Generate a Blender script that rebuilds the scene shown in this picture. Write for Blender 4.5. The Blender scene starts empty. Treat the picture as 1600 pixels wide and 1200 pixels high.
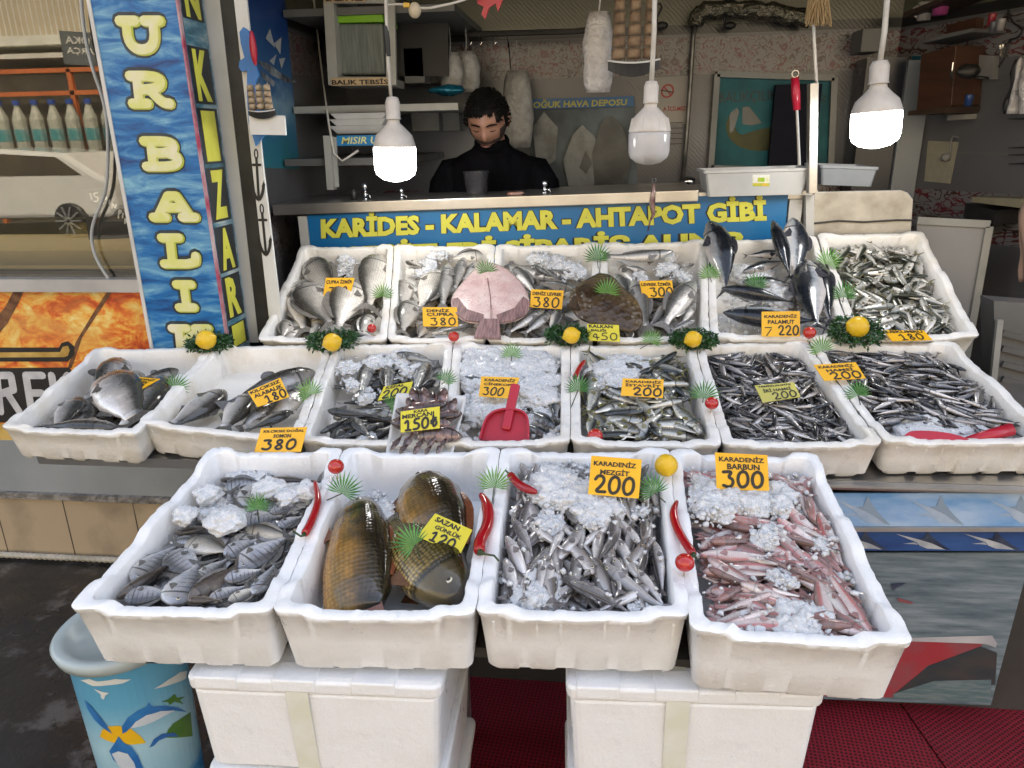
import bpy, bmesh, math, random
from mathutils import Vector, Matrix, noise as mnoise
from mathutils.geometry import tessellate_polygon
R = math.radians
SC = bpy.context.scene
COL = SC.collection
# ------------------------------------------------------------------ camera, sky, sun, exposure
FPX, PITCH, YAW, ROLL, EYE = 1150.0, R(18.7), R(6.6), R(1.1), 1.62
CF = Vector((-math.sin(YAW)*math.cos(PITCH), math.cos(YAW)*math.cos(PITCH), -math.sin(PITCH)))
_r0 = Vector((math.cos(YAW), math.sin(YAW), 0)); _u0 = _r0.cross(CF)
CR = _r0*math.cos(ROLL) - _u0*math.sin(ROLL)
CU = _u0*math.cos(ROLL) + _r0*math.sin(ROLL)
CO = Vector((0, 0, EYE))
cam = bpy.data.objects.new('camera', bpy.data.cameras.new('camera')); COL.objects.link(cam)
cam.data.sensor_width = 36; cam.data.lens = FPX/1600*36
cam.data.clip_start = .02; cam.data.clip_end = 500
m = Matrix((CR, CU, -CF)).transposed().to_4x4(); m.translation = CO
cam.matrix_world = m
SC.camera = cam
SUN_EL, SUN_AZ = 52, 20         # the sun stands behind the shop, so the stall is in open shade
W = bpy.data.worlds.new('World'); SC.world = W; W.use_nodes = True
wn = W.node_tree; sky = wn.nodes.new('ShaderNodeTexSky'); sky.sky_type = 'NISHITA'; sky.sun_disc = False
sky.sun_elevation = R(SUN_EL); sky.sun_rotation = R(SUN_AZ); sky.air_density = 1.0; sky.dust_density = 2.5
hs = wn.nodes.new('ShaderNodeHueSaturation'); hs.inputs['Saturation'].default_value = .62      # thin high haze: a paler sky
wn.links.new(sky.outputs[0], hs.inputs['Color']); wn.links.new(hs.outputs[0], wn.nodes['Background'].inputs[0]); wn.nodes['Background'].inputs[1].default_value = .15
sl = bpy.data.lights.new('sun', 'SUN'); sl.energy = 4.0; sl.angle = R(.5); sl.color = (1, .93, .82)
so = bpy.data.objects.new('sun', sl); COL.objects.link(so)
_d = Vector((math.sin(R(SUN_AZ))*math.cos(R(SUN_EL)), math.cos(R(SUN_AZ))*math.cos(R(SUN_EL)), math.sin(R(SUN_EL))))
so.rotation_euler = _d.to_track_quat('Z', 'Y').to_euler(); so.location = (0, 5, 12)
SC.view_settings.view_transform = 'Standard'; SC.view_settings.look = 'None'
SC.view_settings.gamma = 1; SC.view_settings.use_curve_mapping = False
SC.view_settings.exposure = 2.0
SC.render.engine = 'CYCLES'
SC.cycles.max_bounces = 8; SC.cycles.transparent_max_bounces = 12; SC.cycles.caustics_reflective = False
SC.cycles.caustics_refractive = False; SC.cycles.use_denoising = True

# ------------------------------------------------------------------ pixel -> point on a real plane (photo pixels, 1600 x 1200)
def ray(x, y): return CF + CR*((x-800)/FPX) - CU*((y-600)/FPX)
def hit(px, p0, n, h=0.0):
    d = ray(*px); n = Vector(n).normalized(); p0 = Vector(p0) + n*h
    return CO + d*((p0-CO).dot(n)/d.dot(n))
def onY(px, Y): return hit(px, (0, Y, 0), (0, -1, 0))
def onZ(px, z): return hit(px, (0, 0, z), (0, 0, 1))
def onX(px, X): return hit(px, (X, 0, 0), (1, 0, 0))
def depth(p): return (Vector(p)-CO).dot(CF)
def mpp(p): return depth(p)/FPX      # metres per photo pixel at p

# ------------------------------------------------------------------ objects
def tag(o, label=None, cat=None, group=None, kind=None):
    if label: o['label'] = label
    if cat: o['category'] = cat
    if group: o['group'] = group
    if kind: o['kind'] = kind
    return o
def empty(name, loc=(0, 0, 0), label=None, cat=None, group=None):
    o = bpy.data.objects.new(name, None); COL.objects.link(o); o.location = loc; o.empty_display_size = .05
    return tag(o, label, cat, group)
def link(name, me, parent=None):
    o = bpy.data.objects.new(name, me); COL.objects.link(o)
    if parent is not None:
        o.parent = parent
        o.matrix_parent_inverse = wmat(parent).inverted()
    return o
def wmat(o):
    mm = o.matrix_basis.copy()
    return (wmat(o.parent) @ o.matrix_parent_inverse @ mm) if o.parent else mm
def copy_tree(o, parent=None):
    c = o.copy(); COL.objects.link(c)
    if parent is not None: c.parent = parent
    for ch in [k for k in list(o.children)]: copy_tree(ch, c)
    return c

class MB:
    """collects shapes and links them as one mesh object"""
    def __init__(s): s.v = []; s.f = []; s.a = None; s.mi = []; s.cur = 0
    def add(s, vs, fs):
        k = len(s.v); s.v += [tuple(p) for p in vs]; s.f += [tuple(i+k for i in f) for f in fs]; s.mi += [s.cur]*len(fs)
        return s
    def box(s, c, d, rot=None):
        c = Vector(c); x, y, z = (q/2 for q in d)
        vs = [Vector((i*x, j*y, k*z)) for i in (-1, 1) for j in (-1, 1) for k in (-1, 1)]
        if rot is not None: vs = [rot @ p for p in vs]
        return s.add([c+p for p in vs], [(0, 1, 3, 2), (4, 6, 7, 5), (0, 4, 5, 1), (2, 3, 7, 6), (0, 2, 6, 4), (1, 5, 7, 3)])
    def bx(s, x0, x1, y0, y1, z0, z1): return s.box(((x0+x1)/2, (y0+y1)/2, (z0+z1)/2), (x1-x0, y1-y0, z1-z0))
    def bar(s, p, q, w, d=None, up=(0, 0, 1)):
        p, q = Vector(p), Vector(q); z = (q-p).normalized(); x = z.cross(Vector(up))
        if x.length < 1e-4: x = z.cross(Vector((1, 0, 0)))
        x.normalize(); y = z.cross(x); m3 = Matrix((x, y, z)).transposed()
        return s.box((p+q)/2, (w, d or w, (q-p).length), m3)
    def tube(s, pts, r, n=8, caps=True):
        pts = [Vector(p) for p in pts]; rs = r if isinstance(r, (list, tuple)) else [r]*len(pts)
        vs = []; prev = None
        for i, p in enumerate(pts):
            t = (pts[min(i+1, len(pts)-1)]-pts[max(i-1, 0)]).normalized()
            if prev is None:
                x = t.cross(Vector((0, 0, 1)));
                if x.length < .05: x = t.cross(Vector((0, 1, 0)))
            else: x = prev - t*prev.dot(t)
            x.normalize(); prev = x; y = t.cross(x)
            for k in range(n):
                a = 2*math.pi*k/n; vs.append(p+(x*math.cos(a)+y*math.sin(a))*rs[i])
        fs = [(i*n+k, i*n+(k+1) % n, (i+1)*n+(k+1) % n, (i+1)*n+k) for i in range(len(pts)-1) for k in range(n)]
        if caps: fs += [tuple(range(n-1, -1, -1)), tuple((len(pts)-1)*n+k for k in range(n))]
        return s.add(vs, fs)
    def lathe(s, prof, c=(0, 0, 0), n=24, axis=None):
        c = Vector(c); q = axis or Matrix.Identity(3); vs = []
        for r, z in prof:
            for k in range(n):
                a = 2*math.pi*k/n; vs.append(c+q @ Vector((r*math.cos(a), r*math.sin(a), z)))
        fs = [(i*n+k, i*n+(k+1) % n, (i+1)*n+(k+1) % n, (i+1)*n+k) for i in range(len(prof)-1) for k in range(n)]
        fs += [tuple(range(n-1, -1, -1)), tuple((len(prof)-1)*n+k for k in range(n))]
        return s.add(vs, fs)
    def ball(s, c, r, nu=12, nv=8, dis=0, seed=0, mat3=None):
        c = Vector(c); r = Vector(r) if isinstance(r, (tuple, list, Vector)) else Vector((r, r, r)); vs = []
        for j in range(nv+1):
            th = math.pi*j/nv
            for k in range(nu):
                ph = 2*math.pi*k/nu; d = Vector((math.sin(th)*math.cos(ph), math.sin(th)*math.sin(ph), math.cos(th)))
                kf = 1+dis*mnoise.noise(d*1.7+Vector((seed*3.1, seed*1.7, 0)))
                p = Vector((d.x*r.x, d.y*r.y, d.z*r.z))*kf
                vs.append(c+(mat3 @ p if mat3 else p))
        fs = [(j*nu+k, (j+1)*nu+k, (j+1)*nu+(k+1) % nu, j*nu+(k+1) % nu) for j in range(nv) for k in range(nu)]
        return s.add(vs, fs)
    def poly(s, pts, flip=False):
        pts = [Vector(p) for p in pts]
        tr = tessellate_polygon([pts])
        return s.add(pts, [t[::-1] if flip else t for t in tr])
    def slab(s, pts, n, t):
        """outline pts pushed back by t along -n: a plate with thickness"""
        pts = [Vector(p) for p in pts]; n = Vector(n).normalized(); k = len(pts)
        back = [p-n*t for p in pts]; tr = tessellate_polygon([pts])
        def nrm(a, b, c): return (pts[b]-pts[a]).cross(pts[c]-pts[a]).dot(n) > 0
        f = [tuple(q) if nrm(*q) else tuple(q[::-1]) for q in tr]
        fb = [tuple(i+k for i in q[::-1]) for q in f]
        side = [(i, (i+1) % k, (i+1) % k+k, i+k) for i in range(k)]
        return s.add(pts+back, f+fb+side)
    def build(s, name, mat, parent=None, smooth=False, bevel=0, attr=None):
        me = bpy.data.meshes.new(name); me.from_pydata(s.v, [], s.f)
        for mm in (mat if isinstance(mat, (list, tuple)) else [mat]): me.materials.append(mm)
        if isinstance(mat, (list, tuple)): me.polygons.foreach_set('material_index', s.mi)
        bm = bmesh.new(); bm.from_mesh(me); bmesh.ops.recalc_face_normals(bm, faces=bm.faces); bm.to_mesh(me); bm.free()
        if smooth == 'sharp':
            me.polygons.foreach_set('use_smooth', [True]*len(me.polygons)); me.set_sharp_from_angle(angle=R(50))
        elif smooth: me.polygons.foreach_set('use_smooth', [True]*len(me.polygons))
        me.update()
        o = link(name, me, parent)
        if bevel:
            b = o.modifiers.new('bevel', 'BEVEL'); b.width = bevel; b.segments = 2; b.limit_method = 'ANGLE'; b.angle_limit = R(40)
        return o

# ------------------------------------------------------------------ materials
class NT:
    def __init__(s, name):
        s.m = bpy.data.materials.new(name); s.m.use_nodes = True; s.t = s.m.node_tree; s.b = s.t.nodes['Principled BSDF']
        s.out = s.t.nodes['Material Output']
    def n(s, typ, **k):
        x = s.t.nodes.new('ShaderNode'+typ)
        for a, v in k.items(): setattr(x, a, v)
        return x
    def l(s, a, b): s.t.links.new(a, b)
    def set(s, node, key, v):
        if hasattr(v, 'links') or isinstance(v, bpy.types.NodeSocket): s.l(v, node.inputs[key])
        else: node.inputs[key].default_value = v
    def coord(s, kind='Object', scale=(1, 1, 1), rot=(0, 0, 0), loc=(0, 0, 0)):
        c = s.n('TexCoord'); mp = s.n('Mapping'); s.l(c.outputs[kind], mp.inputs[0])
        mp.inputs['Scale'].default_value = scale; mp.inputs['Rotation'].default_value = rot; mp.inputs['Location'].default_value = loc
        return mp.outputs[0]
    def noise(s, vec, scale, detail=4, rough=.55, dist=0):
        x = s.n('TexNoise'); s.l(vec, x.inputs['Vector']); x.inputs['Scale'].default_value = scale
        x.inputs['Detail'].default_value = detail; x.inputs['Roughness'].default_value = rough; x.inputs['Distortion'].default_value = dist
        return x.outputs[0]
    def vor(s, vec, scale, feature='F1', out='Distance', rnd=1):
        x = s.n('TexVoronoi', feature=feature); s.l(vec, x.inputs['Vector']); x.inputs['Scale'].default_value = scale
        x.inputs['Randomness'].default_value = rnd
        return x.outputs[out]
    def ramp(s, fac, stops, interp='LINEAR'):
        x = s.n('ValToRGB'); x.color_ramp.interpolation = interp; s.l(fac, x.inputs[0]); e = x.color_ramp.elements
        while len(e) < len(stops): e.new(.5)
        for q, (p, c) in zip(e, stops):
            q.position = p; q.color = (*c, 1) if isinstance(c, (tuple, list)) and len(c) == 3 else ((c, c, c, 1) if isinstance(c, (int, float)) else c)
        return x.outputs[0]
    def mix(s, fac, a, b, mode='MIX'):
        x = s.n('Mix', data_type='RGBA', blend_type=mode)
        for k, v in ((0, fac), (6, a), (7, b)):
            if isinstance(v, bpy.types.NodeSocket): s.l(v, x.inputs[k])
            elif k == 0: x.inputs[0].default_value = v
            else: x.inputs[k].default_value = (*v, 1) if len(v) == 3 else v
        return x.outputs[2]
    def math(s, op, a, b=0.0, c=0.0):
        x = s.n('Math', operation=op)
        for i, v in enumerate((a, b, c)):
            if isinstance(v, bpy.types.NodeSocket): s.l(v, x.inputs[i])
            else: x.inputs[i].default_value = v
        return x.outputs[0]
    def sep(s, v, typ='XYZ'):
        x = s.n('SeparateXYZ' if typ == 'XYZ' else 'SeparateColor'); s.l(v, x.inputs[0]); return x.outputs
    def bump(s, h, strength=.3, dist=.01, prev=None):
        x = s.n('Bump'); s.l(h, x.inputs['Height']); x.inputs['Strength'].default_value = strength; x.inputs['Distance'].default_value = dist
        if prev is not None: s.l(prev, x.inputs['Normal'])
        s.l(x.outputs[0], s.b.inputs['Normal']); return x.outputs[0]
    def p(s, **k):
        names = dict(col='Base Color', rough='Roughness', metal='Metallic', spec='Specular IOR Level', trans='Transmission Weight',
                     sss='Subsurface Weight', ior='IOR', coat='Coat Weight', alpha='Alpha', emit='Emission Color', estr='Emission Strength', sheen='Sheen Weight', coatr='Coat Roughness')
        for a, v in k.items():
            i = s.b.inputs[names[a]]
            if isinstance(v, bpy.types.NodeSocket): s.l(v, i)
            elif a in ('col', 'emit'): i.default_value = (*v, 1)
            else: i.default_value = v
        return s

def mat(name, col, rough=.5, col2=None, nscale=6, lo=.4, hi=.65, bump=0, bscale=60, bdist=.004, scale=(1, 1, 1), **k):
    t = NT(name); v = t.coord('Object', scale)
    t.p(col=col, rough=rough, **k)
    if col2 is not None: t.p(col=t.mix(t.ramp(t.noise(v, nscale, 6), [(lo, 0), (hi, 1)]), col, col2))
    if bump: t.bump(t.noise(v, bscale, 4), bump, bdist)
    return t.m

# ------------------------------------------------------------------ writing
FONT = None
_tcache = {}
def text_shape(s, bold=.02):
    """triangles of printed capitals scaled to the unit square"""
    key = (s, bold)
    if key in _tcache: return _tcache[key]
    cu = bpy.data.curves.new('txt', 'FONT'); cu.body = s; cu.size = 1; cu.offset = bold; cu.resolution_u = 2
    o = bpy.data.objects.new('txt', cu); COL.objects.link(o)
    dg = bpy.context.evaluated_depsgraph_get()
    me = bpy.data.meshes.new_from_object(o.evaluated_get(dg))
    vs = [Vector(p.co[:2]) for p in me.vertices]; fs = [tuple(p.vertices) for p in me.polygons]
    bpy.data.objects.remove(o); bpy.data.curves.remove(cu); bpy.data.meshes.remove(me)
    x0 = min(p.x for p in vs); x1 = max(p.x for p in vs); y0 = min(p.y for p in vs); y1 = max(p.y for p in vs)
    vs = [((p.x-x0)/(x1-x0), (p.y-y0)/(y1-y0)) for p in vs]
    _tcache[key] = (vs, fs); return vs, fs
HAND = {
 '0': [[(.55, .98), (.2, .85), (.05, .45), (.2, .08), (.5, .02), (.85, .2), (.95, .6), (.8, .92), (.5, .97)]],
 '1': [[(.1, .7), (.55, .98), (.5, .02)], [(.2, .02), (.85, .03)]],
 '2': [[(.08, .75), (.3, .97), (.7, .95), (.85, .7), (.6, .4), (.08, .05), (.95, .08)]],
 '3': [[(.08, .9), (.85, .95), (.45, .6), (.85, .5), (.85, .18), (.5, .0), (.05, .12)]],
 '4': [[(.7, .02), (.65, .98), (.05, .35), (.95, .33)]],
 '5': [[(.85, .97), (.25, .95), (.18, .55), (.6, .6), (.9, .35), (.7, .06), (.08, .05)]],
 '8': [[(.5, .5), (.15, .75), (.45, .98), (.8, .8), (.5, .5), (.1, .22), (.45, .0), (.9, .22), (.5, .5)]],
 '₺': [[(.45, 1), (.4, .05), (.8, .2), (.9, .45)], [(.15, .6), (.8, .85)], [(.15, .4), (.8, .65)]],
 '/': [[(.1, .0), (.9, 1)]], '-': [[(.1, .5), (.9, .5)]],
}
def hand_strokes(s):
    out = []; n = len(s)
    for i, ch in enumerate(s):
        for st in HAND[ch]: out.append([((i+.08+.84*x)/n, y) for x, y in st])
    return out
def smooth_line(pts, it=2):
    for _ in range(it):
        q = [pts[0]]
        for a, b in zip(pts[:-1], pts[1:]):
            q += [tuple(a[i]*.75+b[i]*.25 for i in range(len(a))), tuple(a[i]*.25+b[i]*.75 for i in range(len(a)))]
        pts = q+[pts[-1]]
    return pts
class Sheet:
    """a flat quad in space; u runs along its lower edge, v up; h lifts off the face"""
    def __init__(s, bl, br, tr, tl):
        s.c = [Vector(p) for p in (bl, br, tr, tl)]; s.n = (s.c[1]-s.c[0]).cross(s.c[3]-s.c[0]).normalized()
        s.w = ((s.c[1]-s.c[0]).length+(s.c[2]-s.c[3]).length)/2; s.h = ((s.c[3]-s.c[0]).length+(s.c[2]-s.c[1]).length)/2
    def at(s, u, v, h=0.0): return (s.c[0]*(1-u)+s.c[1]*u)*(1-v)+(s.c[3]*(1-u)+s.c[2]*u)*v+s.n*h
    def text(s, mb, t, u0, u1, v0, v1, h=.0008, bold=.02, slant=0, rise=0):
        vs, fs = text_shape(t, bold)
        return mb.add([s.at(u0+(u1-u0)*x+slant*y*(v1-v0)*s.h/s.w, v0+(v1-v0)*y+rise*x, h) for x, y in vs], fs)
    def stroke(s, mb, pts, w, h=.0008, smooth=2, closed=False):
        """pen line through (u,v) points, w metres wide; every piece a hair above the last"""
        pts = smooth_line(pts, smooth) if smooth else pts
        P = [s.at(u, v) for u, v in pts]; key = round(h, 5); s.ek = getattr(s, 'ek', {}); e = s.ek.get(key, 0.0)
        for a, b in zip(P[:-1], P[1:]):
            d = b-a
            if d.length < 1e-6: continue
            x = s.n.cross(d.normalized())*w/2; hh = s.n*(h+e); e += .000004
            mb.add([a-x+hh, b-x+hh, b+x+hh, a+x+hh], [(0, 1, 2, 3)])
        ax = (s.c[1]-s.c[0]).normalized(); ay = s.n.cross(ax)
        for q in P:
            hh = s.n*(h+e); e += .000004
            mb.add([q+hh+(ax*math.cos(k*math.pi/4)+ay*math.sin(k*math.pi/4))*w/2 for k in range(8)], [tuple(range(8))])
        s.ek[key] = e
        return mb
    def hand(s, mb, t, u0, u1, v0, v1, w=.004, h=.0008):
        for st in hand_strokes(t): s.stroke(mb, [(u0+(u1-u0)*x, v0+(v1-v0)*y) for x, y in st], w, h)
        return mb
    def plate(s, mb, t=.002): return mb.slab([s.at(0, 0), s.at(1, 0), s.at(1, 1), s.at(0, 1)], s.n, t)
    def uv(s, p):
        """(u,v) of a world point on the sheet (affine)"""
        ex, ey = s.c[1]-s.c[0], s.c[3]-s.c[0]; d = Vector(p)-s.c[0]
        a, b, c_ = ex.dot(ex), ex.dot(ey), ey.dot(ey); q = a*c_-b*b; dx, dy = d.dot(ex), d.dot(ey)
        return ((dx*c_-dy*b)/q, (dy*a-dx*b)/q)
    def px(s, x, y): return s.uv(hit((x, y), s.c[0], s.n))
    def shape(s, mb, pts, h=.001): return mb.poly([s.at(u, v, h) for u, v in pts])
    def shape_px(s, mb, pts, h=.001): return mb.poly([hit(p, s.c[0], s.n, h) for p in pts])
def sheet_px(corners, p0, n):
    """bl, br, tr, tl photo pixels on the plane p0,n"""
    return Sheet(*[hit(p, p0, n) for p in corners])
# ================================================================== setting materials
def m_wall_tile():
    t = NT('wave_tile'); v = t.coord('Object'); o = t.sep(v); z = o[2]
    xy = t.math('ADD', o[0], o[1])
    cmb = t.n('CombineXYZ'); t.l(xy, cmb.inputs[0]); t.l(z, cmb.inputs[1])
    # grout
    br = t.n('TexBrick'); t.l(cmb.outputs[0], br.inputs[0]); br.offset = 0; br.inputs['Scale'].default_value = 1
    br.inputs['Brick Width'].default_value = .6; br.inputs['Row Height'].default_value = .3; br.inputs['Mortar Size'].default_value = .003
    br.inputs['Color1'].default_value = (1, 1, 1, 1); br.inputs['Color2'].default_value = (1, 1, 1, 1); br.inputs['Mortar'].default_value = (0, 0, 0, 1)
    # floral bands
    sc = t.n('VectorMath', operation='SCALE'); t.l(cmb.outputs[0], sc.inputs[0]); sc.inputs['Scale'].default_value = 1
    d1 = t.vor(sc.outputs[0], 13, rnd=.8); nz = t.noise(sc.outputs[0], 20, 1, .4, 2.0)
    petals = t.ramp(d1, [(.0, .25), (.08, .9), (.11, .05), (.22, .1), (.24, .8), (.30, 1)], 'CONSTANT')
    vines = t.ramp(nz, [(.46, 1), (.48, .0), (.54, 0), (.56, 1)])
    pat = t.math('MINIMUM', petals, vines)
    hue = t.ramp(t.vor(sc.outputs[0], 13, out='Color', rnd=.8), [(.3, (.11, .012, .018)), (.6, (.05, .02, .014)), (.9, (.025, .014, .012))])
    flo = t.mix(pat, hue, (.17, .165, .165))
    def band(a, b): return t.math('MULTIPLY', t.math('GREATER_THAN', z, a), t.math('LESS_THAN', z, b))
    bands = t.math('ADD', band(1.10, 1.325), band(1.905, 2.085))
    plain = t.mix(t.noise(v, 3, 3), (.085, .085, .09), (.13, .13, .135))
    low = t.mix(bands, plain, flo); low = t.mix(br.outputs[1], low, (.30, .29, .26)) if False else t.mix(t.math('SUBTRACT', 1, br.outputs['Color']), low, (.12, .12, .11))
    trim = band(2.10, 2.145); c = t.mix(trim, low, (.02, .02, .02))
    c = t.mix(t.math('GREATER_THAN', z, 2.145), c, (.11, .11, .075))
    t.p(col=c, rough=.28)
    w = t.n('TexWave', wave_type='BANDS', bands_direction='DIAGONAL'); t.l(cmb.outputs[0], w.inputs[0]); w.inputs['Scale'].default_value = 26
    w.inputs['Distortion'].default_value = 3; w.inputs['Detail'].default_value = 1; w.inputs['Detail Scale'].default_value = 1.2
    t.bump(w.outputs[1], .10, .003)
    return t.m
def m_pavement():
    t = NT('wet_pavement'); v = t.coord('Object')
    wet = t.ramp(t.noise(v, 1.3, 5, .6), [(.42, 0), (.6, 1)])
    slab = t.n('TexBrick'); t.l(t.coord('Object', rot=(0, 0, .5)), slab.inputs[0]); slab.inputs['Scale'].default_value = 1; slab.offset = .35
    slab.inputs['Brick Width'].default_value = .62; slab.inputs['Row Height'].default_value = .45; slab.inputs['Mortar Size'].default_value = .006
    slab.inputs['Color1'].default_value = (.014, .013, .012, 1); slab.inputs['Color2'].default_value = (.022, .020, .018, 1); slab.inputs['Mortar'].default_value = (.008, .008, .008, 1)
    dry = t.ramp(t.noise(v, 4.2, 6, .7), [(.54, 0), (.62, 1)])
    c = t.mix(dry, slab.outputs[0], (.085, .08, .075)); t.p(col=c, rough=t.ramp(wet, [(0, .12), (1, .55)]), spec=.5)
    t.bump(t.noise(v, 45, 5), .25, .006); return t.m
M = {}
M['tile'] = m_wall_tile(); M['pavement'] = m_pavement()
M['asphalt'] = mat('asphalt', (.05, .05, .05), .85, (.075, .07, .065), 3, bump=.4, bscale=120)
M['facade'] = mat('facade_plaster', (.42, .38, .30), .9, (.50, .45, .36), 2, bump=.15, bscale=40)
M['far_facade'] = mat('far_facade', (.44, .37, .26), .9, (.50, .42, .3), 1.5, bump=.1)
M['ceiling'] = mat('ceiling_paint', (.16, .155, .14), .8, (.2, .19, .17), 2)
M['alu'] = mat('brushed_aluminium', (.50, .50, .50), .42, (.40, .40, .40), 5, metal=.75)
M['alu_paint'] = mat('grey_painted_aluminium', (.50, .49, .46), .45, (.42, .41, .38), 4)
M['steel'] = mat('worn_steel', (.58, .56, .53), .3, (.45, .43, .40), 5, metal=.9, bump=.05, bscale=30)
M['black'] = mat('black_rubber', (.012, .012, .012), .5, (.03, .03, .03), 8)
M['whitepaint'] = mat('white_paint', (.72, .72, .70), .4, (.6, .59, .56), 5)
M['gray_tile'] = mat('grey_tile', (.30, .32, .33), .35, (.25, .27, .28), 3)
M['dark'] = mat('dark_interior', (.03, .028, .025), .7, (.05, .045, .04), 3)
M['ink'] = mat('black_ink', (.012, .011, .010), .5, (.02, .018, .016), 40)
M['yellow_ink'] = mat('yellow_print', (.62, .60, .07), .45, (.55, .52, .06), 12)
def m_beige():
    t = NT('beige_base_tile'); v = t.coord('Object'); o = t.sep(v); cmb = t.n('CombineXYZ'); t.l(o[0], cmb.inputs[0]); t.l(o[2], cmb.inputs[1])
    b = t.n('TexBrick'); t.l(cmb.outputs[0], b.inputs[0]); b.offset = 0; b.inputs['Scale'].default_value = 1
    b.inputs['Brick Width'].default_value = .3; b.inputs['Row Height'].default_value = 1.5; b.inputs['Mortar Size'].default_value = .003
    b.inputs['Color1'].default_value = (.42, .33, .22, 1); b.inputs['Color2'].default_value = (.46, .37, .25, 1); b.inputs['Mortar'].default_value = (.05, .04, .03, 1)
    d = t.mix(t.ramp(t.noise(v, 5, 5), [(.5, 0), (.75, 1)]), b.outputs[0], (.25, .2, .14)); t.p(col=d, rough=.4); return t.m
M['beige'] = m_beige()
def m_glass():
    t = NT('shop_window_glass'); g = t.n('BsdfGlossy'); g.inputs['Roughness'].default_value = .0; g.inputs['Color'].default_value = (1, .93, .78, 1)
    tr = t.n('BsdfTransparent'); tr.inputs['Color'].default_value = (.85, .84, .78, 1); mx = t.n('MixShader'); mx.inputs[0].default_value = .115
    t.l(tr.outputs[0], mx.inputs[1]); t.l(g.outputs[0], mx.inputs[2]); t.l(mx.outputs[0], t.out.inputs[0]); return t.m
M['glass'] = m_glass()

# ================================================================== ground
g = MB(); g.add([(-45, -45, -.12), (45, -45, -.12), (45, 45, -.12), (-45, 45, -.12)], [(0, 1, 2, 3)]); tag(g.build('road', M['asphalt']), kind='structure')
g = MB(); g.bx(-14, 14, -2.6, 2.9, -.3, 0); tag(g.build('pavement', M['pavement']), kind='structure')
def m_redmat(rot):
    t = NT('red_mesh_mat'); v = t.coord('Object', (1, 1, 1), (0, 0, rot)); o = t.sep(v)
    def saw(q): return t.math('ABSOLUTE', t.math('SUBTRACT', t.math('FRACT', t.math('MULTIPLY', q, 85)), .5))
    hole = t.math('MULTIPLY', t.math('LESS_THAN', saw(o[0]), .27), t.math('LESS_THAN', saw(o[1]), .27))
    base = t.mix(t.noise(v, 4, 5), (.17, .006, .014), (.26, .010, .022)); t.p(col=t.mix(hole, base, (.02, .001, .002)), rough=.5)
    t.bump(t.math('SUBTRACT', 1, hole), .8, .004); return t.m
pa, pb = onZ((1400, 1092), .006), onZ((1475, 1200), .006); dd = (pa-pb).normalized(); pa2 = pa+dd*.9; pb2 = pb-dd*.8
g = MB(); g.slab([Vector((-.80, pb2.y, .008)), pb2+Vector((0, 0, .002)), pa2+Vector((0, 0, .002)), Vector((-.80, pa2.y, .008))], (0, 0, 1), .006)
tag(g.build('floor_mat', m_redmat(.12)), 'red mesh rubber floor mat under the stacked foam boxes', 'floor mat')
k = onZ((1560, 1010), .006); g = MB()
g.slab([pb2+Vector((.004, 0, .004)), Vector((2.6, pb2.y, .010)), Vector((2.6, k.y-.25, .010)), k+Vector((.02, .05, .004)), k+Vector((-.02, .42, .004)), pa2+Vector((.004, 0, .004))], (0, 0, 1), .008)
tag(g.build('floor_mat', m_redmat(-.62)), 'red mesh rubber floor mat at the right, laid slantwise below the ship panel', 'floor mat')
t = NT('dotted_rubber'); dv = t.vor(t.coord('Object'), 28, rnd=.1); t.p(col=t.mix(t.math('LESS_THAN', dv, .2), (.015, .015, .015), (.5, .48, .44)), rough=.5)
g = MB(); g.slab([k+Vector((.03, .08, 0)), Vector((2.6, k.y-.2, .006)), Vector((2.6, 2.6, .006)), Vector((k.x+.05, 2.6, .006))], (0, 0, 1), .005)
tag(g.build('rubber_floor', t.m), kind='structure')

# ================================================================== fish shop shell (walls, ceiling, facade above)
fs = empty('fish_shop', (0, 2.45, 0), 'fish shop with white wave tiles and red floral tile bands behind the stall', 'shop')
RW = [Vector((1.52, 4.3, 0)), Vector((2.42, 2.5, 0))]
def wall(name, a, b, z0, z1, th, mm, parent=fs):
    a, b = Vector(a), Vector(b); d = (b-a).normalized(); n = Vector((-d.y, d.x, 0)); g = MB()
    p = [a, b, b+n*th, a+n*th]; vs = [Vector((q.x, q.y, z)) for z in (z0, z1) for q in p]
    g.add(vs, [(0, 3, 2, 1), (4, 5, 6, 7), (0, 1, 5, 4), (1, 2, 6, 5), (2, 3, 7, 6), (3, 0, 4, 7)]); return g.build(name, mm, parent)
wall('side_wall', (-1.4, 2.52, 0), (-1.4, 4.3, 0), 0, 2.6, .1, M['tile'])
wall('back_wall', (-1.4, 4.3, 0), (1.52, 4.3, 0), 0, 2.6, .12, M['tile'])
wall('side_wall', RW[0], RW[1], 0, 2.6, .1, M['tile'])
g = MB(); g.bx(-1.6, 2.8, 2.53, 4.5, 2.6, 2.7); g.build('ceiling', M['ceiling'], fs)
g = MB(); g.bx(-1.39, 2.4, 2.91, 4.29, 0, .02); g.build('inner_floor', M['gray_tile'], fs)
g = MB(); g.bx(-7, 7, 2.45, 2.53, 2.48, 9.0); g.bx(-7, 7, 2.53, 6, 8.9, 9.0); g.build('upper_facade', M['facade'], fs)
g = MB(); g.bx(2.42, 7, 2.45, 2.53, 0, 2.48); g.build('side_facade', M['facade'], fs)
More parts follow.
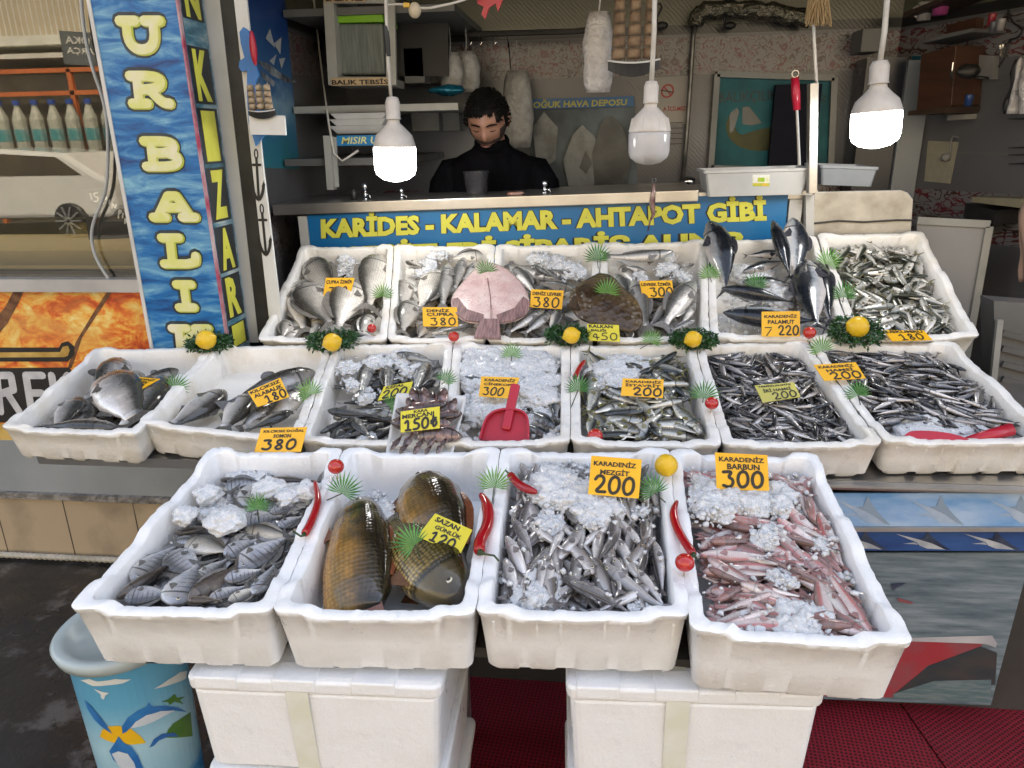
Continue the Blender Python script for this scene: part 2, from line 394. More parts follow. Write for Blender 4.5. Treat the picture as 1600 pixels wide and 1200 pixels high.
# shop entrance post on the left and the white door panel with anchor stickers
post_pl = (0, 2.5, 0), (0, -1, 0)
S = sheet_px([(404, 535), (404, 535), (343, 0), (311, 0)], *post_pl)
def strip(name, px, Y, th, mm, parent=None, ext=True):
    g = MB(); P = [onY(p, Y) for p in px]
    g.slab(P, (0, -1, 0), th); return g.build(name, mm, parent)
dp = strip('door_post', [(378, 535), (404, 535), (343, 0), (336, -60), (304, -60), (311, 0)], 2.5, .06, M['alu_paint'])
tag(dp, 'grey aluminium door post between the striped letter pillar and the anchor panel', 'door post')
gk = strip('gasket', [(404.5, 535), (424, 535), (365, 0), (358, -60), (336.5, -60), (343.5, 0)], 2.503, .05, M['black'], dp)
pn = strip('door_panel', [(424.5, 535), (440, 500), (411, 262), (385, 0), (378, -60), (358.5, -60), (365.5, 0)], 2.49, .010, M['whitepaint'])
tag(pn, 'narrow white door panel with three black anchor stickers', 'door panel')
PN = ((0, 2.49, 0), (0, -1, 0))
def anchor(x, y0, y1, w, sl):
    """photo-pixel anchor from ring top y0 to fluke tip y1"""
    bl, br = hit((x-w/2+sl, y1), *PN), hit((x+w/2+sl, y1), *PN); tr, tl = hit((x+w/2, y0), *PN), hit((x-w/2, y0), *PN)
    s = Sheet(bl, br, tr, tl); g = MB(); h = .0015
    ring = [(.5+.13*math.sin(a), .9+.085*math.cos(a)) for a in [i*math.pi/6 for i in range(13)]]
    s.stroke(g, ring, .0045, h, 0); s.stroke(g, [(.5, .82), (.5, .1)], .009, h+.0004, 0); s.stroke(g, [(.22, .7), (.78, .7)], .009, h+.0009, 0)
    s.stroke(g, [(.03, .34), (.2, .14), (.5, .03), (.8, .14), (.97, .34)], .010, h+.0014, 1)
    s.shape(g, [(.5, 0), (.36, .12), (.64, .12)], h+.0019); s.shape(g, [(.0, .42), (.0, .22), (.2, .3)], h+.0021); s.shape(g, [(1, .42), (.8, .3), (1, .22)], h+.0022)
    return g.build('anchor_sticker', M['ink'], pn)
anchor(400, 232, 316, 20, 5); anchor(408.5, 318, 402, 20, 8)

# ================================================================== neighbour: pastry shop front
ps = empty('pastry_shop', (-2.3, 2.45, 0), 'pastry shop front with a big reflecting window at far left', 'shop front')
WB = 1.163; PLX = -1.60            # lower edge of the glass, left edge of the pillar
g = MB(); g.add([(-6, 2.45, WB), (PLX+.1, 2.45, WB), (PLX+.1, 2.45, 2.48), (-6, 2.45, 2.48)], [(0, 1, 2, 3)]); g.build('window_glass', M['glass'], ps)
g = MB(); g.bx(-6, PLX+.1, 2.40, 2.50, WB-.045, WB); g.build('window_sill', M['alu'], ps)
g = MB(); g.bx(-6, PLX+.1, 2.452, 2.50, WB, WB+.02); g.build('seal', M['black'], ps)
g = MB(); g.bx(-6, -1.28, 2.45, 2.5, .30, WB-.045); g.build('base_wall', M['facade'], ps)
g = MB(); g.bx(-6, -1.0, 2.43, 2.5, .30, .52); g.build('grey_tile_band', M['gray_tile'], ps)
g = MB(); g.bx(-6, -.9, 2.41, 2.5, .275, .30); g.build('ledge', mat('dirty_mortar', (.12, .11, .1), .9, (.3, .28, .25), 30, bump=.8, bscale=60, bdist=.01), ps)
g = MB(); g.bx(-6, -.8, 2.425, 2.5, 0, .275); g.build('base_tiles', M['beige'], ps)
# inside of the pastry shop: display counter, walls
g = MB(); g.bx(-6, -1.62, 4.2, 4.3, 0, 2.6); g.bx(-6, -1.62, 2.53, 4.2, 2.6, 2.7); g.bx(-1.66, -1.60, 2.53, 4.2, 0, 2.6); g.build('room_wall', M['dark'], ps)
t = NT('brass_sheet'); t.p(col=(.40, .33, .18), rough=.35, metal=.6); M['brass'] = t.m
g = MB(); g.bx(-6, -1.67, 2.53, 2.9, 1.12, 1.19); g.bx(-6, -1.67, 2.9, 3.6, 1.15, 1.26); g.build('display_counter', M['brass'], ps)
ft = MB(); q = onZ((75, 372), 1.26); ft.lathe([(.0, 0), (.10, 0), (.13, .035), (.125, .035), (.097, .004), (0, .004)], (0, 0, 0), 4, Matrix.Rotation(R(30), 3, 'Z'))
o = ft.build('foil_tray', mat('gold_foil', (.75, .6, .3), .2, (.5, .4, .2), 30, metal=1, bump=.6, bscale=50)); o.location = (q.x, 3.1, 1.262)
tag(o, 'gold foil tray on the pastry counter behind the window', 'tray')
bb = sheet_px([(139, 375), (206, 372), (199, 293), (126, 297)], (0, 2.75, 0), (0, -1, 0)); g = MB(); bb.plate(g, .008)
o = tag(g.build('chalkboard', M['black']), 'black board with white chalk writing behind the pastry window', 'chalkboard')
chalk = mat('white_chalk', (.7, .7, .68), .9, (.6, .6, .58), 50)
g = MB(); hx = [(.2, .92), (.22, .8)], [(.36, .93), (.27, .92), (.29, .86), (.36, .84), (.33, .76), (.26, .77)], [(.45, .72), (.47, .86), (.56, .82), (.46, .78)], [(.58, .7), (.6, .77)], [(.63, .62), (.66, .72), (.70, .6), (.73, .68)], [(.75, .42), (.78, .58), (.84, .54), (.77, .5)], [(.84, .42), (.86, .5)], [(.88, .3), (.90, .42), (.94, .28), (.98, .34)]
for st in hx: bb.stroke(g, st, .006, .002, 1)
g.build('chalk_writing', chalk, o)
# pastry poster under the window
def m_borek():
    t = NT('pastry_print'); v = t.coord('Object', (1, 1, 1.6), (0, .5, 0))
    n1 = t.noise(v, 7, 5, .55, 1.2); n2 = t.noise(v, 14, 4, .6, 1.5); n3 = t.noise(v, 3.3, 3, .5, .6)
    f = t.math('ADD', t.math('MULTIPLY', n1, .65), t.math('MULTIPLY', n2, .35))
    c = t.ramp(f, [(.30, (.20, .03, .01)), (.40, (.55, .07, .015)), (.47, (.74, .17, .025)), (.53, (.82, .42, .07)), (.60, (.86, .66, .22)), (.68, (.90, .85, .65))])
    t.p(col=t.mix(t.ramp(n3, [(.5, 0), (.75, .6)]), c, (.68, .4, .1)), rough=.3); return t.m
PO = (0, 2.44, 0), (0, -1, 0)
pq = [(-60, 735), (252, 735), (226, 441), (-60, 441)]
P = sheet_px(pq, *PO); g = MB(); P.plate(g, .006)
po = tag(g.build('pastry_poster', m_borek()), 'poster of baked golden red pastry slices under the window', 'poster')
crust = mat('crust_print', (.10, .035, .012), .5, (.22, .1, .04), 30); wh = mat('silver_print', (.62, .62, .62), .4, (.4, .4, .42), 9)
blk = mat('poster_black', (.01, .009, .008), .4, (.014, .012, .012), 9); gold = mat('gold_print', (.42, .25, .05), .4, (.62, .42, .12), 12)
g = MB()
for a in ([(28, 441), (44, 441), (28, 475), (12, 505), (0, 520), (-10, 520), (-10, 500), (8, 480)], [(172, 448), (176, 441), (181, 441), (172, 462), (156, 485), (128, 528), (112, 575), (106, 575), (118, 535), (140, 498)]): P.shape_px(g, a, .001)
g.build('slice_gap', crust, po)
g = MB()
for a in ([(-60, 543), (92, 543), (96, 536), (106, 533), (116, 541), (116, 554), (106, 565), (-60, 565)], [(-60, 576), (108, 574), (112, 580), (112, 660), (-60, 660)]): P.shape_px(g, a, .002)
g.build('black_banner', blk, po)
g = MB()
for a in ([(-60, 551), (94, 550), (98, 542), (106, 540), (109, 547), (106, 556), (100, 558), (-60, 559)], [(-60, 662), (110, 662), (110, 735), (-60, 735)]): P.shape_px(g, a, .004)
g.build('gold_bar', gold, po)
g = MB()      # the visible end of the word: R E K
sR = sheet_px([(-6, 646), (34, 646), (26, 583), (-8, 583)], *PO)
def slabtext(s, mb, strokes, w, h):
    for i, st in enumerate(strokes): s.stroke(mb, st, w, h+.0004*i, 0)
slabtext(P, g, [], .02, .004)
for w, hh, mm in ((.030, .003, wh),):
    sR.stroke(g, [(.2, .05), (.1, .95), (.75, .95), (.8, .6), (.25, .5)], w, hh, 0); sR.stroke(g, [(.55, .5), (.95, .05)], w, hh+.001, 0)
    sE = sheet_px([(46, 646), (78, 646), (68, 583), (36, 583)], *PO)
    sE.stroke(g, [(.9, .05), (.15, .05), (.15, .95), (.95, .95)], w, hh, 0); sE.stroke(g, [(.15, .52), (.8, .52)], w, hh+.001, 0)
    sK = sheet_px([(86, 646), (118, 646), (108, 583), (78, 583)], *PO)
    sK.stroke(g, [(.15, .05), (.1, .95)], w, hh, 0); sK.stroke(g, [(.95, .95), (.2, .5), (.6, .2)], w, hh+.001, 0)
g.build('lettering', wh, po)
# conduit along the base and cable on the glass
g = MB(); xs = [-4+i*.012 for i in range(int(3.2/.012))]
g.tube([(x, 2.40, .02) for x in xs], [.014 if i % 2 else .0105 for i in range(len(xs))], 8)
tag(g.build('conduit', mat('beige_plastic', (.45, .42, .35), .5, (.3, .28, .22), 12)), 'ribbed beige conduit pipe along the foot of the tile base', 'pipe')
g = MB(); cp = [(125, -30), (128, 20), (133, 60), (145, 110), (160, 150), (168, 190), (169, 245), (167, 290), (160, 315), (146, 345), (142, 372), (148, 400), (162, 425), (178, 446)]
g.tube([onY((x, y), 2.43) for x, y in smooth_line(cp)], .0055, 8)
tag(g.build('power_cable', mat('grey_cable', (.42, .42, .40), .5, (.36, .36, .34), 8), smooth=True), 'grey cable hanging in a loose curve in front of the pastry window', 'cable')

# ================================================================== letter pillar
def m_sea(name, a=(.001, .035, .16), b=(.002, .135, .38), c=(.26, .52, .60), sc=6):
    t = NT(name); v = t.coord('Object', (1, 1, 4.2)); n1 = t.noise(v, sc, 7, .62, .8); n2 = t.noise(v, sc*.5, 3)
    f = t.math('ADD', t.math('MULTIPLY', n1, .75), t.math('MULTIPLY', n2, .25))
    t.p(col=t.ramp(f, [(.34, a), (.47, b), (.56, tuple((b[i]*2+c[i])/3 for i in range(3))), (.68, c)]), rough=.35); return t.m
M['sea'] = m_sea('sea_print')
PY = 2.33
bl, br, tr, tl = onY((246, 560), PY), onY((356, 555), PY), onY((277, -60), PY), onY((143, -60), PY)
zb, zt = bl.z, tl.z; xl, xr = bl.x, br.x
xl = (onY((196, 300), PY).x); xr = (onY((319, 300), PY).x)
g = MB(); g.bx(xl, xr, PY, 2.498, .5, 2.55)
pil = tag(g.build('letter_pillar', M['sea']), 'square pillar wrapped in a blue sea print with big cream letters', 'pillar')
trim_m = mat('pale_trim', (.6, .58, .54), .4, (.5, .48, .45), 6)
for xx in (xl,): g = MB(); g.bx(xx-.012, xx, PY-.004, PY+.03, .5, 2.55); g.build('edge_trim', trim_m, pil)
g = MB(); g.bx(xr, xr+.006, PY-.003, PY+.012, .5, 2.55); g.build('edge_trim', mat('red_trim', (.35, .03, .08), .4, (.5, .4, .4), 8), pil)
SER = {   # slab-serif letters as pen strokes in the unit square (u right, v up)
 'U': [[(.2, .92), (.2, .35), (.32, .1), (.5, .04), (.68, .1), (.8, .35), (.8, .92)], [(.05, .95), (.4, .95)], [(.6, .95), (.95, .95)]],
 'R': [[(.25, .05), (.25, .95)], [(.08, .05), (.45, .05)], [(.08, .95), (.6, .95), (.8, .85), (.82, .68), (.7, .55), (.3, .5)], [(.52, .5), (.78, .08), (.97, .05)]],
 'B': [[(.25, .05), (.25, .95)], [(.08, .95), (.62, .95), (.8, .85), (.8, .66), (.62, .54), (.3, .53)], [(.62, .53), (.86, .42), (.88, .18), (.68, .05), (.08, .05)]],
 'A': [[(.14, .06), (.5, .96), (.86, .06)], [(.28, .36), (.72, .36)], [(.02, .04), (.32, .04)], [(.68, .04), (.98, .04)]],
 'L': [[(.3, .95), (.3, .05)], [(.08, .95), (.55, .95)], [(.08, .05), (.9, .05), (.92, .32)]],
 'I': [[(.5, .95), (.5, .05)], [(.2, .95), (.8, .95)], [(.2, .05), (.8, .05)]],
 'K': [[(.25, .05), (.25, .95)], [(.08, .05), (.45, .05)], [(.08, .95), (.45, .95)], [(.85, .95), (.3, .5), (.82, .06)], [(.65, .95), (.97, .95)], [(.64, .05), (.98, .05)]],
}
PF = Sheet((xl, PY, .5), (xr, PY, .5), (xr, PY, 2.55), (xl, PY, 2.55))
cream = mat('cream_letter', (.74, .70, .48), .4, (.66, .66, .2), 14, lo=.35, hi=.6); edge = mat('letter_outline', (.012, .02, .03), .4, (.03, .05, .06), 20); lime = mat('lime_edge', (.42, .5, .04), .4, (.5, .5, .1), 10)
go, gl, gc = MB(), MB(), MB()
for ch, x0, x1, y0, y1 in [('U', 188, 258, 30, 80), ('R', 202, 268, 116, 164), ('B', 224, 288, 218, 262), ('A', 238, 307, 293, 341), ('L', 252, 312, 369, 414), ('I', 272, 312, 442, 482), ('K', 268, 332, 510, 560), ('L', 180, 245, -62, -12)]:
    s = sheet_px([(x0, y1), (x1, y1), (x1-5, y0), (x0-5, y0)], (0, PY, 0), (0, -1, 0))
    for st in SER[ch]:
        s.stroke(go, st, .050, .0006, 1); s.stroke(gl, [(u+.03, v-.02) for u, v in st], .033, .0016, 1); s.stroke(gc, st, .029, .0026, 1)
go.build('letter_outline', edge, pil); gl.build('letter_shade', lime, pil); gc.build('lettering', cream, pil)
# narrow side of the pillar with the second word
go, gc = MB(), MB(); ylet = M['yellow_ink']
sm = m_sea('faded_sea_print', (.02, .06, .08), (.06, .18, .24), (.4, .45, .42), 9)
g = MB(); g.slab([(xr+.004, PY+.02, .5), (xr+.004, 2.49, .5), (xr+.004, 2.49, 2.55), (xr+.004, PY+.02, 2.55)], (1, 0, 0), .003); g.build('side_print', sm, pil)
dk = mat('dark_band', (.012, .014, .016), .5, (.02, .025, .03), 8)
for ch, xc, y0, y1 in [('N', 303, -30, 30), ('K', 318, 78, 160), ('I', 328, 172, 254), ('Z', 338, 264, 345), ('A', 348, 355, 425), ('R', 356, 432, 500), ('I', 363, 508, 545)]:
    pa_, pb_ = hit((xc, y1), (xr+.004, 0, 0), (1, 0, 0)), hit((xc, y0), (xr+.004, 0, 0), (1, 0, 0)); ya, yb = PY+.04, 2.46
    s = Sheet((xr+.004, ya, pa_.z), (xr+.004, yb, pa_.z), (xr+.004, yb, pb_.z), (xr+.004, ya, pb_.z))
    g2 = MB(); s.shape(g2, [(-.22, -.03), (1.22, -.03), (1.22, 1.03), (-.22, 1.03)], .001); g2.build('letter_ground', dk, pil); s.text(gc, ch, .0, 1.0, .02, .98, .002, .05)
gc.build('side_lettering', ylet, pil)

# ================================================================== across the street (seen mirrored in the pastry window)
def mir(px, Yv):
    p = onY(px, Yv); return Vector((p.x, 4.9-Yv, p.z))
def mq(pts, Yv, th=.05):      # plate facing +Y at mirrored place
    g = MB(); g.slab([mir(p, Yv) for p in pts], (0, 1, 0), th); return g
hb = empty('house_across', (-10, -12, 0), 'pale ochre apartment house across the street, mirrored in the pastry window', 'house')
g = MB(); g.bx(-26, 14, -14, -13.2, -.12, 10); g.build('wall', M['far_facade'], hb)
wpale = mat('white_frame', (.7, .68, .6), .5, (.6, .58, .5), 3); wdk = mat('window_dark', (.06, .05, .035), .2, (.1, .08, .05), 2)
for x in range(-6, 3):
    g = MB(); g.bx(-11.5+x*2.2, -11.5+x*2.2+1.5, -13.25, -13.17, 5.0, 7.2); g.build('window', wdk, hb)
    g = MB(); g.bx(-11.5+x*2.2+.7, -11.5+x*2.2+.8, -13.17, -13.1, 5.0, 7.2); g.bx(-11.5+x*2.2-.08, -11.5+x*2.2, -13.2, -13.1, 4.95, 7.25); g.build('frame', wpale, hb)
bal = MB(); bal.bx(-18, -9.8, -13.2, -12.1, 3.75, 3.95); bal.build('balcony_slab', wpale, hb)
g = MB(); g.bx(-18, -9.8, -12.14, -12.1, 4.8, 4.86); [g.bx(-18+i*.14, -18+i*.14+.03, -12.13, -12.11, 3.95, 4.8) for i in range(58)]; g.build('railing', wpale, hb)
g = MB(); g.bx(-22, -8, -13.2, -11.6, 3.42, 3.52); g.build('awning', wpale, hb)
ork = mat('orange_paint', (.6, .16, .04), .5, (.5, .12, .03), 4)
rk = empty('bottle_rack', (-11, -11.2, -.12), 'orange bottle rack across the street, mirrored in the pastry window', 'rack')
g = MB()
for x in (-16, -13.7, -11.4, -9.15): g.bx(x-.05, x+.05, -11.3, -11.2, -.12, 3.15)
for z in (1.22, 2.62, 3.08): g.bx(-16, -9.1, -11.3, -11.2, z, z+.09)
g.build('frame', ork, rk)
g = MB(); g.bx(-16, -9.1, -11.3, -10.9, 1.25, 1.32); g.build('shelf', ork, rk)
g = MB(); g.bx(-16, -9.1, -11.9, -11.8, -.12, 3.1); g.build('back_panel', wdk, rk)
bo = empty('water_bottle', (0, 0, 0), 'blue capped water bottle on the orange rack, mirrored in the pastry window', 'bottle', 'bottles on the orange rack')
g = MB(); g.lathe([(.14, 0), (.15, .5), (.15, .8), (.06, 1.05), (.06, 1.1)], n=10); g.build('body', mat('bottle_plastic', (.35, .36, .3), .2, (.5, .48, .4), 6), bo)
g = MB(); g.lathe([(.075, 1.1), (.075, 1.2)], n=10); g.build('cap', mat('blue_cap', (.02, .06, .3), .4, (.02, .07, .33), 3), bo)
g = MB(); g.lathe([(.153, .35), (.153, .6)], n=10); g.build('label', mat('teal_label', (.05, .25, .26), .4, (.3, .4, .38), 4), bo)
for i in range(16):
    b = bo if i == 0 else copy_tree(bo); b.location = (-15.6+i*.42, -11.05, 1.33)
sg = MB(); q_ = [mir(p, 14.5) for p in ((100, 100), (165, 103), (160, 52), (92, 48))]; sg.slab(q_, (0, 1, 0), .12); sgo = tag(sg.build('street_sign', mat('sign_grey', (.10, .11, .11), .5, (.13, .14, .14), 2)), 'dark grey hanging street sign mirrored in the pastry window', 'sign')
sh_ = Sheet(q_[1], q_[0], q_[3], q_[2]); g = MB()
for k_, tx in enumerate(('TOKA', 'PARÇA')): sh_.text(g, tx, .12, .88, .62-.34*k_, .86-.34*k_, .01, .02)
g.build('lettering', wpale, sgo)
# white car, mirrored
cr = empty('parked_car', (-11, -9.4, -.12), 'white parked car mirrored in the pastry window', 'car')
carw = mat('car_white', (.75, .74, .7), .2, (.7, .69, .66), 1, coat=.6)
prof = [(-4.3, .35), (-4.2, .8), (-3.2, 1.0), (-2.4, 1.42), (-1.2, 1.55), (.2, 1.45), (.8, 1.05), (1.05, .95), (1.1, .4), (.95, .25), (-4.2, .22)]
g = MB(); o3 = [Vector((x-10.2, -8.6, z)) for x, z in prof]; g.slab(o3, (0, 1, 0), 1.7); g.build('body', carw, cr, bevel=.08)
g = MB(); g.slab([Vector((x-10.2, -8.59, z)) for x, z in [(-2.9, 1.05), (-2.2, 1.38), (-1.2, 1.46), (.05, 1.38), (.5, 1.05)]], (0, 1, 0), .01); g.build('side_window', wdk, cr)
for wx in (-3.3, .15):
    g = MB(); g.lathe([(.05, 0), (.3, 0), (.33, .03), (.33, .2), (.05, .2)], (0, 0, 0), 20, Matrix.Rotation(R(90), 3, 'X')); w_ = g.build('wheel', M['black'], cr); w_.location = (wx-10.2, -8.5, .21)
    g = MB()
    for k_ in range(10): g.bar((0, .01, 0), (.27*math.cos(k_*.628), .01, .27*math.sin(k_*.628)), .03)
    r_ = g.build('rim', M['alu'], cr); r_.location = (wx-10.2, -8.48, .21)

# unseen awning, added to shade the shop interior and the back row
aw = empty('awning', (0, 2.4, 2.62), 'unseen canvas awning added to shade the shop and back row', 'awning')
g = MB(); g.slab([(-1.35, 2.44, 2.70), (3.2, 2.44, 2.70), (3.2, 2.15, 2.60), (-1.35, 2.15, 2.60)], (0, -.2, .98), .012); g.build('canvas', mat('added_shade_canvas', (.10, .10, .09), .9, (.13, .12, .11), 4), aw)
g = MB(); g.bar((-1.35, 2.15, 2.585), (3.2, 2.15, 2.585), .03); g.build('front_bar', M['alu'], aw)
# ================================================================== foam boxes
def m_foam(name, base, dirt, lo, hi, rough=.55):
    t = NT(name); v = t.coord('Object')
    d = t.ramp(t.noise(v, 7, 6, .6), [(lo, 0), (hi, 1)])
    c = t.mix(d, base, dirt)
    bead = t.vor(v, 210); c = t.mix(t.ramp(bead, [(.0, 0), (.9, .22)]), c, tuple(q*.9 for q in dirt))
    dots = t.math('LESS_THAN', t.vor(v, 36, rnd=.25), .16); spk = t.ramp(t.noise(v, 55, 2), [(.72, 0), (.76, 1)]); c = t.mix(spk, c, (.93, .93, .92))
    t.p(col=c, rough=t.ramp(t.noise(v, 16, 4), [(.35, .25), (.65, .65)]), sss=.0, spec=.45)
    b = t.bump(bead, .22, .0015); b = t.bump(t.noise(v, 22, 6), .45, .006, b); t.bump(dots, .25, .002, b); return t.m
M['foam'] = m_foam('white_foam', (.88, .88, .88), (.80, .79, .76), .5, .8)
M['foam_old'] = m_foam('cream_foam', (.84, .82, .78), (.66, .59, .47), .5, .78)
ROWS = {1: ((0, 1.10, .80), 6.7), 2: ((0, 1.75, .873), 8.4), 3: ((0, 2.37, .975), 22)}
def row_plane(r):
    p, a = ROWS[r]; return Vector(p), Vector((0, -math.sin(R(a)), math.cos(R(a))))
QUADS = {
 (1, 1): [(105, 955), (424, 962), (537, 703), (330, 703)], (1, 2): [(424, 962), (742, 966), (782, 703), (538, 703)],
 (1, 3): [(743, 962), (1078, 968), (1045, 703), (783, 703)], (1, 4): [(1079, 990), (1430, 1012), (1275, 712), (1046, 705)],
 (2, 1): [(0, 670), (214, 680), (339, 540), (150, 545)], (2, 2): [(215, 662), (466, 690), (520, 537), (340, 540)],
 (2, 3): [(467, 690), (690, 695), (708, 535), (521, 537)], (2, 4): [(691, 695), (891, 692), (891, 540), (709, 535)],
 (2, 5): [(892, 692), (1129, 697), (1085, 535), (892, 540)], (2, 6): [(1130, 697), (1381, 695), (1260, 533), (1086, 535)],
 (2, 7): [(1382, 692), (1660, 690), (1490, 535), (1262, 533)],
 (3, 1): [(402, 533), (605, 533), (615, 383), (470, 385)], (3, 2): [(606, 533), (759, 533), (774, 383), (616, 383)],
 (3, 3): [(760, 533), (929, 533), (939, 380), (775, 383)], (3, 4): [(930, 533), (1109, 530), (1104, 375), (940, 380)],
 (3, 5): [(1110, 529), (1334, 529), (1275, 370), (1105, 375)], (3, 6): [(1336, 529), (1532, 527), (1442, 363), (1276, 365)],
}
BOX = {}; WALL = .026; BH = .108
class Box:
    def __init__(s, r, i):
        s.p0, s.n = row_plane(r); s.c = [hit(q, s.p0, s.n) for q in QUADS[(r, i)]]; s.r, s.i = r, i
        s.ex = ((s.c[1]-s.c[0])+(s.c[2]-s.c[3])).normalized(); s.ey = s.n.cross(s.ex).normalized()
        s.W = ((s.c[1]-s.c[0]).length+(s.c[2]-s.c[3]).length)/2; s.L = ((s.c[3]-s.c[0]).length+(s.c[2]-s.c[1]).length)/2
    def at(s, u, v, d=0.0): return (s.c[0]*(1-u)+s.c[1]*u)*(1-v)+(s.c[3]*(1-u)+s.c[2]*u)*v+s.n*d
    def on(s, px, d=0.0): return hit(px, s.p0+s.n*d, s.n)
    def clamp(s, p, m=.012, side=0.0):
        d = (p-s.c[0]).dot(s.n); q = p-s.n*d; ex, ey = s.c[1]-s.c[0], s.c[3]-s.c[0]; u = v = .5
        for _ in range(12):      # invert the bilinear map
            r_ = q-s.at(u, v); eu = (s.c[1]-s.c[0])*(1-v)+(s.c[2]-s.c[3])*v; ev = (s.c[3]-s.c[0])*(1-u)+(s.c[2]-s.c[1])*u
            a, b_, c_ = eu.dot(eu), eu.dot(ev), ev.dot(ev); k = a*c_-b_*b_; x, y = r_.dot(eu), r_.dot(ev); u += (x*c_-y*b_)/k; v += (y*a-x*b_)/k
        if d > .0: return p
        mu, mv = (WALL+m)/s.W, (WALL+m+side)/s.L; return s.at(min(max(u, mu), 1-mu), min(max(v, mv), 1-mv), d)
    def inner(s, u, v, d=0.0):
        a, b = WALL/s.W, WALL/s.L; return s.at(a+(1-2*a)*u, b+(1-2*b)*v, d)
def rim_loop(W, L, n=14, rad=.02):
    """(u,v,corner) round the unit square with rounded corners"""
    out = []; ru, rv = rad/W, rad/L
    for k, (cx, cy, a0) in enumerate([(1-ru, rv, -90), (1-ru, 1-rv, 0), (ru, 1-rv, 90), (ru, rv, 180)]):
        for j in range(5):
            a = R(a0+j*22.5); out.append((cx+ru*math.cos(a), cy+rv*math.sin(a), 1))
        e0 = out[-1]; e1 = [(1, 1-rv), (ru, 1), (0, rv), (1-ru, 0)][k]
        for j in range(1, n): f = j/n; out.append((e0[0]*(1-f)+e1[0]*f, e0[1]*(1-f)+e1[1]*f, 0))
    return out
def foam_box(b, mm, label, seed, raise_c=.010, depth=BH, group='white foam boxes full of fish'):
    rng = random.Random(seed); L = rim_loop(b.W, b.L, 36); g = MB(); rings = []
    def bumpz(u, v):
        # raised corner tabs and a raised stretch in the middle of the long sides
        cu = min(u, 1-u)*b.W; cv = min(v, 1-v)*b.L
        def st(x, a, w): return max(0, min(1, (a+w-x)/w))
        q = st(cu, .055, .02)*st(cv, .075, .02)
        if cu < .03: q = max(q, st(abs(v-.5)*b.L, .05, .02)*.7)
        return raise_c*(q-.35)+.003*mnoise.noise(Vector((u*b.W*22, v*b.L*22, seed*7.3)))+.0022*min(0, mnoise.noise(Vector((u*b.W*75, v*b.L*75, seed*3.1)))-.05)*2
    def notch(u, v):
        w = u*b.W if min(v, 1-v) < .12 else v*b.L; x = (w+seed*.013) % .19
        return .014 if .045 < x < .06 or .12 < x < .165 else 0.0
    def ring(inset, d, zf, arch=False, wob=.0008):
        a, c = inset/b.W, inset/b.L; ids = []
        for u, v, k in L:
            z = d+(bumpz(u, v) if zf else 0)+(notch(u, v) if arch else 0)
            p = b.at(a+(1-2*a)*u, c+(1-2*c)*v, z)
            p += (b.ex*mnoise.noise(p*60)+b.ey*mnoise.noise(p*60+Vector((9, 9, 9))))*wob+(b.ex*mnoise.noise(p*170)+b.ey*mnoise.noise(p*170+Vector((9, 9, 9))))*wob*.6
            ids.append(len(g.v)); g.v.append(tuple(p))
        rings.append(ids)
    ring(.022, -depth, False, True); ring(.0145, -depth+.012, False); ring(.010, -depth*.5, False); ring(.0045, -.016, True); ring(.0010, -.0125, True, wob=.0015); ring(.0, -.0022, True, wob=.0018); ring(.0025, 0, True, wob=.0018)
    ring(WALL-.003, 0, True, wob=.002); ring(WALL, -.003, True, wob=.0015); ring(WALL+.004, -depth*.5, False); ring(WALL+.007, -depth+.018, False)
    n = len(L)
    for A, B in zip(rings[:-1], rings[1:]):
        g.f += [(A[k], A[(k+1) % n], B[(k+1) % n], B[k]) for k in range(n)]; g.mi += [0]*n
    g.f += [tuple(rings[-1]), tuple(rings[0][::-1])]; g.mi += [0, 0]
    o = g.build('foam_box', mm, None, smooth='sharp'); return tag(o, label, 'foam box', group)
BL = {
 (1, 1): 'front row foam box full of striped bluish bream, at the left end', (1, 2): 'front row foam box with three big golden carp lying in it',
 (1, 3): 'front row foam box heaped with grey whiting and crushed ice', (1, 4): 'front row foam box heaped with pink red mullet and ice, at the right end',
 (2, 1): 'yellowed middle row foam box of salmon at the far left', (2, 2): 'stained half empty foam box of trout in the middle row',
 (2, 3): 'middle row foam box of grey mullet and ice under the tray of small fish', (2, 4): 'middle row foam box filled with ice and a standing red scoop',
 (2, 5): 'middle row foam box full of shiny horse mackerel', (2, 6): 'middle row foam box of anchovies with a pale yellow card on them',
 (2, 7): 'middle row foam box of dark anchovies at the right, red scoop in its front corner',
 (3, 1): 'back row foam box of gilthead bream at the left end', (3, 2): 'back row foam box with gilthead bream beside the pink flatfish',
 (3, 3): 'back row foam box of sea bass between the pink flatfish and the brown flatfish', (3, 4): 'back row foam box of sea bass right of the brown flatfish',
 (3, 5): 'back row foam box of dark bonito with heads standing up', (3, 6): 'back row foam box heaped with small mackerel at the right end',
}
for (r, i), q in QUADS.items():
    b = BOX[(r, i)] = Box(r, i)
    foam_box(b, M['foam'] if r == 1 else M['foam_old'], BL[(r, i)], r*10+i, .014 if r == 1 else .009, .150 if r == 1 else BH)

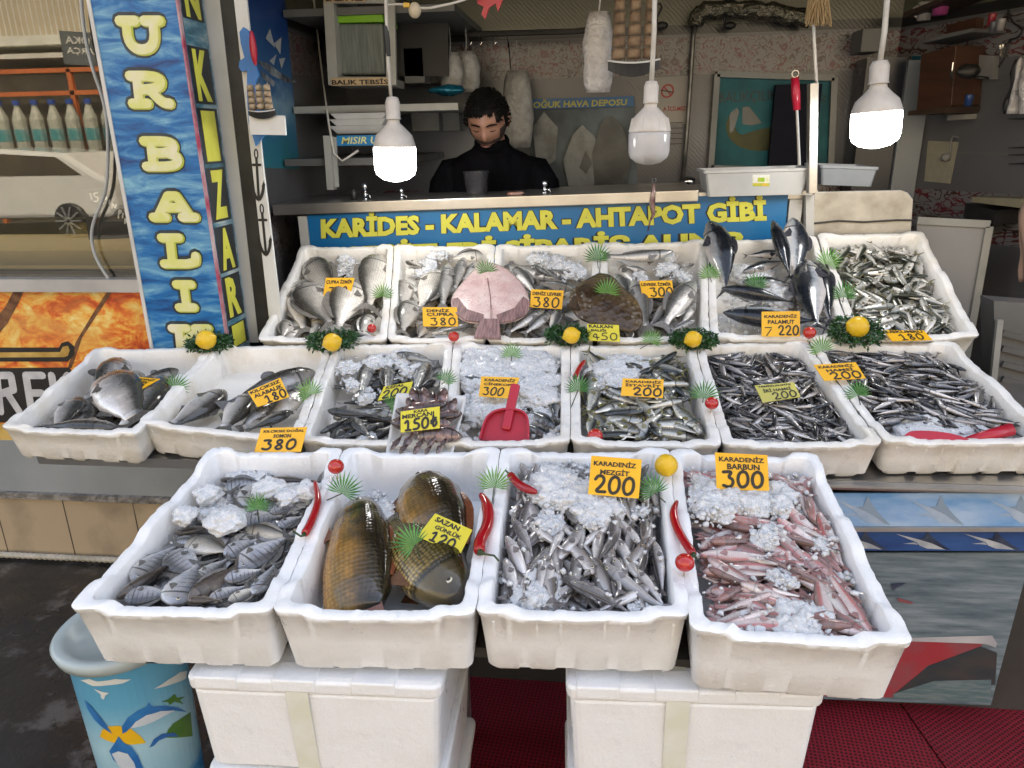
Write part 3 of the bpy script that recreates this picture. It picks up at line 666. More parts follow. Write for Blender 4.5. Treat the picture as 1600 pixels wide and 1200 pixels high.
for (r, i), n_ in (((1, 3), 6), ((2, 7), 7), ((2, 2), 5)):      # boxes with moulded ribs on the front
    b = BOX[(r, i)]; o = [x for x in bpy.data.objects if x.get('label') == BL[(r, i)]][0]
    for k in range(n_):
        u = .10+.80*(k+(.18 if k % 2 else -.12))/(n_-1); D = .135 if r == 1 else .09; g = MB(); e = b.ex*.002
        a0, a1 = b.at(u, .0045/b.L, -.018), b.at(u, .0185/b.L, -D); f_ = (b.ey*-.0012)
        g.add([a0-e+f_, a0+e+f_, a1+e+f_, a1-e+f_, a0-e-f_*3, a0+e-f_*3, a1+e-f_*3, a1-e-f_*3], [(0, 1, 2, 3), (7, 6, 5, 4), (0, 4, 5, 1), (1, 5, 6, 2), (2, 6, 7, 3), (3, 7, 4, 0)]); g.build('rib', M['foam'] if r == 1 else M['foam_old'], o)
# ------------------------------------------------------------------ stall tables under the boxes
st = empty('fish_stall', (0, 1.7, 0), 'stepped steel stall table carrying the three rows of foam boxes', 'stall table')
def deck(r, x0, x1, y0, y1, th=.03, drop=BH+.004, mm=None, nm='deck'):
    p0, n = row_plane(r); g = MB()
    def z(y): return p0.z+math.tan(R(ROWS[r][1]))*(y-p0.y)-drop/math.cos(R(ROWS[r][1]))
    g.slab([(x0, y0, z(y0)), (x1, y0, z(y0)), (x1, y1, z(y1)), (x0, y1, z(y1))], n, th); return g.build(nm, mm or M['steel'], st), z
d2, z2 = deck(2, -1.6, 1.42, 1.79, 2.36); d3, z3 = deck(3, -1.1, 1.18, 2.42, 2.92)
d1, z1 = deck(1, -.74, .46, 1.20, 1.70, .025, drop=.154, mm=M['dark'])
for x in (-.66, -.34, .04, .36):
    g = MB(); g.bx(x-.015, x+.015, 1.62, 1.65, 0, .69); g.build('leg', M['alu'], st)
ze = onY((1500, 768), 1.765).z; g = MB(); g.bx(.30, 1.42, 1.765, 1.789, ze, z2(1.79)-.002); g.build('front_edge', M['alu'], st)
g = MB(); g.bx(-1.2, 1.3, 1.87, 2.9, 0, .55); g.build('cabinet', M['dark'], st)
g = MB(); g.bx(-1.0, 1.15, 2.40, 2.9, .55, .84); g.build('step', M['alu'], st)

# printed strips and the ship panel on the front of the right counter
def strip_sheet(x0, x1, y, za, zb): return Sheet((x0, y, za), (x1, y, za), (x1, y, zb), (x0, y, zb))
def m_strip(name, a, b_):
    t = NT(name); v = t.coord('Object', (1, 1, 3)); t.p(col=t.ramp(t.noise(v, 5, 5, .6), [(.35, a), (.65, b_)]), rough=.3); return t.m
zA = z2(1.79)-.105
s1 = sheet_px([(1230, 822), (1640, 822), (1640, 771), (1230, 771)], (0, 1.79, 0), (0, -1, 0))
s2 = sheet_px([(1230, 860), (1640, 861), (1640, 828), (1230, 828)], (0, 1.80, 0), (0, -1, 0))
marl = mat('marlin_print', (.5, .52, .53), .35, (.3, .33, .37), 20); mback = mat('marlin_back_print', (.02, .03, .06), .35, (.06, .08, .12), 20); mpale = mat('pale_fish_print', (.34, .44, .58), .35, (.46, .54, .64), 16)
def marlin(s, ga, gb, u, v, w, h, k=.001):
    def P(pts): return [(u+w*a, v+h*b) for a, b in pts]
    s.shape(ga, P([(-.55, .85), (0, .6), (.2, .5), (.45, .35), (.8, .05), (.3, .1), (.1, .25), (.02, .42)]), k)
    s.shape(ga, P([(-.35, .35), (-.02, .42), (.06, .3), (-.1, .33)]), k+.0004)
    s.shape(gb, P([(0, .62), (.2, .62), (.32, .98), (.42, .72), (.62, .42), (.95, .02), (.78, .07), (.45, .36), (.2, .5)]), k+.0008)
for s, nm, mm, us, pa_, lab in ((s1, 'marlin_strip', m_strip('pale_sea_strip', (.16, .34, .62), (.42, .56, .74)), (.27, .55, .85), mpale, 'pale blue printed strip with white marlins under the steel counter edge'), (s2, 'marlin_strip', m_strip('deep_sea_strip', (.02, .055, .19), (.04, .11, .30)), (.26, .5, .76), None, 'dark blue printed strip with leaping marlins above the ship panel')):
    g = MB(); s.plate(g, .004); o = tag(g.build(nm, mm), lab, 'printed strip', 'printed strips on the counter front')
    bm_ = mback if s is s2 else mat('soft_back', (.25, .33, .42), .4, (.3, .38, .48), 9)
    for u in us:
        ga, gb = MB(), MB(); marlin(s, ga, gb, u, .02, .14, .95)
        k_ = ga.build('marlin_print', pa_ or marl, o); gb.build('back_print', bm_, k_)
g = MB(); bl_, br_ = hit((1230, 826), (0, 1.788, 0), (0, -1, 0)), hit((1640, 826), (0, 1.788, 0), (0, -1, 0)); g.bar(bl_, br_, .012, .012); g.build('strip_rail', M['alu'], st)
SP = sheet_px([(1120, 1086), (1548, 1102), (1612, 864), (1120, 864)], (0, 1.82, 0), (0, -1, 0))
t = NT('sea_photo_print'); v = t.coord('Object', (1, 1, 8)); t.p(col=t.ramp(t.noise(v, 5, 6, .6), [(.35, (.085, .125, .15)), (.5, (.15, .20, .225)), (.7, (.26, .31, .34))]), rough=.25)
t.bump(t.noise(t.coord('Object', (1, 1, 90)), 3, 1), .15, .002)
g = MB(); SP.plate(g, .006); sp = tag(g.build('ship_print', t.m), 'large worn printed panel of a ship bow on grey sea, below the marlin strips', 'printed panel')
red = mat('hull_red_print', (.34, .04, .05), .3, (.22, .09, .10), 9); hull = mat('hull_dark_print', (.035, .045, .05), .3, (.06, .055, .05), 10, scale=(1, 1, 2)); teal = mat('teal_water_print', (.09, .15, .16), .3, (.17, .22, .22), 20, scale=(1, 1, 6)); wline = mat('white_line_print', (.5, .5, .5), .4, (.35, .36, .38), 8)
g = MB(); SP.shape_px(g, [(1120, 1010), (1400, 1000), (1536, 1006), (1530, 1014), (1450, 1040), (1395, 1090), (1120, 1085)], .001); g.build('red_hull', red, sp)
g = MB(); SP.shape_px(g, [(1532, 1010), (1452, 1040), (1400, 1082), (1555, 1070), (1558, 1020)], .0018); g.build('dark_hull', hull, sp)
g = MB(); SP.shape_px(g, [(1396, 1084), (1460, 1064), (1549, 1062), (1547, 1098), (1396, 1090)], .0026); g.build('water', teal, sp)
g = MB(); SP.shape_px(g, [(1400, 997), (1550, 993), (1558, 1005), (1556, 1012), (1540, 1006), (1420, 1002)], .0032); g.build('white_line', wline, sp)
g = MB()
for a in ([(1392, 912), (1416, 911), (1400, 919), (1396, 924)],): SP.shape_px(g, a, .0036)
g.build('scratch_mark', mback, sp)
g = MB(); SP.shape_px(g, [(1402, 934), (1428, 941), (1424, 944), (1404, 940)], .0036); g.build('red_mark', red, sp)

# ------------------------------------------------------------------ stacked lidded foam boxes at the front
tape = mat('old_packing_tape', (.74, .73, .60), .35, (.82, .82, .76), 9)
def lidded(x0, x1, yf, zt, yaw, label, hgt=.235, dep=.42, TX=-.03):
    root = empty('lidded_foam_box', ((x0+x1)/2, yf, zt-hgt), label, 'foam box', 'closed foam boxes stacked under the front row'); root.rotation_euler = (0, 0, yaw)
    w = (x1-x0)/2
    def rr(w_, y0, y1, rad=.02):
        out = []
        for cx, cy, a0 in ((w_-rad, y0+rad, -90), (w_-rad, y1-rad, 0), (-w_+rad, y1-rad, 90), (-w_+rad, y0+rad, 180)):
            out += [(cx+rad*math.cos(R(a0+j*30)), cy+rad*math.sin(R(a0+j*30))) for j in range(4)]
        return out
    def solid(levels):
        g = MB(); n = 16
        for w_, y0, y1, z in levels:
            for x, y in rr(w_, y0, y1): g.v.append((x, y, z))
        for k in range(len(levels)-1): g.f += [(k*n+j, k*n+(j+1) % n, (k+1)*n+(j+1) % n, (k+1)*n+j) for j in range(n)]
        g.f += [tuple(range(n-1, -1, -1)), tuple((len(levels)-1)*n+j for j in range(n))]; g.mi = [0]*len(g.f); return g
    def put(o): o.parent = root; return o
    lidh = .040
    put(solid([(w-.024, .012, dep-.012, 0), (w-.018, .006, dep-.006, .01), (w-.008, .001, dep, hgt-lidh-.006), (w-.010, .003, dep-.003, hgt-lidh)]).build('body', M['foam'], None, bevel=.004))
    put(solid([(w-.008, .002, dep-.002, hgt-lidh+.001), (w-.001, -.002, dep+.002, hgt-lidh+.005), (w, -.003, dep+.002, hgt-.012), (w-.004, .002, dep-.004, hgt-.008), (w-.014, .012, dep-.014, hgt-.006)]).build('lid', M['foam'], None, bevel=.003))
    for k in range(3):
        g = MB(); g.bx(-w+.02+k*(w*2-.04)/3, -w+.02+(k*(w*2-.04)+ (w*2-.04)*.55)/3, -.006, .05, hgt-.030, hgt-.003)
        put(g.build('lid_rib', M['foam'], None, bevel=.003))
    g = MB(); x = TX
    g.add([(x-.022, .15, hgt-.0045), (x+.022, .15, hgt-.0045), (x+.022, .0135, hgt-.0045), (x-.022, .0135, hgt-.0045), (x+.022, -.0035, hgt+.0015-.006), (x-.022, -.0035, hgt-.0045), (x+.022, -.0038, hgt-.05), (x-.022, -.0038, hgt-.05), (x+.024, .005, .0), (x-.02, .005, .0)], [(0, 1, 2, 3), (3, 2, 4, 5), (5, 4, 6, 7), (7, 6, 8, 9)])
    put(g.build('tape', tape)); return root
sa, sb = onZ((287, 1052), .642), onZ((690, 1068), .642); sc_, sd = onZ((884, 1068), .642), onZ((1293, 1080), .642)
for (a, b_, nm, ty) in ((sa, sb, 'left', 1), (sc_, sd, 'right', 0)):
    yaw = math.atan2(b_.y-a.y, b_.x-a.x)
    lidded(a.x, b_.x, (a.y+b_.y)/2, .642, yaw, f'upper closed foam box of the {nm} stack, old tape down its front')
    lidded(a.x+.004, b_.x-.006, (a.y+b_.y)/2+.006, .406, yaw, f'second closed foam box from the top of the {nm} stack')
    lidded(a.x+.002, b_.x-.004, (a.y+b_.y)/2+.012, .170, yaw, f'lowest closed foam box of the {nm} stack, hardly in the picture', .170)
# ================================================================== fish
def lerp_prof(p, u):
    for (a, x), (b, y) in zip(p[:-1], p[1:]):
        if u <= b:
            f = (u-a)/(b-a); f = f*f*(3-2*f)*.5+f*.5; return x+(y-x)*f
    return p[-1][1]
PROF = {
 'bream': [(0, .12), (.04, .42), (.12, .76), (.25, .98), (.4, 1), (.58, .84), (.75, .55), (.9, .26), (1, .2)],
 'bass': [(0, .14), (.06, .42), (.18, .78), (.35, 1), (.5, .98), (.7, .72), (.87, .4), (1, .33)],
 'bonito': [(0, .04), (.07, .38), (.2, .78), (.4, 1), (.55, .95), (.75, .58), (.9, .2), (1, .09)],
 'anchovy': [(0, .2), (.07, .6), (.22, .95), (.4, 1), (.6, .84), (.8, .52), (1, .26)],
 'carp': [(0, .25), (.05, .5), (.14, .76), (.3, 1), (.5, 1), (.7, .8), (.87, .48), (1, .4)],
 'carp_cut': [(0, .25), (.06, .5), (.18, .74), (.4, .93), (.65, 1), (.85, .95), (1, .75)],
 'trout': [(0, .2), (.05, .5), (.16, .82), (.35, 1), (.55, .95), (.75, .68), (.9, .42), (1, .36)],
}
def m_fish(name, back, side, belly, fin, stripes=0, stripe_dark=.45, scale=0, metal=.3, rough=.22, tint=None, oblique=0, lo=.36, hi=.72, spots=0, scol=None, bumpk=.3, lines=.0, coat=.5, head=.5, headc=None, gillw=0, gillk=.85, band=None):
    t = NT(name); at = t.n('Attribute', attribute_name='fc'); o = t.sep(at.outputs['Color'], 'C'); v, u, k = o[0], o[1], o[2]
    c = t.coord('Object'); inf = t.n('ObjectInfo'); rnd = inf.outputs['Random']
    add = t.n('VectorMath', operation='ADD'); t.l(c, add.inputs[0]); t.l(rnd, add.inputs[1]); cc = add.outputs[0]
    nz = t.noise(cc, 22, 4, .6); vv = t.math('ADD', v, t.math('MULTIPLY', t.math('SUBTRACT', nz, .5), .28))
    col = t.ramp(vv, [(.08, belly), (lo, side), (hi, back), (.98, tuple(q*.7 for q in back))])
    if tint is not None:
        hue = t.math('MULTIPLY', t.ramp(t.noise(cc, 9, 3), [(.4, 0), (.65, .6)]), t.ramp(v, [(.5, 1), (.78, .0)])); col = t.mix(hue, col, tint)
    if stripes:
        w = t.math('SINE', t.math('ADD', t.math('MULTIPLY', u, stripes), t.math('MULTIPLY', nz, 2.2)))
        s = t.math('MULTIPLY', t.ramp(w, [(.45, 0), (.9, 1)]), t.math('MULTIPLY', t.ramp(v, [(.3, 0), (.55, 1)]), stripe_dark)); col = t.mix(s, col, tuple(q*.35 for q in back))
    if oblique:
        w = t.math('SINE', t.math('ADD', t.math('MULTIPLY', v, oblique), t.math('MULTIPLY', u, -16)))
        s = t.math('MULTIPLY', t.ramp(w, [(.5, 0), (.8, 1)]), t.math('MULTIPLY', t.ramp(v, [(.5, 0), (.6, .5), (.8, .3)]), 1.0)); col = t.mix(s, col, tuple(q*.35 for q in back))
    if spots:
        s = t.math('MULTIPLY', t.math('LESS_THAN', t.vor(cc, spots), .22), t.ramp(v, [(.45, 0), (.65, .8)])); col = t.mix(s, col, tuple(q*.3 for q in back))
    h = t.noise(cc, 90, 3)
    if scale:
        # overlapping scales from the body grid
        cmb = t.n('CombineXYZ'); t.l(t.math('MULTIPLY', u, 34), cmb.inputs[0]); t.l(t.math('MULTIPLY', v, 15), cmb.inputs[1])
        br = t.n('TexBrick'); t.l(cmb.outputs[0], br.inputs[0]); br.offset = .5; br.inputs['Scale'].default_value = 1; br.inputs['Brick Width'].default_value = 1; br.inputs['Row Height'].default_value = 1
        vo = t.vor(cmb.outputs[0], 1, rnd=.25); s = t.ramp(vo, [(.30, 0), (.52, 1)]); body = t.ramp(u, [(.2, 0), (.24, 1), (.98, 1), (1, 0)])
        col = t.mix(t.math('MULTIPLY', t.math('MULTIPLY', s, body), scale), col, scol or tuple(q*.25 for q in back)); h = t.math('ADD', h, t.math('MULTIPLY', t.math('MULTIPLY', vo, body), -1.5))
    ln = t.math('SINE', t.math('ADD', t.math('MULTIPLY', v, 95), t.math('MULTIPLY', nz, 5))); col = t.mix(t.math('MULTIPLY', t.ramp(ln, [(.3, 0), (.9, 1)]), lines), col, tuple(q*.6 for q in back))
    blot = t.math('MULTIPLY', t.ramp(t.noise(cc, 40, 4, .65), [(.5, 0), (.7, .35)]), t.ramp(v, [(.45, 1), (.65, 0)])); col = t.mix(blot, col, belly); h = t.math('ADD', h, t.math('MULTIPLY', ln, .2 if lines else 0))
    col = t.mix(t.ramp(u, [(.03, head), (.195, head*.8), (.232, 0)]), col, headc or tuple(q*1.6+.02 for q in back))
    if band: col = t.mix(t.math('MULTIPLY', t.ramp(t.math('ADD', v, t.math('MULTIPLY', t.math('SUBTRACT', nz, .5), .2)), [(.48, 0), (.56, .8), (.68, .8), (.76, 0)]), t.ramp(t.noise(cc, 12, 3), [(.35, .2), (.6, 1)])), col, band)
    gill = t.ramp(u, [(.205-gillw, 0), (.222-gillw*.4, gillk), (.232+gillw*.4, gillk), (.252+gillw, 0)]); col = t.mix(gill, col, tuple(q*.3 for q in back))
    mouth = t.ramp(u, [(0, .5), (.035, 0)]); col = t.mix(mouth, col, (.05, .03, .03))
    br_ = t.math('ADD', .72, t.math('MULTIPLY', rnd, .5)); hsv = t.n('HueSaturation'); t.l(br_, hsv.inputs['Value']); t.l(col, hsv.inputs['Color']); col = hsv.outputs[0]
    fr = t.mix(t.ramp(t.noise(t.coord('Object', (8, 60, 8)), 8, 2), [(.4, 0), (.6, .6)]), fin, tuple(q*.45 for q in fin))
    col = t.mix(t.math('GREATER_THAN', k, .4), col, fr); col = t.mix(t.math('GREATER_THAN', k, .7), col, (.62, .56, .40)); col = t.mix(t.math('GREATER_THAN', k, .9), col, (.006, .006, .008))
    t.p(col=col, rough=t.ramp(nz, [(.3, rough*.7), (.7, rough*1.6)]), metal=t.math('MULTIPLY', t.math('LESS_THAN', k, .4), metal), coat=coat, coatr=.07, spec=.5)
    t.bump(h, bumpk, .0025); return t.m
def fish_parts(L, H, Wd, prof, nu=18, nr=12, tail=.2, fork=.5, tailh=.9, bend=0.0, twist=0.0, dors=(.3, .85, .16), pect=.16, eye=.05, seed=0, belly=.5, eyeu=.095, pecty=.2):
    """local: +X head, +Y back, +Z flank up. returns dict part -> (verts, faces, fc)"""
    P = PROF[prof]
    def X(u): return L*(.5-u)
    def bendp(x, y, z):
        q = x/L; return (x, y-bend*L*(4*q*q-.3)*.5, z+twist*L*(4*q*q-.3)*.5*1.0)
    out = {}; vs, fs, fc = [], [], []
    us = [((i/(nu-1))**1.25) for i in range(nu)]
    for u in us:
        hh = max(.02, lerp_prof(P, u))*H/2; ww = max(.02, lerp_prof(P, u)**.8)*Wd/2*(1-.55*max(0, u-.55)/.45); cy = (belly-.5)*H*math.sin(math.pi*min(1, u*1.1))*-.3
        for k in range(nr):
            a = 2*math.pi*k/nr; ca, sa_ = math.cos(a), math.sin(a)
            y = cy+hh*(abs(ca)**.9)*(1 if ca > 0 else -1); z = ww*(abs(sa_)**.8)*(1 if sa_ > 0 else -1)
            vs.append(bendp(X(u), y, z)); fc.append(((ca+1)/2, u, 0))
    fs = [(i*nr+k, i*nr+(k+1) % nr, (i+1)*nr+(k+1) % nr, (i+1)*nr+k) for i in range(nu-1) for k in range(nr)]
    fs += [tuple(range(nr-1, -1, -1)), tuple((nu-1)*nr+k for k in range(nr))]; out['body'] = (vs, fs, fc)
    # tail fin: a thin two-sided fan
    th = H*tailh/2; n = 9; v2, f2 = [], []; b0 = lerp_prof(P, 1)*H/2
    for s in (1, -1):
        for i in range(n):
            q = -1+2*i/(n-1); yb = b0*q; yt = th*q; xt = -L*.5-L*tail*(1-fork*(1-abs(q)**1.3)); 
            v2.append(bendp(-L*.49, yb, s*Wd*.05)); v2.append(bendp(-L*.5-L*tail*.45*(1-fork*.5*(1-abs(q))), yb*.4+yt*.6*(.55+.45*abs(q)), s*.0006+.004*math.sin(q*5)*L*.3)); v2.append(bendp(xt, yt, s*.0004+.006*L*math.sin(q*3+seed)))
    for s in (0, 1):
        for i in range(n-1):
            for j in (0, 1):
                a = s*n*3+i*3+j; f2.append((a, a+1, a+4, a+3) if s == 0 else (a+3, a+4, a+1, a))
    out['tail_fin'] = (v2, f2, [(.5, 1, .5)]*len(v2))
    if dors:
        u0, u1, dh = dors; n = 8; v3, f3 = [], []
        for i in range(n):
            u = u0+(u1-u0)*i/(n-1); y0 = lerp_prof(P, u)*H/2*.97; hgt = H*dh*(math.sin(math.pi*(i+.6)/(n+.2))**.6)
            for s in (1, -1): v3 += [bendp(X(u), y0, s*Wd*.035), bendp(X(u)-.3*hgt, y0+hgt, s*.0006)]
        for i in range(n-1): a = i*4; f3 += [(a, a+1, a+5, a+4), (a+2, a+6, a+7, a+3)]
        out['dorsal_fin'] = (v3, f3, [(.9, .5, .5)]*len(v3))
        u0, u1 = .58, .78; v4, f4 = [], []; n = 5
        for i in range(n):
            u = u0+(u1-u0)*i/(n-1); y0 = -lerp_prof(P, u)*H/2*.97; hgt = H*dh*.7*(1-i/n)
            for s in (1, -1): v4 += [bendp(X(u), y0, s*Wd*.035), bendp(X(u)-.5*hgt, y0-hgt, s*.0006)]
        for i in range(n-1): a = i*4; f4 += [(a, a+1, a+5, a+4), (a+2, a+6, a+7, a+3)]
        out['anal_fin'] = (v4, f4, [(.2, .7, .5)]*len(v4))
    if pect:
        for s in (1, -1):
            v5, f5 = [], []; u = .26; zz = Wd/2*.94*s*math.sqrt(1-min(.9, (2*pecty)**2)*.8); y0 = -H*pecty; pl = L*pect
            root = (X(u), y0, zz*.97)
            for e in (0, .0012*s):
                v5.append(bendp(root[0], root[1], root[2]+e))
                for i in range(5):
                    a = R(-28+i*13); v5.append(bendp(root[0]-pl*math.cos(a)*(1-.06*abs(i-2)), root[1]+pl*math.sin(a)-pl*.12, zz*.97+e+s*(.0005+pl*.012*(1+i%2))))
            f5 = [(0, i+1, i+2) for i in range(4)]+[(6, i+8, i+7) for i in range(4)]
            out['pectoral_fin' if s == 1 else 'pectoral_fin_'] = (v5, f5, [(.4, .3, .5)]*len(v5))
    if eye:
        u = eyeu; r = H*eye; hh = lerp_prof(P, u)
        for s in (1, -1):
            zz = Wd/2*(hh**.8)*.93*s; cy = H*.10*hh; v6, f6, c6 = [], [], []
            for rr, dz, kk in ((1, 0, .8), (.62, .25, .8), (.58, .26, 1), (.02, .34, 1)):
                for k in range(8):
                    a = k*math.pi/4; v6.append(bendp(X(u)+r*rr*math.cos(a), cy+r*rr*math.sin(a), zz+s*r*dz)); c6.append((.5, .1, kk))
            f6 = [(i*8+k, i*8+(k+1) % 8, (i+1)*8+(k+1) % 8, (i+1)*8+k) for i in range(3) for k in range(8)]+[tuple(24+k for k in range(8))]
            out['eye' if s == 1 else 'eye_'] = (v6, f6, c6)
    return out
def fish_mesh(name, parts, mm, keys=None):
    vs, fs, fc = [], [], []
    for k in (keys or parts):
        if k not in parts: continue
        o = len(vs); vs += parts[k][0]; fs += [tuple(i+o for i in f) for f in parts[k][1]]; fc += parts[k][2]
    me = bpy.data.meshes.new(name); me.from_pydata(vs, [], fs); me.materials.append(mm)
    bm = bmesh.new(); bm.from_mesh(me); bmesh.ops.recalc_face_normals(bm, faces=bm.faces); bm.to_mesh(me); bm.free()
    me.polygons.foreach_set('use_smooth', [True]*len(me.polygons))
    at = me.attributes.new('fc', 'FLOAT_COLOR', 'POINT'); at.data.foreach_set('color', [q for c in fc for q in (*c, 1)]); me.update(); return me
SPEC = {   # proportions and colour of each kind
 'bream': dict(m=m_fish('bream_skin', (.075, .07, .06), (.60, .56, .49), (.94, .88, .78), (.24, .22, .19), scale=.25, metal=.03, lo=.44, hi=.84, lines=.15), H=.43, W=.20, prof='bream', tail=.2, fork=.6),
 'striped_bream': dict(m=m_fish('striped_bream_skin', (.11, .11, .115), (.52, .52, .53), (.88, .87, .84), (.14, .135, .13), stripes=58, stripe_dark=.6, scale=.25, metal=.25, tint=(.42, .46, .58)), H=.50, W=.19, prof='bream', tail=.2, fork=.6),
 'brown_bream': dict(m=m_fish('brown_bream_skin', (.09, .07, .055), (.26, .22, .18), (.55, .48, .40), (.10, .08, .07), scale=.3, metal=.3), H=.42, W=.2, prof='bream', tail=.2, fork=.6),
 'bass': dict(m=m_fish('bass_skin', (.15, .15, .14), (.62, .60, .57), (.92, .87, .80), (.24, .23, .22), scale=.18, metal=.35, spots=0), H=.25, W=.16, prof='bass', tail=.17, fork=.45, dors=(.35, .8, .2)),
 'bonito': dict(m=m_fish('bonito_skin', (.014, .018, .025), (.28, .31, .34), (.72, .66, .63), (.05, .05, .06), oblique=44, metal=.1, rough=.25, lo=.45, hi=.56), H=.28, W=.20, prof='bonito', tail=.14, fork=.8, tailh=.9, dors=(.35, .6, .12), eye=.04),
 'trout': dict(m=m_fish('trout_skin', (.055, .052, .045), (.38, .365, .345), (.74, .70, .66), (.10, .09, .08), spots=75, metal=.25, rough=.2, tint=(.44, .41, .39)), H=.36, W=.19, prof='trout', tail=.15, fork=.25, tailh=.75, dors=(.42, .58, .2)),
 'mullet': dict(m=m_fish('mullet_skin', (.07, .07, .07), (.26, .27, .27), (.66, .66, .64), (.13, .13, .13), scale=.35, metal=.45), H=.24, W=.18, prof='trout', tail=.18, fork=.5),
 'bluefish': dict(m=m_fish('bluefish_skin', (.06, .075, .085), (.28, .30, .32), (.6, .6, .6), (.12, .12, .12), metal=.5), H=.27, W=.16, prof='bass', tail=.2, fork=.6),
 'carp': dict(m=m_fish('carp_skin', (.022, .02, .009), (.30, .21, .045), (.66, .46, .17), (.14, .06, .03), scale=.85, metal=.06, rough=.16, lo=.30, hi=.85, scol=(.035, .028, .008), bumpk=.5, lines=0, head=.92, headc=(.05, .038, .014), gillw=.012), H=.44, W=.33, prof='carp', tail=.18, fork=.4, tailh=.8, dors=(.36, .8, .12), pect=.17, eye=.055, pecty=.40),
 'mirror_carp': dict(m=m_fish('mirror_carp_skin', (.010, .009, .007), (.17, .105, .022), (.52, .26, .05), (.22, .07, .03), scale=.4, scol=(.05, .035, .012), metal=.05, rough=.16, lo=.3, hi=.62, tint=(.34, .17, .03), bumpk=.25, head=.75, headc=(.06, .045, .018), gillw=.012), H=.44, W=.34, prof='carp', tail=.18, fork=.4, tailh=.8, dors=(.36, .8, .1), pect=.17, eye=.055, pecty=.40),
 'front_carp': None,
 'mackerel': dict(m=m_fish('mackerel_skin', (.045, .05, .035), (.46, .45, .40), (.82, .79, .72), (.2, .18, .1), metal=.3, lo=.48, hi=.70), H=.29, W=.15, prof='anchovy', tail=.16, fork=.7, dors=(.4, .7, .12), pect=.1),
 'horse_mackerel': dict(m=m_fish('horse_mackerel_skin', (.045, .05, .05), (.38, .39, .37), (.76, .75, .68), (.22, .2, .08), metal=.4, lo=.42, hi=.70), H=.27, W=.15, prof='anchovy', tail=.16, fork=.8, dors=(.35, .8, .12), pect=.14, eye=.08),
 'anchovy': dict(m=m_fish('anchovy_skin', (.035, .038, .045), (.30, .29, .29), (.72, .69, .67), (.1, .09, .09), metal=.35, lo=.40, hi=.60, tint=(.16, .13, .12)), H=.19, W=.13, prof='anchovy', tail=.14, fork=.7, dors=None, pect=None, eye=.12),
 'whiting': dict(m=m_fish('whiting_skin', (.15, .14, .135), (.47, .455, .45), (.82, .80, .78), (.22, .2, .2), metal=.25, tint=(.40, .37, .38), gillk=.3, head=.3), H=.195, W=.14, prof='anchovy', tail=.13, fork=.2, dors=(.3, .85, .14), pect=.12, eye=.12),
 'red_mullet': dict(m=m_fish('red_mullet_skin', (.34, .22, .20), (.62, .55, .53), (.88, .84, .81), (.36, .20, .19), metal=.12, tint=(.55, .36, .35), scale=.2, gillk=.4, head=.35, headc=(.40, .17, .15), band=(.48, .10, .10)), H=.22, W=.15, prof='trout', tail=.17, fork=.6, dors=(.3, .7, .16), pect=.12, eye=.07),
 'picarel': dict(m=m_fish('picarel_skin', (.07, .045, .04), (.20, .15, .14), (.55, .48, .46), (.2, .1, .09), metal=.3, tint=(.3, .14, .12), stripes=30), H=.26, W=.17, prof='bass', tail=.17, fork=.5, dors=(.3, .8, .14), pect=.12, eye=.09),
}
SPEC['front_carp'] = dict(SPEC['mirror_carp'], prof='carp_cut', tail=.04, H=.43, W=.34)
def spec_parts(kind, L, **k):
    s = SPEC[kind]; a = dict(prof=s['prof'], tail=s.get('tail', .2), fork=s.get('fork', .5), tailh=s.get('tailh', .9), dors=s.get('dors', (.3, .85, .16)), pect=s.get('pect', .16), eye=s.get('eye', .05), pecty=s.get('pecty', .2)); a.update(k)
    fat = a.pop('fat', 1); thick = a.pop('thick', 1)
    return fish_parts(L, L*s['H']*fat, L*s['W']*thick, **a)
def frame(head, tail, n, flip=1, roll=0):
    ex = (head-tail).normalized(); n = (n-ex*n.dot(ex)).normalized(); ey = n.cross(ex)*flip
    y = ey*math.cos(R(roll))+n*math.sin(R(roll)); z = ex.cross(y)
    return Matrix((ex, y, z)).transposed()
def big_fish(kind, b, head, tail, label, d=-.03, flip=1, roll=0, fat=1, bend=0, twist=0, group=None, cat='fish', dh=None, dt=None, thick=1, n=None, pts=None, name=None):
    """a fish with parts: head and tail given as photo pixels on the plane d above the rim plane (or as points)"""
    H_, T_ = pts or (b.on(head, d if dh is None else dh), b.on(tail, d if dt is None else dt)); s = SPEC[kind]; tl = s.get('tail', .2)
    if pts is None and isinstance(b, Box): ex_ = (H_-T_).normalized(); sd = .42*s['H']*fat*(H_-T_).length*abs(ex_.dot(b.ex)); H_, T_ = b.clamp(H_, .018, sd), b.clamp(T_, .018, sd)
    full = (H_-T_).length; L = full/(1+tl*.85); parts = spec_parts(kind, L, fat=fat, thick=thick, bend=bend, twist=twist, nu=20, nr=14, seed=len(bpy.data.objects))
    m3 = frame(H_, T_, n or (b.n+(CO-(H_+T_)/2).normalized()*.6), flip, roll); ctr = H_-(m3 @ Vector((1, 0, 0)))*L*.5
    o = link(name or kind, fish_mesh(kind, parts, s['m'], ['body'])); o.matrix_basis = Matrix.Translation(ctr) @ m3.to_4x4()
    for nm in parts:
        if nm == 'body': continue
        c = link(nm.rstrip('_'), fish_mesh(nm.rstrip('_'), {nm: parts[nm]}, s['m'])); c.parent = o
    return tag(o, label, cat, group)
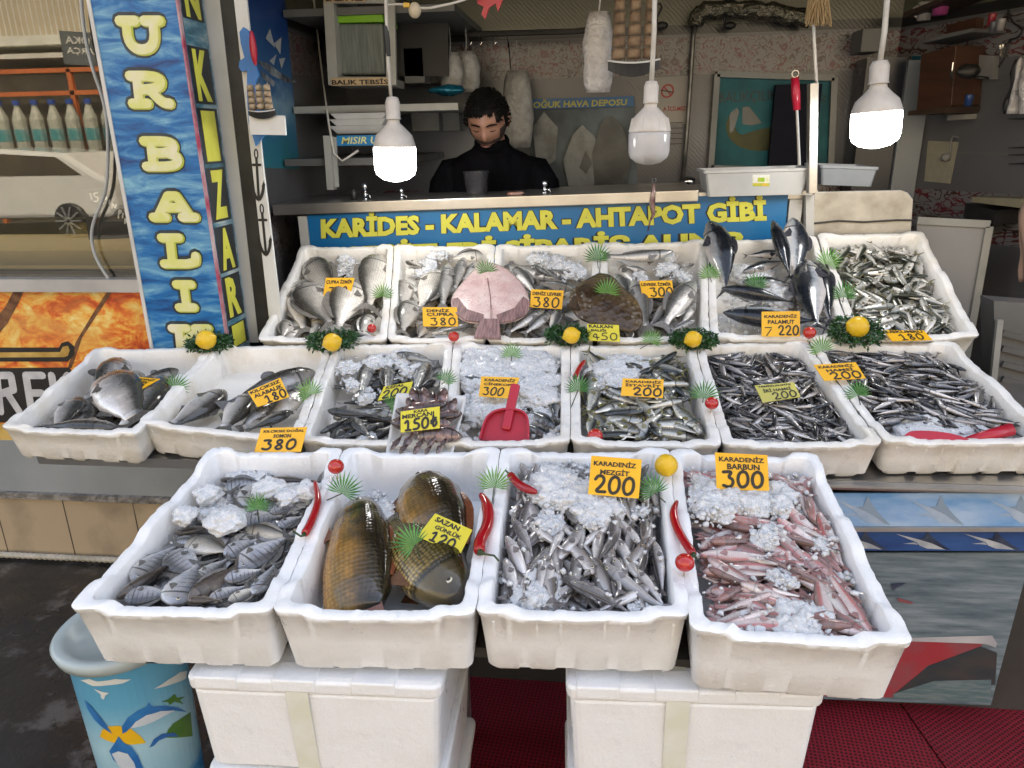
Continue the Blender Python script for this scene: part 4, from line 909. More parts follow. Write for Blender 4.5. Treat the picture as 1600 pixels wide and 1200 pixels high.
def under_layer(kind, b, n, L, label, area, d, heading, seed, jit=.4):
    r = random.Random(seed); g = MB(); fc = []; P = [spec_parts(kind, L, nu=7, nr=6, bend=r.uniform(-.1, .1)) for _ in range(3)]
    for i in range(n):
        u = r.uniform(area[0], area[1]); v = r.uniform(area[2], area[3]); a = R(heading(u, v, r)+r.uniform(-1, 1)*jit*90); FL = L*.7; hx, hy = abs(math.cos(a))*FL/b.W, abs(math.sin(a))*FL/b.L; u = min(max(u, hx), 1-hx); v = min(max(v, hy), 1-hy)
        m3 = frame(b.ex*math.cos(a)+b.ey*math.sin(a)+b.n*r.uniform(-.12, .12), Vector((0, 0, 0)), b.n, r.choice((1, -1)), r.uniform(-50, 50)); c = b.inner(u, v, r.uniform(*d)); q = r.choice(P)
        for k in ('body', 'tail_fin'): g.add([c+m3 @ Vector(x) for x in q[k][0]], q[k][1]); fc += q[k][2]
    o = g.build('packed_'+kind, SPEC[kind]['m'], None, smooth=True); at = o.data.attributes.new('fc', 'FLOAT_COLOR', 'POINT'); at.data.foreach_set('color', [q for c in fc for q in (*c, 1)]); return tag(o, label, 'fish', kind='stuff')
def heap(kind, b, n, L, label, group, area=(0, 1, 0, 1), d=(-.07, -.02), heading=lambda u, v, r: r.uniform(0, 360), seed=1, tilt=12, flat=35, mound=0.0, jit=.12, skip=None, variants=4, keys=None, maxtry=1, nu=9, nr=8):
    """copies of a small fish, lower ones first"""
    r = random.Random(seed); protos = []
    for i in range(variants):
        parts = spec_parts(kind, L, nu=nu, nr=nr, bend=r.uniform(-.10, .10), twist=r.uniform(-.07, .07), fat=r.uniform(.92, 1.12), seed=i)
        protos.append(fish_mesh(kind, parts, SPEC[kind]['m'], keys))
    u0, u1, v0, v1 = area; gx = max(1, int(round(math.sqrt(n*(u1-u0)*b.W/((v1-v0)*b.L))))); gy = max(1, int(round(n/gx/2))); k = 0
    cells = [(i, j, lay) for lay in (0, 1) for i in range(gx) for j in range(gy)]
    for i, j, lay in cells:
        u = u0+(u1-u0)*(i+.5+r.uniform(-.6, .6))/gx; v = v0+(v1-v0)*(j+.5+r.uniform(-.6, .6))/gy; u = min(max(u, u0), u1); v = min(max(v, v0), v1)
        if skip and skip(u, v): continue
        a = R(heading(u, v, r)+r.uniform(-1, 1)*jit*90); dd = d[0]+(d[1]-d[0])*(.35*r.random()+.6*lay+.05)+mound*(1-(2*u-1)**2)*(1-(2*v-1)**2)
        # keep inside the walls
        FL = L*.76; HW = SPEC[kind]['H']*L*.55; hx, hy = (abs(math.cos(a))*FL+abs(math.sin(a))*HW)/b.W, (abs(math.sin(a))*FL+abs(math.cos(a))*HW)/b.L
        u = min(max(u, hx), 1-hx) if hx < .5 else .5; v = min(max(v, hy), 1-hy) if hy < .5 else .5
        tl = R(r.uniform(-tilt, tilt)); ex = (b.ex*math.cos(a)+b.ey*math.sin(a))*math.cos(tl)+b.n*math.sin(tl)
        m3 = frame(ex, Vector((0, 0, 0)), b.n, r.choice((1, -1)), r.uniform(-flat, flat)); sc = r.uniform(.82, 1.14)
        o = link(kind, protos[k % variants]); o.matrix_basis = Matrix.Translation(b.inner(u, v, dd)) @ m3.to_4x4() @ Matrix.Scale(sc, 4); tag(o, label, 'fish', group); k += 1
    return k
# ------------------------------------------------------------------ ice
def m_ice():
    t = NT('crushed_ice'); v = t.coord('Object'); n = t.noise(v, 70, 5, .65)
    t.p(col=t.ramp(n, [(.3, (.74, .76, .78)), (.6, (.92, .93, .94))]), rough=t.ramp(t.noise(v, 90, 3), [(.35, .08), (.65, .45)]), trans=.28, ior=1.31, spec=.6, sss=.35); t.b.inputs['Subsurface Radius'].default_value = (.012, .014, .016)
    t.bump(t.vor(v, 230), .25, .0015, t.bump(t.noise(v, 60, 5), .35, .004)); return t.m
M['ice'] = m_ice()
_ice = [None]
def lump_template(sub, seed, dis):
    bm = bmesh.new(); bmesh.ops.create_icosphere(bm, subdivisions=sub, radius=1); vs = []
    for p in bm.verts:
        q = p.co.copy(); k = 1+dis*mnoise.noise(q*1.5+Vector((seed*5.1, 0, seed)))+dis*.5*mnoise.noise(q*3.7+Vector((0, seed*2.7, 0))); vs.append(q*k)
    fs = [tuple(x.index for x in f.verts) for f in bm.faces]; bm.free(); return vs, fs
LT = [lump_template(2, i, .55) for i in range(6)]; LT1 = [lump_template(1, i, .8) for i in range(8)]; LTM = [lump_template(4, i+20, .45) for i in range(6)]
def ice(b, spots, label, seed=1, fill=None, small=.0075, scatter=0):
    """spots: (px, py, radius px, top d, lumps)"""
    r = random.Random(seed); g = MB()
    def lump(p, s, T):
        q = Matrix.Rotation(r.uniform(0, 6.28), 3, 'Z') @ Matrix.Rotation(r.uniform(0, 6.28), 3, 'X'); sc = Vector((r.uniform(.8, 1.3), r.uniform(.8, 1.3), r.uniform(.6, 1)))*s
        g.add([p+q @ Vector((w.x*sc.x, w.y*sc.y, w.z*sc.z)) for w in T[0]], T[1])
    for x, y, rad, top, n in spots:
        # a smooth-edged mound of packed grains with loose ones on it
        for j in range(max(2, n//16)):
            a, q = r.uniform(0, 6.28), .55*math.sqrt(r.random()); c = b.on((x+q*rad*math.cos(a), y+q*rad*math.sin(a)*.75), top-.014-.02*q); c = b.clamp(c, .03); s_ = rad*mpp(c)*r.uniform(.35, .6); T = r.choice(LTM); z_ = Matrix.Rotation(r.uniform(0, 6.28), 3, 'Z'); o3 = len(g.v); vs = []
            for w in T[0]:
                w2 = z_ @ w; pp = c+b.ex*w2.x*s_+b.ey*w2.y*s_+b.n*w2.z*min(s_*.55, .024); k = mnoise.noise(pp*140)*.0035+mnoise.noise(pp*55)*.005; vs.append(pp+b.n*k+(b.ex*w2.x+b.ey*w2.y)*k)
            g.add(vs, T[1])
        for i in range(int(n*.55)):
            a, q = r.uniform(0, 6.28), math.sqrt(r.random())*1.12; k = q*rad
            c = b.on((x+k*math.cos(a), y+k*math.sin(a)*.75), top-.026*q*q-.010*r.random()); s = small*r.choice((.25, .32, .42, .55, .85)); lump(b.clamp(c, .006), s, r.choice(LT1))
    for i in range(scatter):
        lump(b.inner(r.uniform(.03, .97), r.uniform(.03, .97), r.uniform(-.03, -.006)), small*r.choice((.3, .4, .55, .8)), r.choice(LT1))
    if fill:
        n, d = fill
        for i in range(n): lump(b.inner(r.uniform(.02, .98), r.uniform(.02, .98), d-.01*r.random()), small*r.uniform(.8, 1.8), r.choice(LT1))
    return tag(g.build('crushed_ice', M['ice'], None, smooth=True), label, 'ice', kind='stuff')
def ice_chunk(b, px, rad, d, label, seed, flat=.6):
    """one clear lump of ice frozen from many small ones"""
    r = random.Random(seed); p = b.on(px, d); s = rad*mpp(p)*.85; T = lump_template(4, seed*1.37, .42); g = MB()
    q = Matrix.Rotation(r.uniform(0, 6), 3, 'Z'); vs = []
    for w in T[0]:
        k = 1+.07*mnoise.noise(w*4+Vector((seed, 0, 0)))+.02*mnoise.noise(w*11); w2 = q @ Vector((w.x*s*1.1, w.y*s*.95, w.z*s*flat))*k; vs.append(p+b.ex*w2.x+b.ey*w2.y+b.n*w2.z)
    g.add(vs, T[1]); return tag(g.build('ice_chunk', M['ice'], None, smooth=True), label, 'ice chunk', 'lumps of ice')
# ================================================================== the catch, box by box
B = BOX
# ---- front left box: striped bream
b = B[1, 1]; K = 'striped_bream'; G = 'bream in the front left box'
for i, (h, t_, fl, ro, fat, kd, lab) in enumerate([
 ((333, 745), (392, 748), 1, 60, .8, 'brown_bream', 'brown backed bream lying along the rear wall of the bream box, left of the ice'),
 ((438, 732), (512, 742), 1, 60, .8, 'brown_bream', 'long brown backed bream in the rear right corner of the bream box'),
 ((355, 762), (410, 752), -1, 10, 1, K, 'dark bream facing left, behind the two big ice lumps'),
 ((292, 790), (350, 772), 1, 20, 1.05, 'bream', 'pale grey bream by the left wall, touching the rear left ice lump'),
 ((350, 768), (305, 762), -1, 10, 1, 'bream', 'pale bream half under the rear left ice lump of the bream box'),
 ((265, 832), (332, 822), 1, 35, .85, 'brown_bream', 'brown bream by the left wall beside the ragged ice lump'),
 ((385, 815), (446, 808), 1, 5, 1.05, K, 'bluish bream with clear upright stripes right of the middle ice lump'),
 ((438, 822), (476, 806), 1, 8, 1, K, 'small blue bream against the right wall of the bream box'),
 ((390, 830), (455, 838), -1, 40, .8, 'bream', 'plain grey bream below the clearly striped bluish one'),
 ((300, 852), (248, 846), 1, 20, .9, K, 'bream with its head hidden under the pale bellied one'),
 ((297, 848), (360, 862), -1, -12, 1.05, 'bream', 'pale bellied bream in the middle of the bream box'),
 ((355, 866), (405, 842), 1, 8, 1.15, K, 'broad dark grey bream right of the pale bellied one'),
 ((378, 885), (450, 838), 1, 10, 1, K, 'blue grey bream lying on the broad dark one by the right wall'),
 ((214, 904), (278, 850), 1, 12, .95, K, 'striped bream with a bright eye at the left wall, head down'),
 ((190, 930), (280, 872), 1, 66, .75, 'brown_bream', 'very dark slim bream seen on its back edge at the left wall'),
 ((268, 868), (312, 900), 1, 5, 1.1, K, 'rounded grey bream below the middle of the box, tail to the right'),
 ((312, 905), (358, 872), 1, 8, .95, K, 'silvery bream beside the slanting dark brown one'),
 ((300, 938), (372, 882), -1, 62, .75, 'brown_bream', 'slanting dark brown bream seen on its back in the front of the bream box'),
 ((192, 945), (268, 928), 1, 6, 1, K, 'blue white bream with a yellow eye in the front left corner'),
 ((262, 960), (312, 880), 1, 6, 1.2, K, 'broad light blue bream at the front wall, stripes across it'),
 ((356, 905), (412, 890), 1, 10, .9, K, 'small bream with a dark eye on top of the front right heap'),
 ((330, 938), (386, 915), 1, 12, .9, K, 'grey bream under the small dark eyed one'),
 ((352, 955), (408, 918), 1, 15, 1, 'bream', 'olive grey bream at the front wall of the bream box'),
 ((402, 925), (442, 880), 1, 30, .9, K, 'bream leaning on the right wall near the front corner'),
 ((285, 955), (345, 940), 1, 40, .8, 'brown_bream', 'dark bream tucked against the front wall under its neighbours'),
 ((425, 800), (462, 790), 1, 10, .9, K, 'bluish bream between the palm pick and the right wall')]):
    hx, hy = (h[0]-t_[0])*.10, (h[1]-t_[1])*.10; h, t_ = (h[0]+hx, h[1]+hy), (t_[0]-hx, t_[1]-hy)
    big_fish(kd, b, h, t_, lab, -.050+.0014*i, fl, ro*.8, fat*1.12, bend=random.Random(i).uniform(-.05, .05), group=G, name='bream')
heap('striped_bream', b, 46, .13, 'dark bream mostly buried under others in the front left box', G, d=(-.085, -.050), seed=3, tilt=8, flat=25, nu=12, nr=10)
for i, (p, rd, d, lab) in enumerate([((325, 772), 24, -.012, 'rounded ice lump in the rear left corner of the bream box'), ((420, 762), 26, .002, 'large twin ice lump at the rear of the bream box'), ((450, 775), 20, .0, 'ice lump next to the twin lump near the right wall'),
 ((478, 765), 22, -.0, 'ice lump touching the chilli and right wall of the bream box'), ((352, 812), 34, .012, 'largest ragged ice lump, in the middle of the bream box'), ((290, 805), 22, -.008, 'ragged ice lump at the left wall of the bream box')]):
    ice_chunk(b, p, rd, d, lab, 11+i)
ice(b, [(400, 745, 40, -.035, 60), (330, 800, 40, -.03, 50), (460, 785, 30, -.03, 50)], 'loose crushed ice between the bream in the front left box', 5)
# ---- carp
b = B[1, 2]; G = 'carp in the front box'
big_fish('front_carp', b, (566, 786), (552, 985), 'golden bellied mirror carp at the left wall, black back and head to the rear', -.042, -1, 22, 1.0, group=G, name='carp', thick=1.0, dt=-.06, bend=.03)
big_fish('carp', b, (718, 962), (598, 796), 'golden carp covered in large net like scales, head at the front right corner', -.036, 1, 14, 1.02, group=G, name='carp', thick=.9)
big_fish('mirror_carp', b, (660, 742), (745, 940), 'dark mirror carp at the rear right, partly under the yellow card', -.042, -1, 24, .98, group=G, name='carp')
ice(b, [(598, 800, 26, -.01, 90), (590, 775, 14, -.03, 30)], 'small heap of crushed ice at the rear of the carp box', 6)
# ---- whiting
b = B[1, 3]; G = 'whiting in the heap'
heap('whiting', b, 230, .135, 'slim grey whiting in the front row heap under the crushed ice', G, d=(-.075, -.018), heading=lambda u, v, r: r.choice((80, 95, 110, 260, 275, 70)) if v > .25 else r.choice((55, 80, 110, 130, 95)), seed=4, tilt=14, flat=40, jit=.3, nu=13, nr=10)
ice(b, [(875, 760, 55, .015, 330), (930, 790, 45, .01, 200), (850, 820, 30, .004, 120), (925, 815, 24, .004, 90), (840, 930, 45, -.008, 240), (800, 905, 22, -.01, 60), (1010, 955, 26, -.012, 60), (1000, 800, 22, -.005, 50)], 'crushed ice over the whiting in the front row box', 8, small=.0085, scatter=110)
# ---- red mullet
b = B[1, 4]; G = 'red mullet in the heap'
heap('red_mullet', b, 230, .128, 'pink red mullet in the iced heap of the front right box', G, d=(-.075, -.02), heading=lambda u, v, r: r.choice((170, 180, 190, 0, 175, 165)) if u < .6 else r.choice((110, 130, 290, 150, 320)), seed=5, tilt=13, flat=45, jit=.4, nu=13, nr=10)
ice(b, [(1110, 790, 42, .018, 260), (1160, 775, 50, .012, 260), (1220, 785, 40, .006, 150), (1200, 835, 34, .004, 120), (1290, 850, 30, -.006, 70), (1225, 905, 26, .0, 80), (1250, 980, 60, -.010, 240), (1180, 985, 40, -.012, 90), (1100, 760, 26, 0, 60), (1330, 900, 24, -.02, 40)], 'crushed ice over the red mullet in the front right box', 9, small=.0085, scatter=150)

# ---- middle row
b = B[2, 1]; G = 'salmon in the left box'
for h, t_, fl, ro, fat, bd, d, lab in [
 ((198, 556), (150, 628), 1, 30, .9, .05, -.02, 'brownish salmon with its head raised against the rear wall'),
 ((165, 590), (182, 700), -1, 18, 1.15, .06, -.015, 'broad silver salmon in the middle of the far left box'),
 ((122, 622), (70, 690), -1, 20, 1.1, .03, -.035, 'grey salmon behind the left wall of the far left box'),
 ((252, 590), (178, 690), -1, 15, 1.0, .03, -.028, 'silver salmon along the right wall, under the skewed card'),
 ((278, 578), (205, 610), 1, 60, .8, .02, -.03, 'dark backed salmon at the rear right wall of the far left box'),
 ((175, 676), (50, 668), -1, 50, .7, .02, -.03, 'black backed fish lying along the front wall of the far left box')]:
    big_fish('trout', b, h, t_, lab, d, fl, ro*.7, fat*1.12, bd, group=G, name='salmon', thick=1.2)
heap('trout', b, 7, .27, 'salmon at the bottom of the far left box, under the others', G, d=(-.085, -.06), heading=lambda u, v, r: r.choice((75, 100, 85)), seed=51, tilt=4, flat=20, nu=14, nr=10, jit=.1)
b = B[2, 2]; G = 'trout in the half empty box'
for h, t_, fl, ro, fat, bd, d, lab in [
 ((490, 581), (345, 640), 1, 45, .75, .02, -.045, 'long dark backed trout reaching to the rear right wall'),
 ((352, 612), (262, 670), -1, 10, 1.05, .03, -.04, 'plain silver trout nearest the left wall of the half empty box'),
 ((388, 618), (330, 702), -1, 12, 1.15, .05, -.028, 'plump silver trout with a bent belly beside the plain silver one'),
 ((472, 610), (412, 660), 1, 15, 1.0, .02, -.03, 'grey trout right of the card, tail down'),
 ((428, 632), (372, 672), 1, 62, .8, .02, -.03, 'dark olive trout between the plump one and the gaping one'),
 ((455, 643), (372, 694), -1, 40, .85, .03, -.02, 'trout with an open pale mouth, head to the right')]:
    big_fish('trout', b, h, t_, lab, d, fl, ro*.7, fat*1.1, bd, group=G, name='trout', thick=1.2)
b = B[2, 3]; G = 'grey mullet in the iced box'
for h, t_, fl, ro, fat, bd, d, lab in [
 ((620, 552), (690, 566), -1, 10, .8, .03, -.005, 'slim pale mullet on top of the ice at the rear wall'),
 ((576, 568), (560, 622), 1, 15, 1, .02, -.025, 'mullet standing head up between the rear ice lumps'),
 ((668, 568), (648, 615), -1, 10, 1.2, .04, -.018, 'plump mullet at the right wall behind the green card'),
 ((606, 572), (604, 615), 1, 20, 1.05, .0, -.025, 'mullet under ice behind the pale green card'),
 ((494, 642), (592, 650), 1, 15, 1.0, .04, -.02, 'big eyed mullet lying level at the left wall'),
 ((480, 676), (552, 650), 1, 50, .9, .05, -.02, 'dark mullet at the front wall, head to the left corner'),
 ((528, 612), (548, 622), 1, 15, 1, .0, -.02, 'small pale mullet end at the left wall'),
 ((600, 662), (530, 688), -1, 30, .9, .02, -.025, 'dark headed mullet at the front wall beside the tray'),
 ((548, 652), (580, 690), 1, 20, .9, .04, -.02, 'mullet with its tail fanned toward the front wall'),
 ((515, 620), (505, 638), 1, 20, .9, 0, -.03, 'short mullet tail poking up at the left wall')]:
    if math.dist(h, t_) > 25: big_fish('mullet', b, h, t_, lab, d, fl, ro, fat, bd, group=G, name='mullet')
heap('mullet', b, 30, .17, 'dark mullet half buried in the iced mullet box', G, d=(-.075, -.045), seed=9, tilt=8, nu=12, nr=10)
ice(b, [(545, 575, 24, .006, 110), (550, 600, 20, .0, 80), (588, 570, 24, .004, 100), (575, 620, 22, -.01, 70), (640, 575, 26, -.005, 70), (620, 560, 40, -.01, 90), (560, 690, 26, -.015, 30)], 'crushed ice between the grey mullet', 12)
b = B[2, 4]; G = 'bluefish in the ice'
for h, t_, fl, ro, fat, bd, d, lab in [
 ((872, 668), (826, 640), 1, 25, 1.0, .02, -.02, 'dark bluefish by the right wall, right of the red scoop'),
 ((858, 682), (815, 660), 1, 20, .9, .02, -.03, 'bluefish below the dark one at the front right corner'),
 ((718, 588), (765, 594), 1, 10, .7, .02, -.008, 'thin bluefish on the ice left of the orange card'),
 ((740, 660), (700, 660), 1, 25, .8, .02, -.02, 'bluefish partly under the white tray of small fish'),
 ((880, 600), (876, 660), 1, 20, .8, .02, -.03, 'bluefish along the right wall of the ice box')]:
    big_fish('bluefish', b, h, t_, lab, d, fl, ro, fat, bd, group=G, name='bluefish')
ice(b, [(760, 575, 60, -.006, 230), (830, 570, 55, -.006, 230), (840, 610, 45, -.002, 200), (770, 640, 45, -.01, 180), (740, 600, 30, -.012, 90), (835, 650, 30, -.016, 80), (720, 640, 25, -.02, 60), (870, 690, 26, -.012, 60), (800, 600, 60, -.01, 150)], 'crushed ice filling the bluefish box around the red scoop', 13, fill=(200, -.035), small=.0085)
b = B[2, 5]; G = 'horse mackerel in the heap'
heap('horse_mackerel', b, 130, .145, 'shiny silver horse mackerel in the middle row heap', G, d=(-.06, -.012), seed=10, tilt=14, flat=40, nu=11, nr=9, skip=lambda u, v: .05 < u < .62 and .5 < v < .86 and (u*7+v*11) % 1 < .8)
ice(b, [(960, 580, 50, -.004, 330), (930, 600, 30, -.008, 120), (1000, 575, 30, -.01, 120)], 'crushed ice over the rear of the horse mackerel box', 14)
ANCH = 'small silver anchovy in the heap of the box with '
AH6 = lambda u, v, r: 70*math.sin(u*6+v*5)+r.choice((0, 180))+(80 if v < .45 and u < .5 else 10)
AH7 = lambda u, v, r: 55*math.sin(u*5+v*7)+r.choice((0, 180))+(-50 if v > .55 else -10)
b = B[2, 6]; heap('anchovy', b, 165, .090, ANCH+'the pale yellow card', 'anchovies under the pale card', d=(-.052, -.022), heading=AH6, seed=21, tilt=10, flat=50, jit=.5, nu=8, nr=7)
under_layer('anchovy', b, 430, .088, 'packed anchovies beneath the top layer, box with the pale yellow card', (0, 1, 0, 1), (-.062, -.026), AH6, 71)
b = B[2, 7]; heap('anchovy', b, 165, .088, ANCH+'the red scoop', 'anchovies beside the red scoop', area=(0, .93, .2, .97), d=(-.055, -.018), heading=AH7, seed=22, tilt=10, flat=50, jit=.45, mound=.012, nu=8, nr=7)
under_layer('anchovy', b, 430, .086, 'packed anchovies beneath the top layer, box with the right red scoop', (0, .95, .18, 1), (-.064, -.022), AH7, 72)
ice(b, [(1440, 668, 60, -.03, 160), (1480, 672, 60, -.03, 160)], 'pinkish melting ice in front of the dark anchovies', 15, fill=(260, -.062))

# ---- back row
b = B[3, 1]; G = 'gilthead bream in the back left box'
def lot(kind, rows, G, nm):
    for h, t_, fl, ro, fat, bd, d, lab in rows: big_fish(kind, b, h, t_, lab, d, fl, ro, fat, bd, group=G, name=nm)
lot('bream', [
 ((487, 400), (526, 472), -1, 15, .9, .02, -.02, 'bream with its dark head in the rear left corner'),
 ((592, 398), (572, 490), 1, 20, .9, .03, -.02, 'bream along the right wall, head to the rear, by the palm pick'),
 ((600, 394), (612, 420), 1, 30, .9, .0, -.02, 'bream head showing above the right wall'),
 ((456, 440), (474, 528), -1, 10, .85, -.03, -.035, 'pale belly up bream along the left wall of the back left box'),
 ((472, 445), (520, 520), 1, 10, 1.05, .03, -.012, 'dark backed bream in front of the card, tail to the lower right'),
 ((552, 440), (518, 540), 1, 12, 1.05, .04, -.008, 'large bream leaning over the corner of the card'),
 ((450, 500), (438, 535), 1, 20, 1.1, .0, -.03, 'bream tail end in the front left corner of the back left box'),
 ((498, 505), (480, 545), -1, 20, 1.1, .0, -.03, 'bream behind the parsley wreath at the front wall'),
 ((580, 492), (560, 528), 1, 15, 1.1, .0, -.03, 'small bream between the right wall and the tomato'),
 ((555, 520), (600, 528), 1, 10, .9, .0, -.03, 'silver bream at the front right corner of the back left box')], G, 'bream')
heap('bream', b, 16, .19, 'bream buried under the others in the back left box', G, d=(-.085, -.06), seed=31, tilt=6, flat=15, nu=12, nr=10)
ice(b, [(540, 412, 18, .0, 110), (535, 425, 22, -.012, 70), (560, 425, 18, -.02, 40)], 'mound of crushed ice at the rear of the back left box', 16)
b = B[3, 2]; G = 'bream in the box left of the flatfish'
lot('bream', [
 ((762, 395), (700, 404), 1, 25, 1.0, .03, -.0, 'dark headed bream at the rear wall above the pink flatfish'),
 ((687, 422), (654, 490), -1, 12, 1.1, .03, -.012, 'large silver bream with a dark eye beside the slim white fish'),
 ((644, 470), (622, 538), 1, 15, 1.05, .04, -.01, 'dark bream at the left wall, left of its price card'),
 ((632, 438), (626, 486), 1, 20, 1.0, .0, -.025, 'bream wedged at the left wall behind the dark one'),
 ((630, 408), (662, 418), 1, 15, .8, .0, -.015, 'pale fish tail in the rear left corner under the ice'),
 ((712, 512), (668, 524), 1, 40, .8, .0, -.012, 'dark bream lying under the lower edge of the card'),
 ((668, 505), (650, 540), 1, 20, 1.0, .02, -.03, 'grey bream at the front wall left of the card')], G, 'bream')
lot('bass', [((700, 412), (690, 486), 1, 5, .85, .01, -.008, 'slim white fish belly up left of the pink flatfish'), ((725, 402), (708, 458), 1, 5, .85, .02, -.005, 'second slim white fish at the rim of the pink flatfish'),
 ((742, 410), (722, 440), 1, 5, .9, .0, -.01, 'white belly half hidden behind the pink flatfish'), ((748, 505), (684, 528), -1, 10, .8, .05, -.005, 'silver bass lying along the front wall, tail to the left')], G, 'sea_bass')
heap('bream', b, 12, .17, 'bream buried in the box left of the flatfish', G, d=(-.085, -.06), seed=32, tilt=6, flat=15, nu=12, nr=10)
ice(b, [(688, 398, 18, .006, 90), (665, 420, 24, -.012, 80), (700, 530, 24, -.02, 40)], 'crushed ice at the rear of the box left of the pink flatfish', 17)
b = B[3, 3]; G = 'sea bass left of the brown flatfish'
lot('bass', [((798, 415), (842, 462), -1, 15, 1.0, .03, -.004, 'silver bass right of the pink flatfish, head to the rear'), ((850, 484), (788, 534), 1, 8, .9, .03, -.012, 'cream bellied bass in front of the orange card, left one'),
 ((862, 488), (815, 538), 1, 12, 1.0, .02, -.014, 'cream bellied bass below the middle of the card'), ((874, 478), (858, 530), -1, 20, 1.0, .02, -.01, 'grey bass between the card and the brown flatfish'),
 ((898, 452), (836, 440), 1, 55, 1.1, .02, -.012, 'dark large bass behind the orange card'), ((900, 428), (860, 420), -1, 15, 1.1, .0, -.012, 'bass head under ice at the rear right'),
 ((800, 500), (784, 536), 1, 35, 1.0, .0, -.025, 'dark bass beside the tail of the pink flatfish'), ((905, 500), (880, 528), 1, 25, 1.0, .0, -.025, 'bass under the front edge of the brown flatfish'), ((830, 412), (872, 436), 1, 30, .9, 0, -.02, 'bass half under the rear ice mound')], G, 'sea_bass')
heap('bass', b, 14, .2, 'bass buried left of the brown flatfish', G, d=(-.08, -.05), seed=33, tilt=6, flat=15, nu=12, nr=10)
ice(b, [(845, 405, 20, .012, 150), (895, 425, 24, .0, 110), (870, 415, 30, -.008, 90)], 'tall mound of crushed ice between the two flatfish', 18)
b = B[3, 4]; G = 'sea bass right of the brown flatfish'
lot('bass', [((1052, 396), (940, 404), 1, 10, .75, -.10, .012, 'silver bass arched along the rear wall of its box'), ((1084, 440), (1030, 525), 1, 15, 1.15, .05, .0, 'large bass with a dark tail, right of the card'),
 ((1050, 468), (1014, 512), -1, 8, 1.0, .02, -.012, 'cream bellied bass just below the card'), ((990, 438), (1014, 520), -1, 12, .95, .03, -.008, 'bass with a dark tail along the brown flatfish'),
 ((962, 428), (985, 470), -1, 25, 1.2, .02, -.02, 'dark flanked bass behind the brown flatfish'), ((1100, 472), (1062, 510), 1, 10, 1.0, .0, -.022, 'bass in the front right corner beside the large one'),
 ((1098, 500), (1048, 516), 1, 35, .9, .0, -.025, 'dark finned bass at the front wall of its box'), ((1085, 412), (1066, 418), -1, 10, 1.6, 0, -.015, 'bass head showing at the rear right ice'), ((1020, 505), (1075, 470), 1, 15, .9, .0, -.03, 'pale bass crossing under the large one'), ((1010, 425), (975, 415), 1, 15, 1.0, .0, -.02, 'bass under the ice behind the card')], G, 'sea_bass')
heap('bass', b, 14, .2, 'bass buried right of the brown flatfish', G, d=(-.08, -.05), seed=34, tilt=6, flat=15, nu=12, nr=10)
ice(b, [(1035, 424, 14, .0, 50), (1065, 430, 16, .002, 70), (1000, 432, 14, -.01, 40), (1050, 412, 26, -.01, 60), (1090, 450, 14, -.01, 30)], 'crushed ice among the sea bass right of the brown flatfish', 19)
b = B[3, 5]; G = 'bonito in the back row box'
def stand(base_px, head_px, lean, lab, flip, roll, bend, fat=1.0, base_d=-.02):
    """a bonito propped up: the head lies on a steeper plane through its tail"""
    T_ = b.on(base_px, base_d); n = Vector((0, -math.sin(R(lean)), math.cos(R(lean)))); H_ = hit(head_px, T_, n)
    big_fish('bonito', b, None, None, lab, 0, flip, roll, fat, bend, group=G, name='bonito', pts=(H_, T_), n=n)
stand((1142, 462), (1111, 344), 40, 'left upright bonito with its head above the rear wall', -1, 30, .10, 1.2)
stand((1240, 445), (1210, 347), 42, 'black curved bonito standing in the middle of its box', 1, 50, -.16, 1.15)
stand((1246, 440), (1240, 340), 40, 'right upright bonito with a silver belly toward us', -1, 8, .05, 1.25)
lot('bonito', [((1118, 450), (1252, 474), 1, 72, .95, .05, .0, 'jet black bonito lying level across the box'), ((1109, 490), (1306, 520), 1, 30, 1.05, .06, -.002, 'big bonito along the front wall, striped flank up'),
 ((1257, 406), (1278, 520), 1, 8, 1.0, .02, .008, 'bright silver bonito at the right wall, head to the rear'), ((1277, 406), (1302, 512), -1, 40, .9, .02, -.004, 'bonito wedged against the right wall behind the bright silver one'),
 ((1175, 480), (1245, 500), 1, 25, 1.0, .0, -.02, 'bonito flank between the black one and the card'), ((1160, 425), (1235, 405), -1, 8, .8, .0, -.03, 'pale bonito belly behind the palm pick'), ((1160, 440), (1250, 445), -1, 8, .9, .0, -.035, 'pinkish bonito belly in the middle of the box'), ((1225, 395), (1160, 400), 1, 8, .8, 0, -.03, 'pinkish bonito flank at the rear wall')], G, 'bonito')
ice(b, [(1175, 440, 40, -.035, 90), (1215, 460, 40, -.035, 90)], 'crushed ice under the bonito', 20, fill=(120, -.06))
b = B[3, 6]; heap('mackerel', b, 230, .115, 'small mackerel in the heap at the right end of the back row', 'small mackerel in the heap', area=(0, .97, .04, .95), d=(-.075, -.02), seed=35, tilt=14, flat=40, nu=9, nr=8)

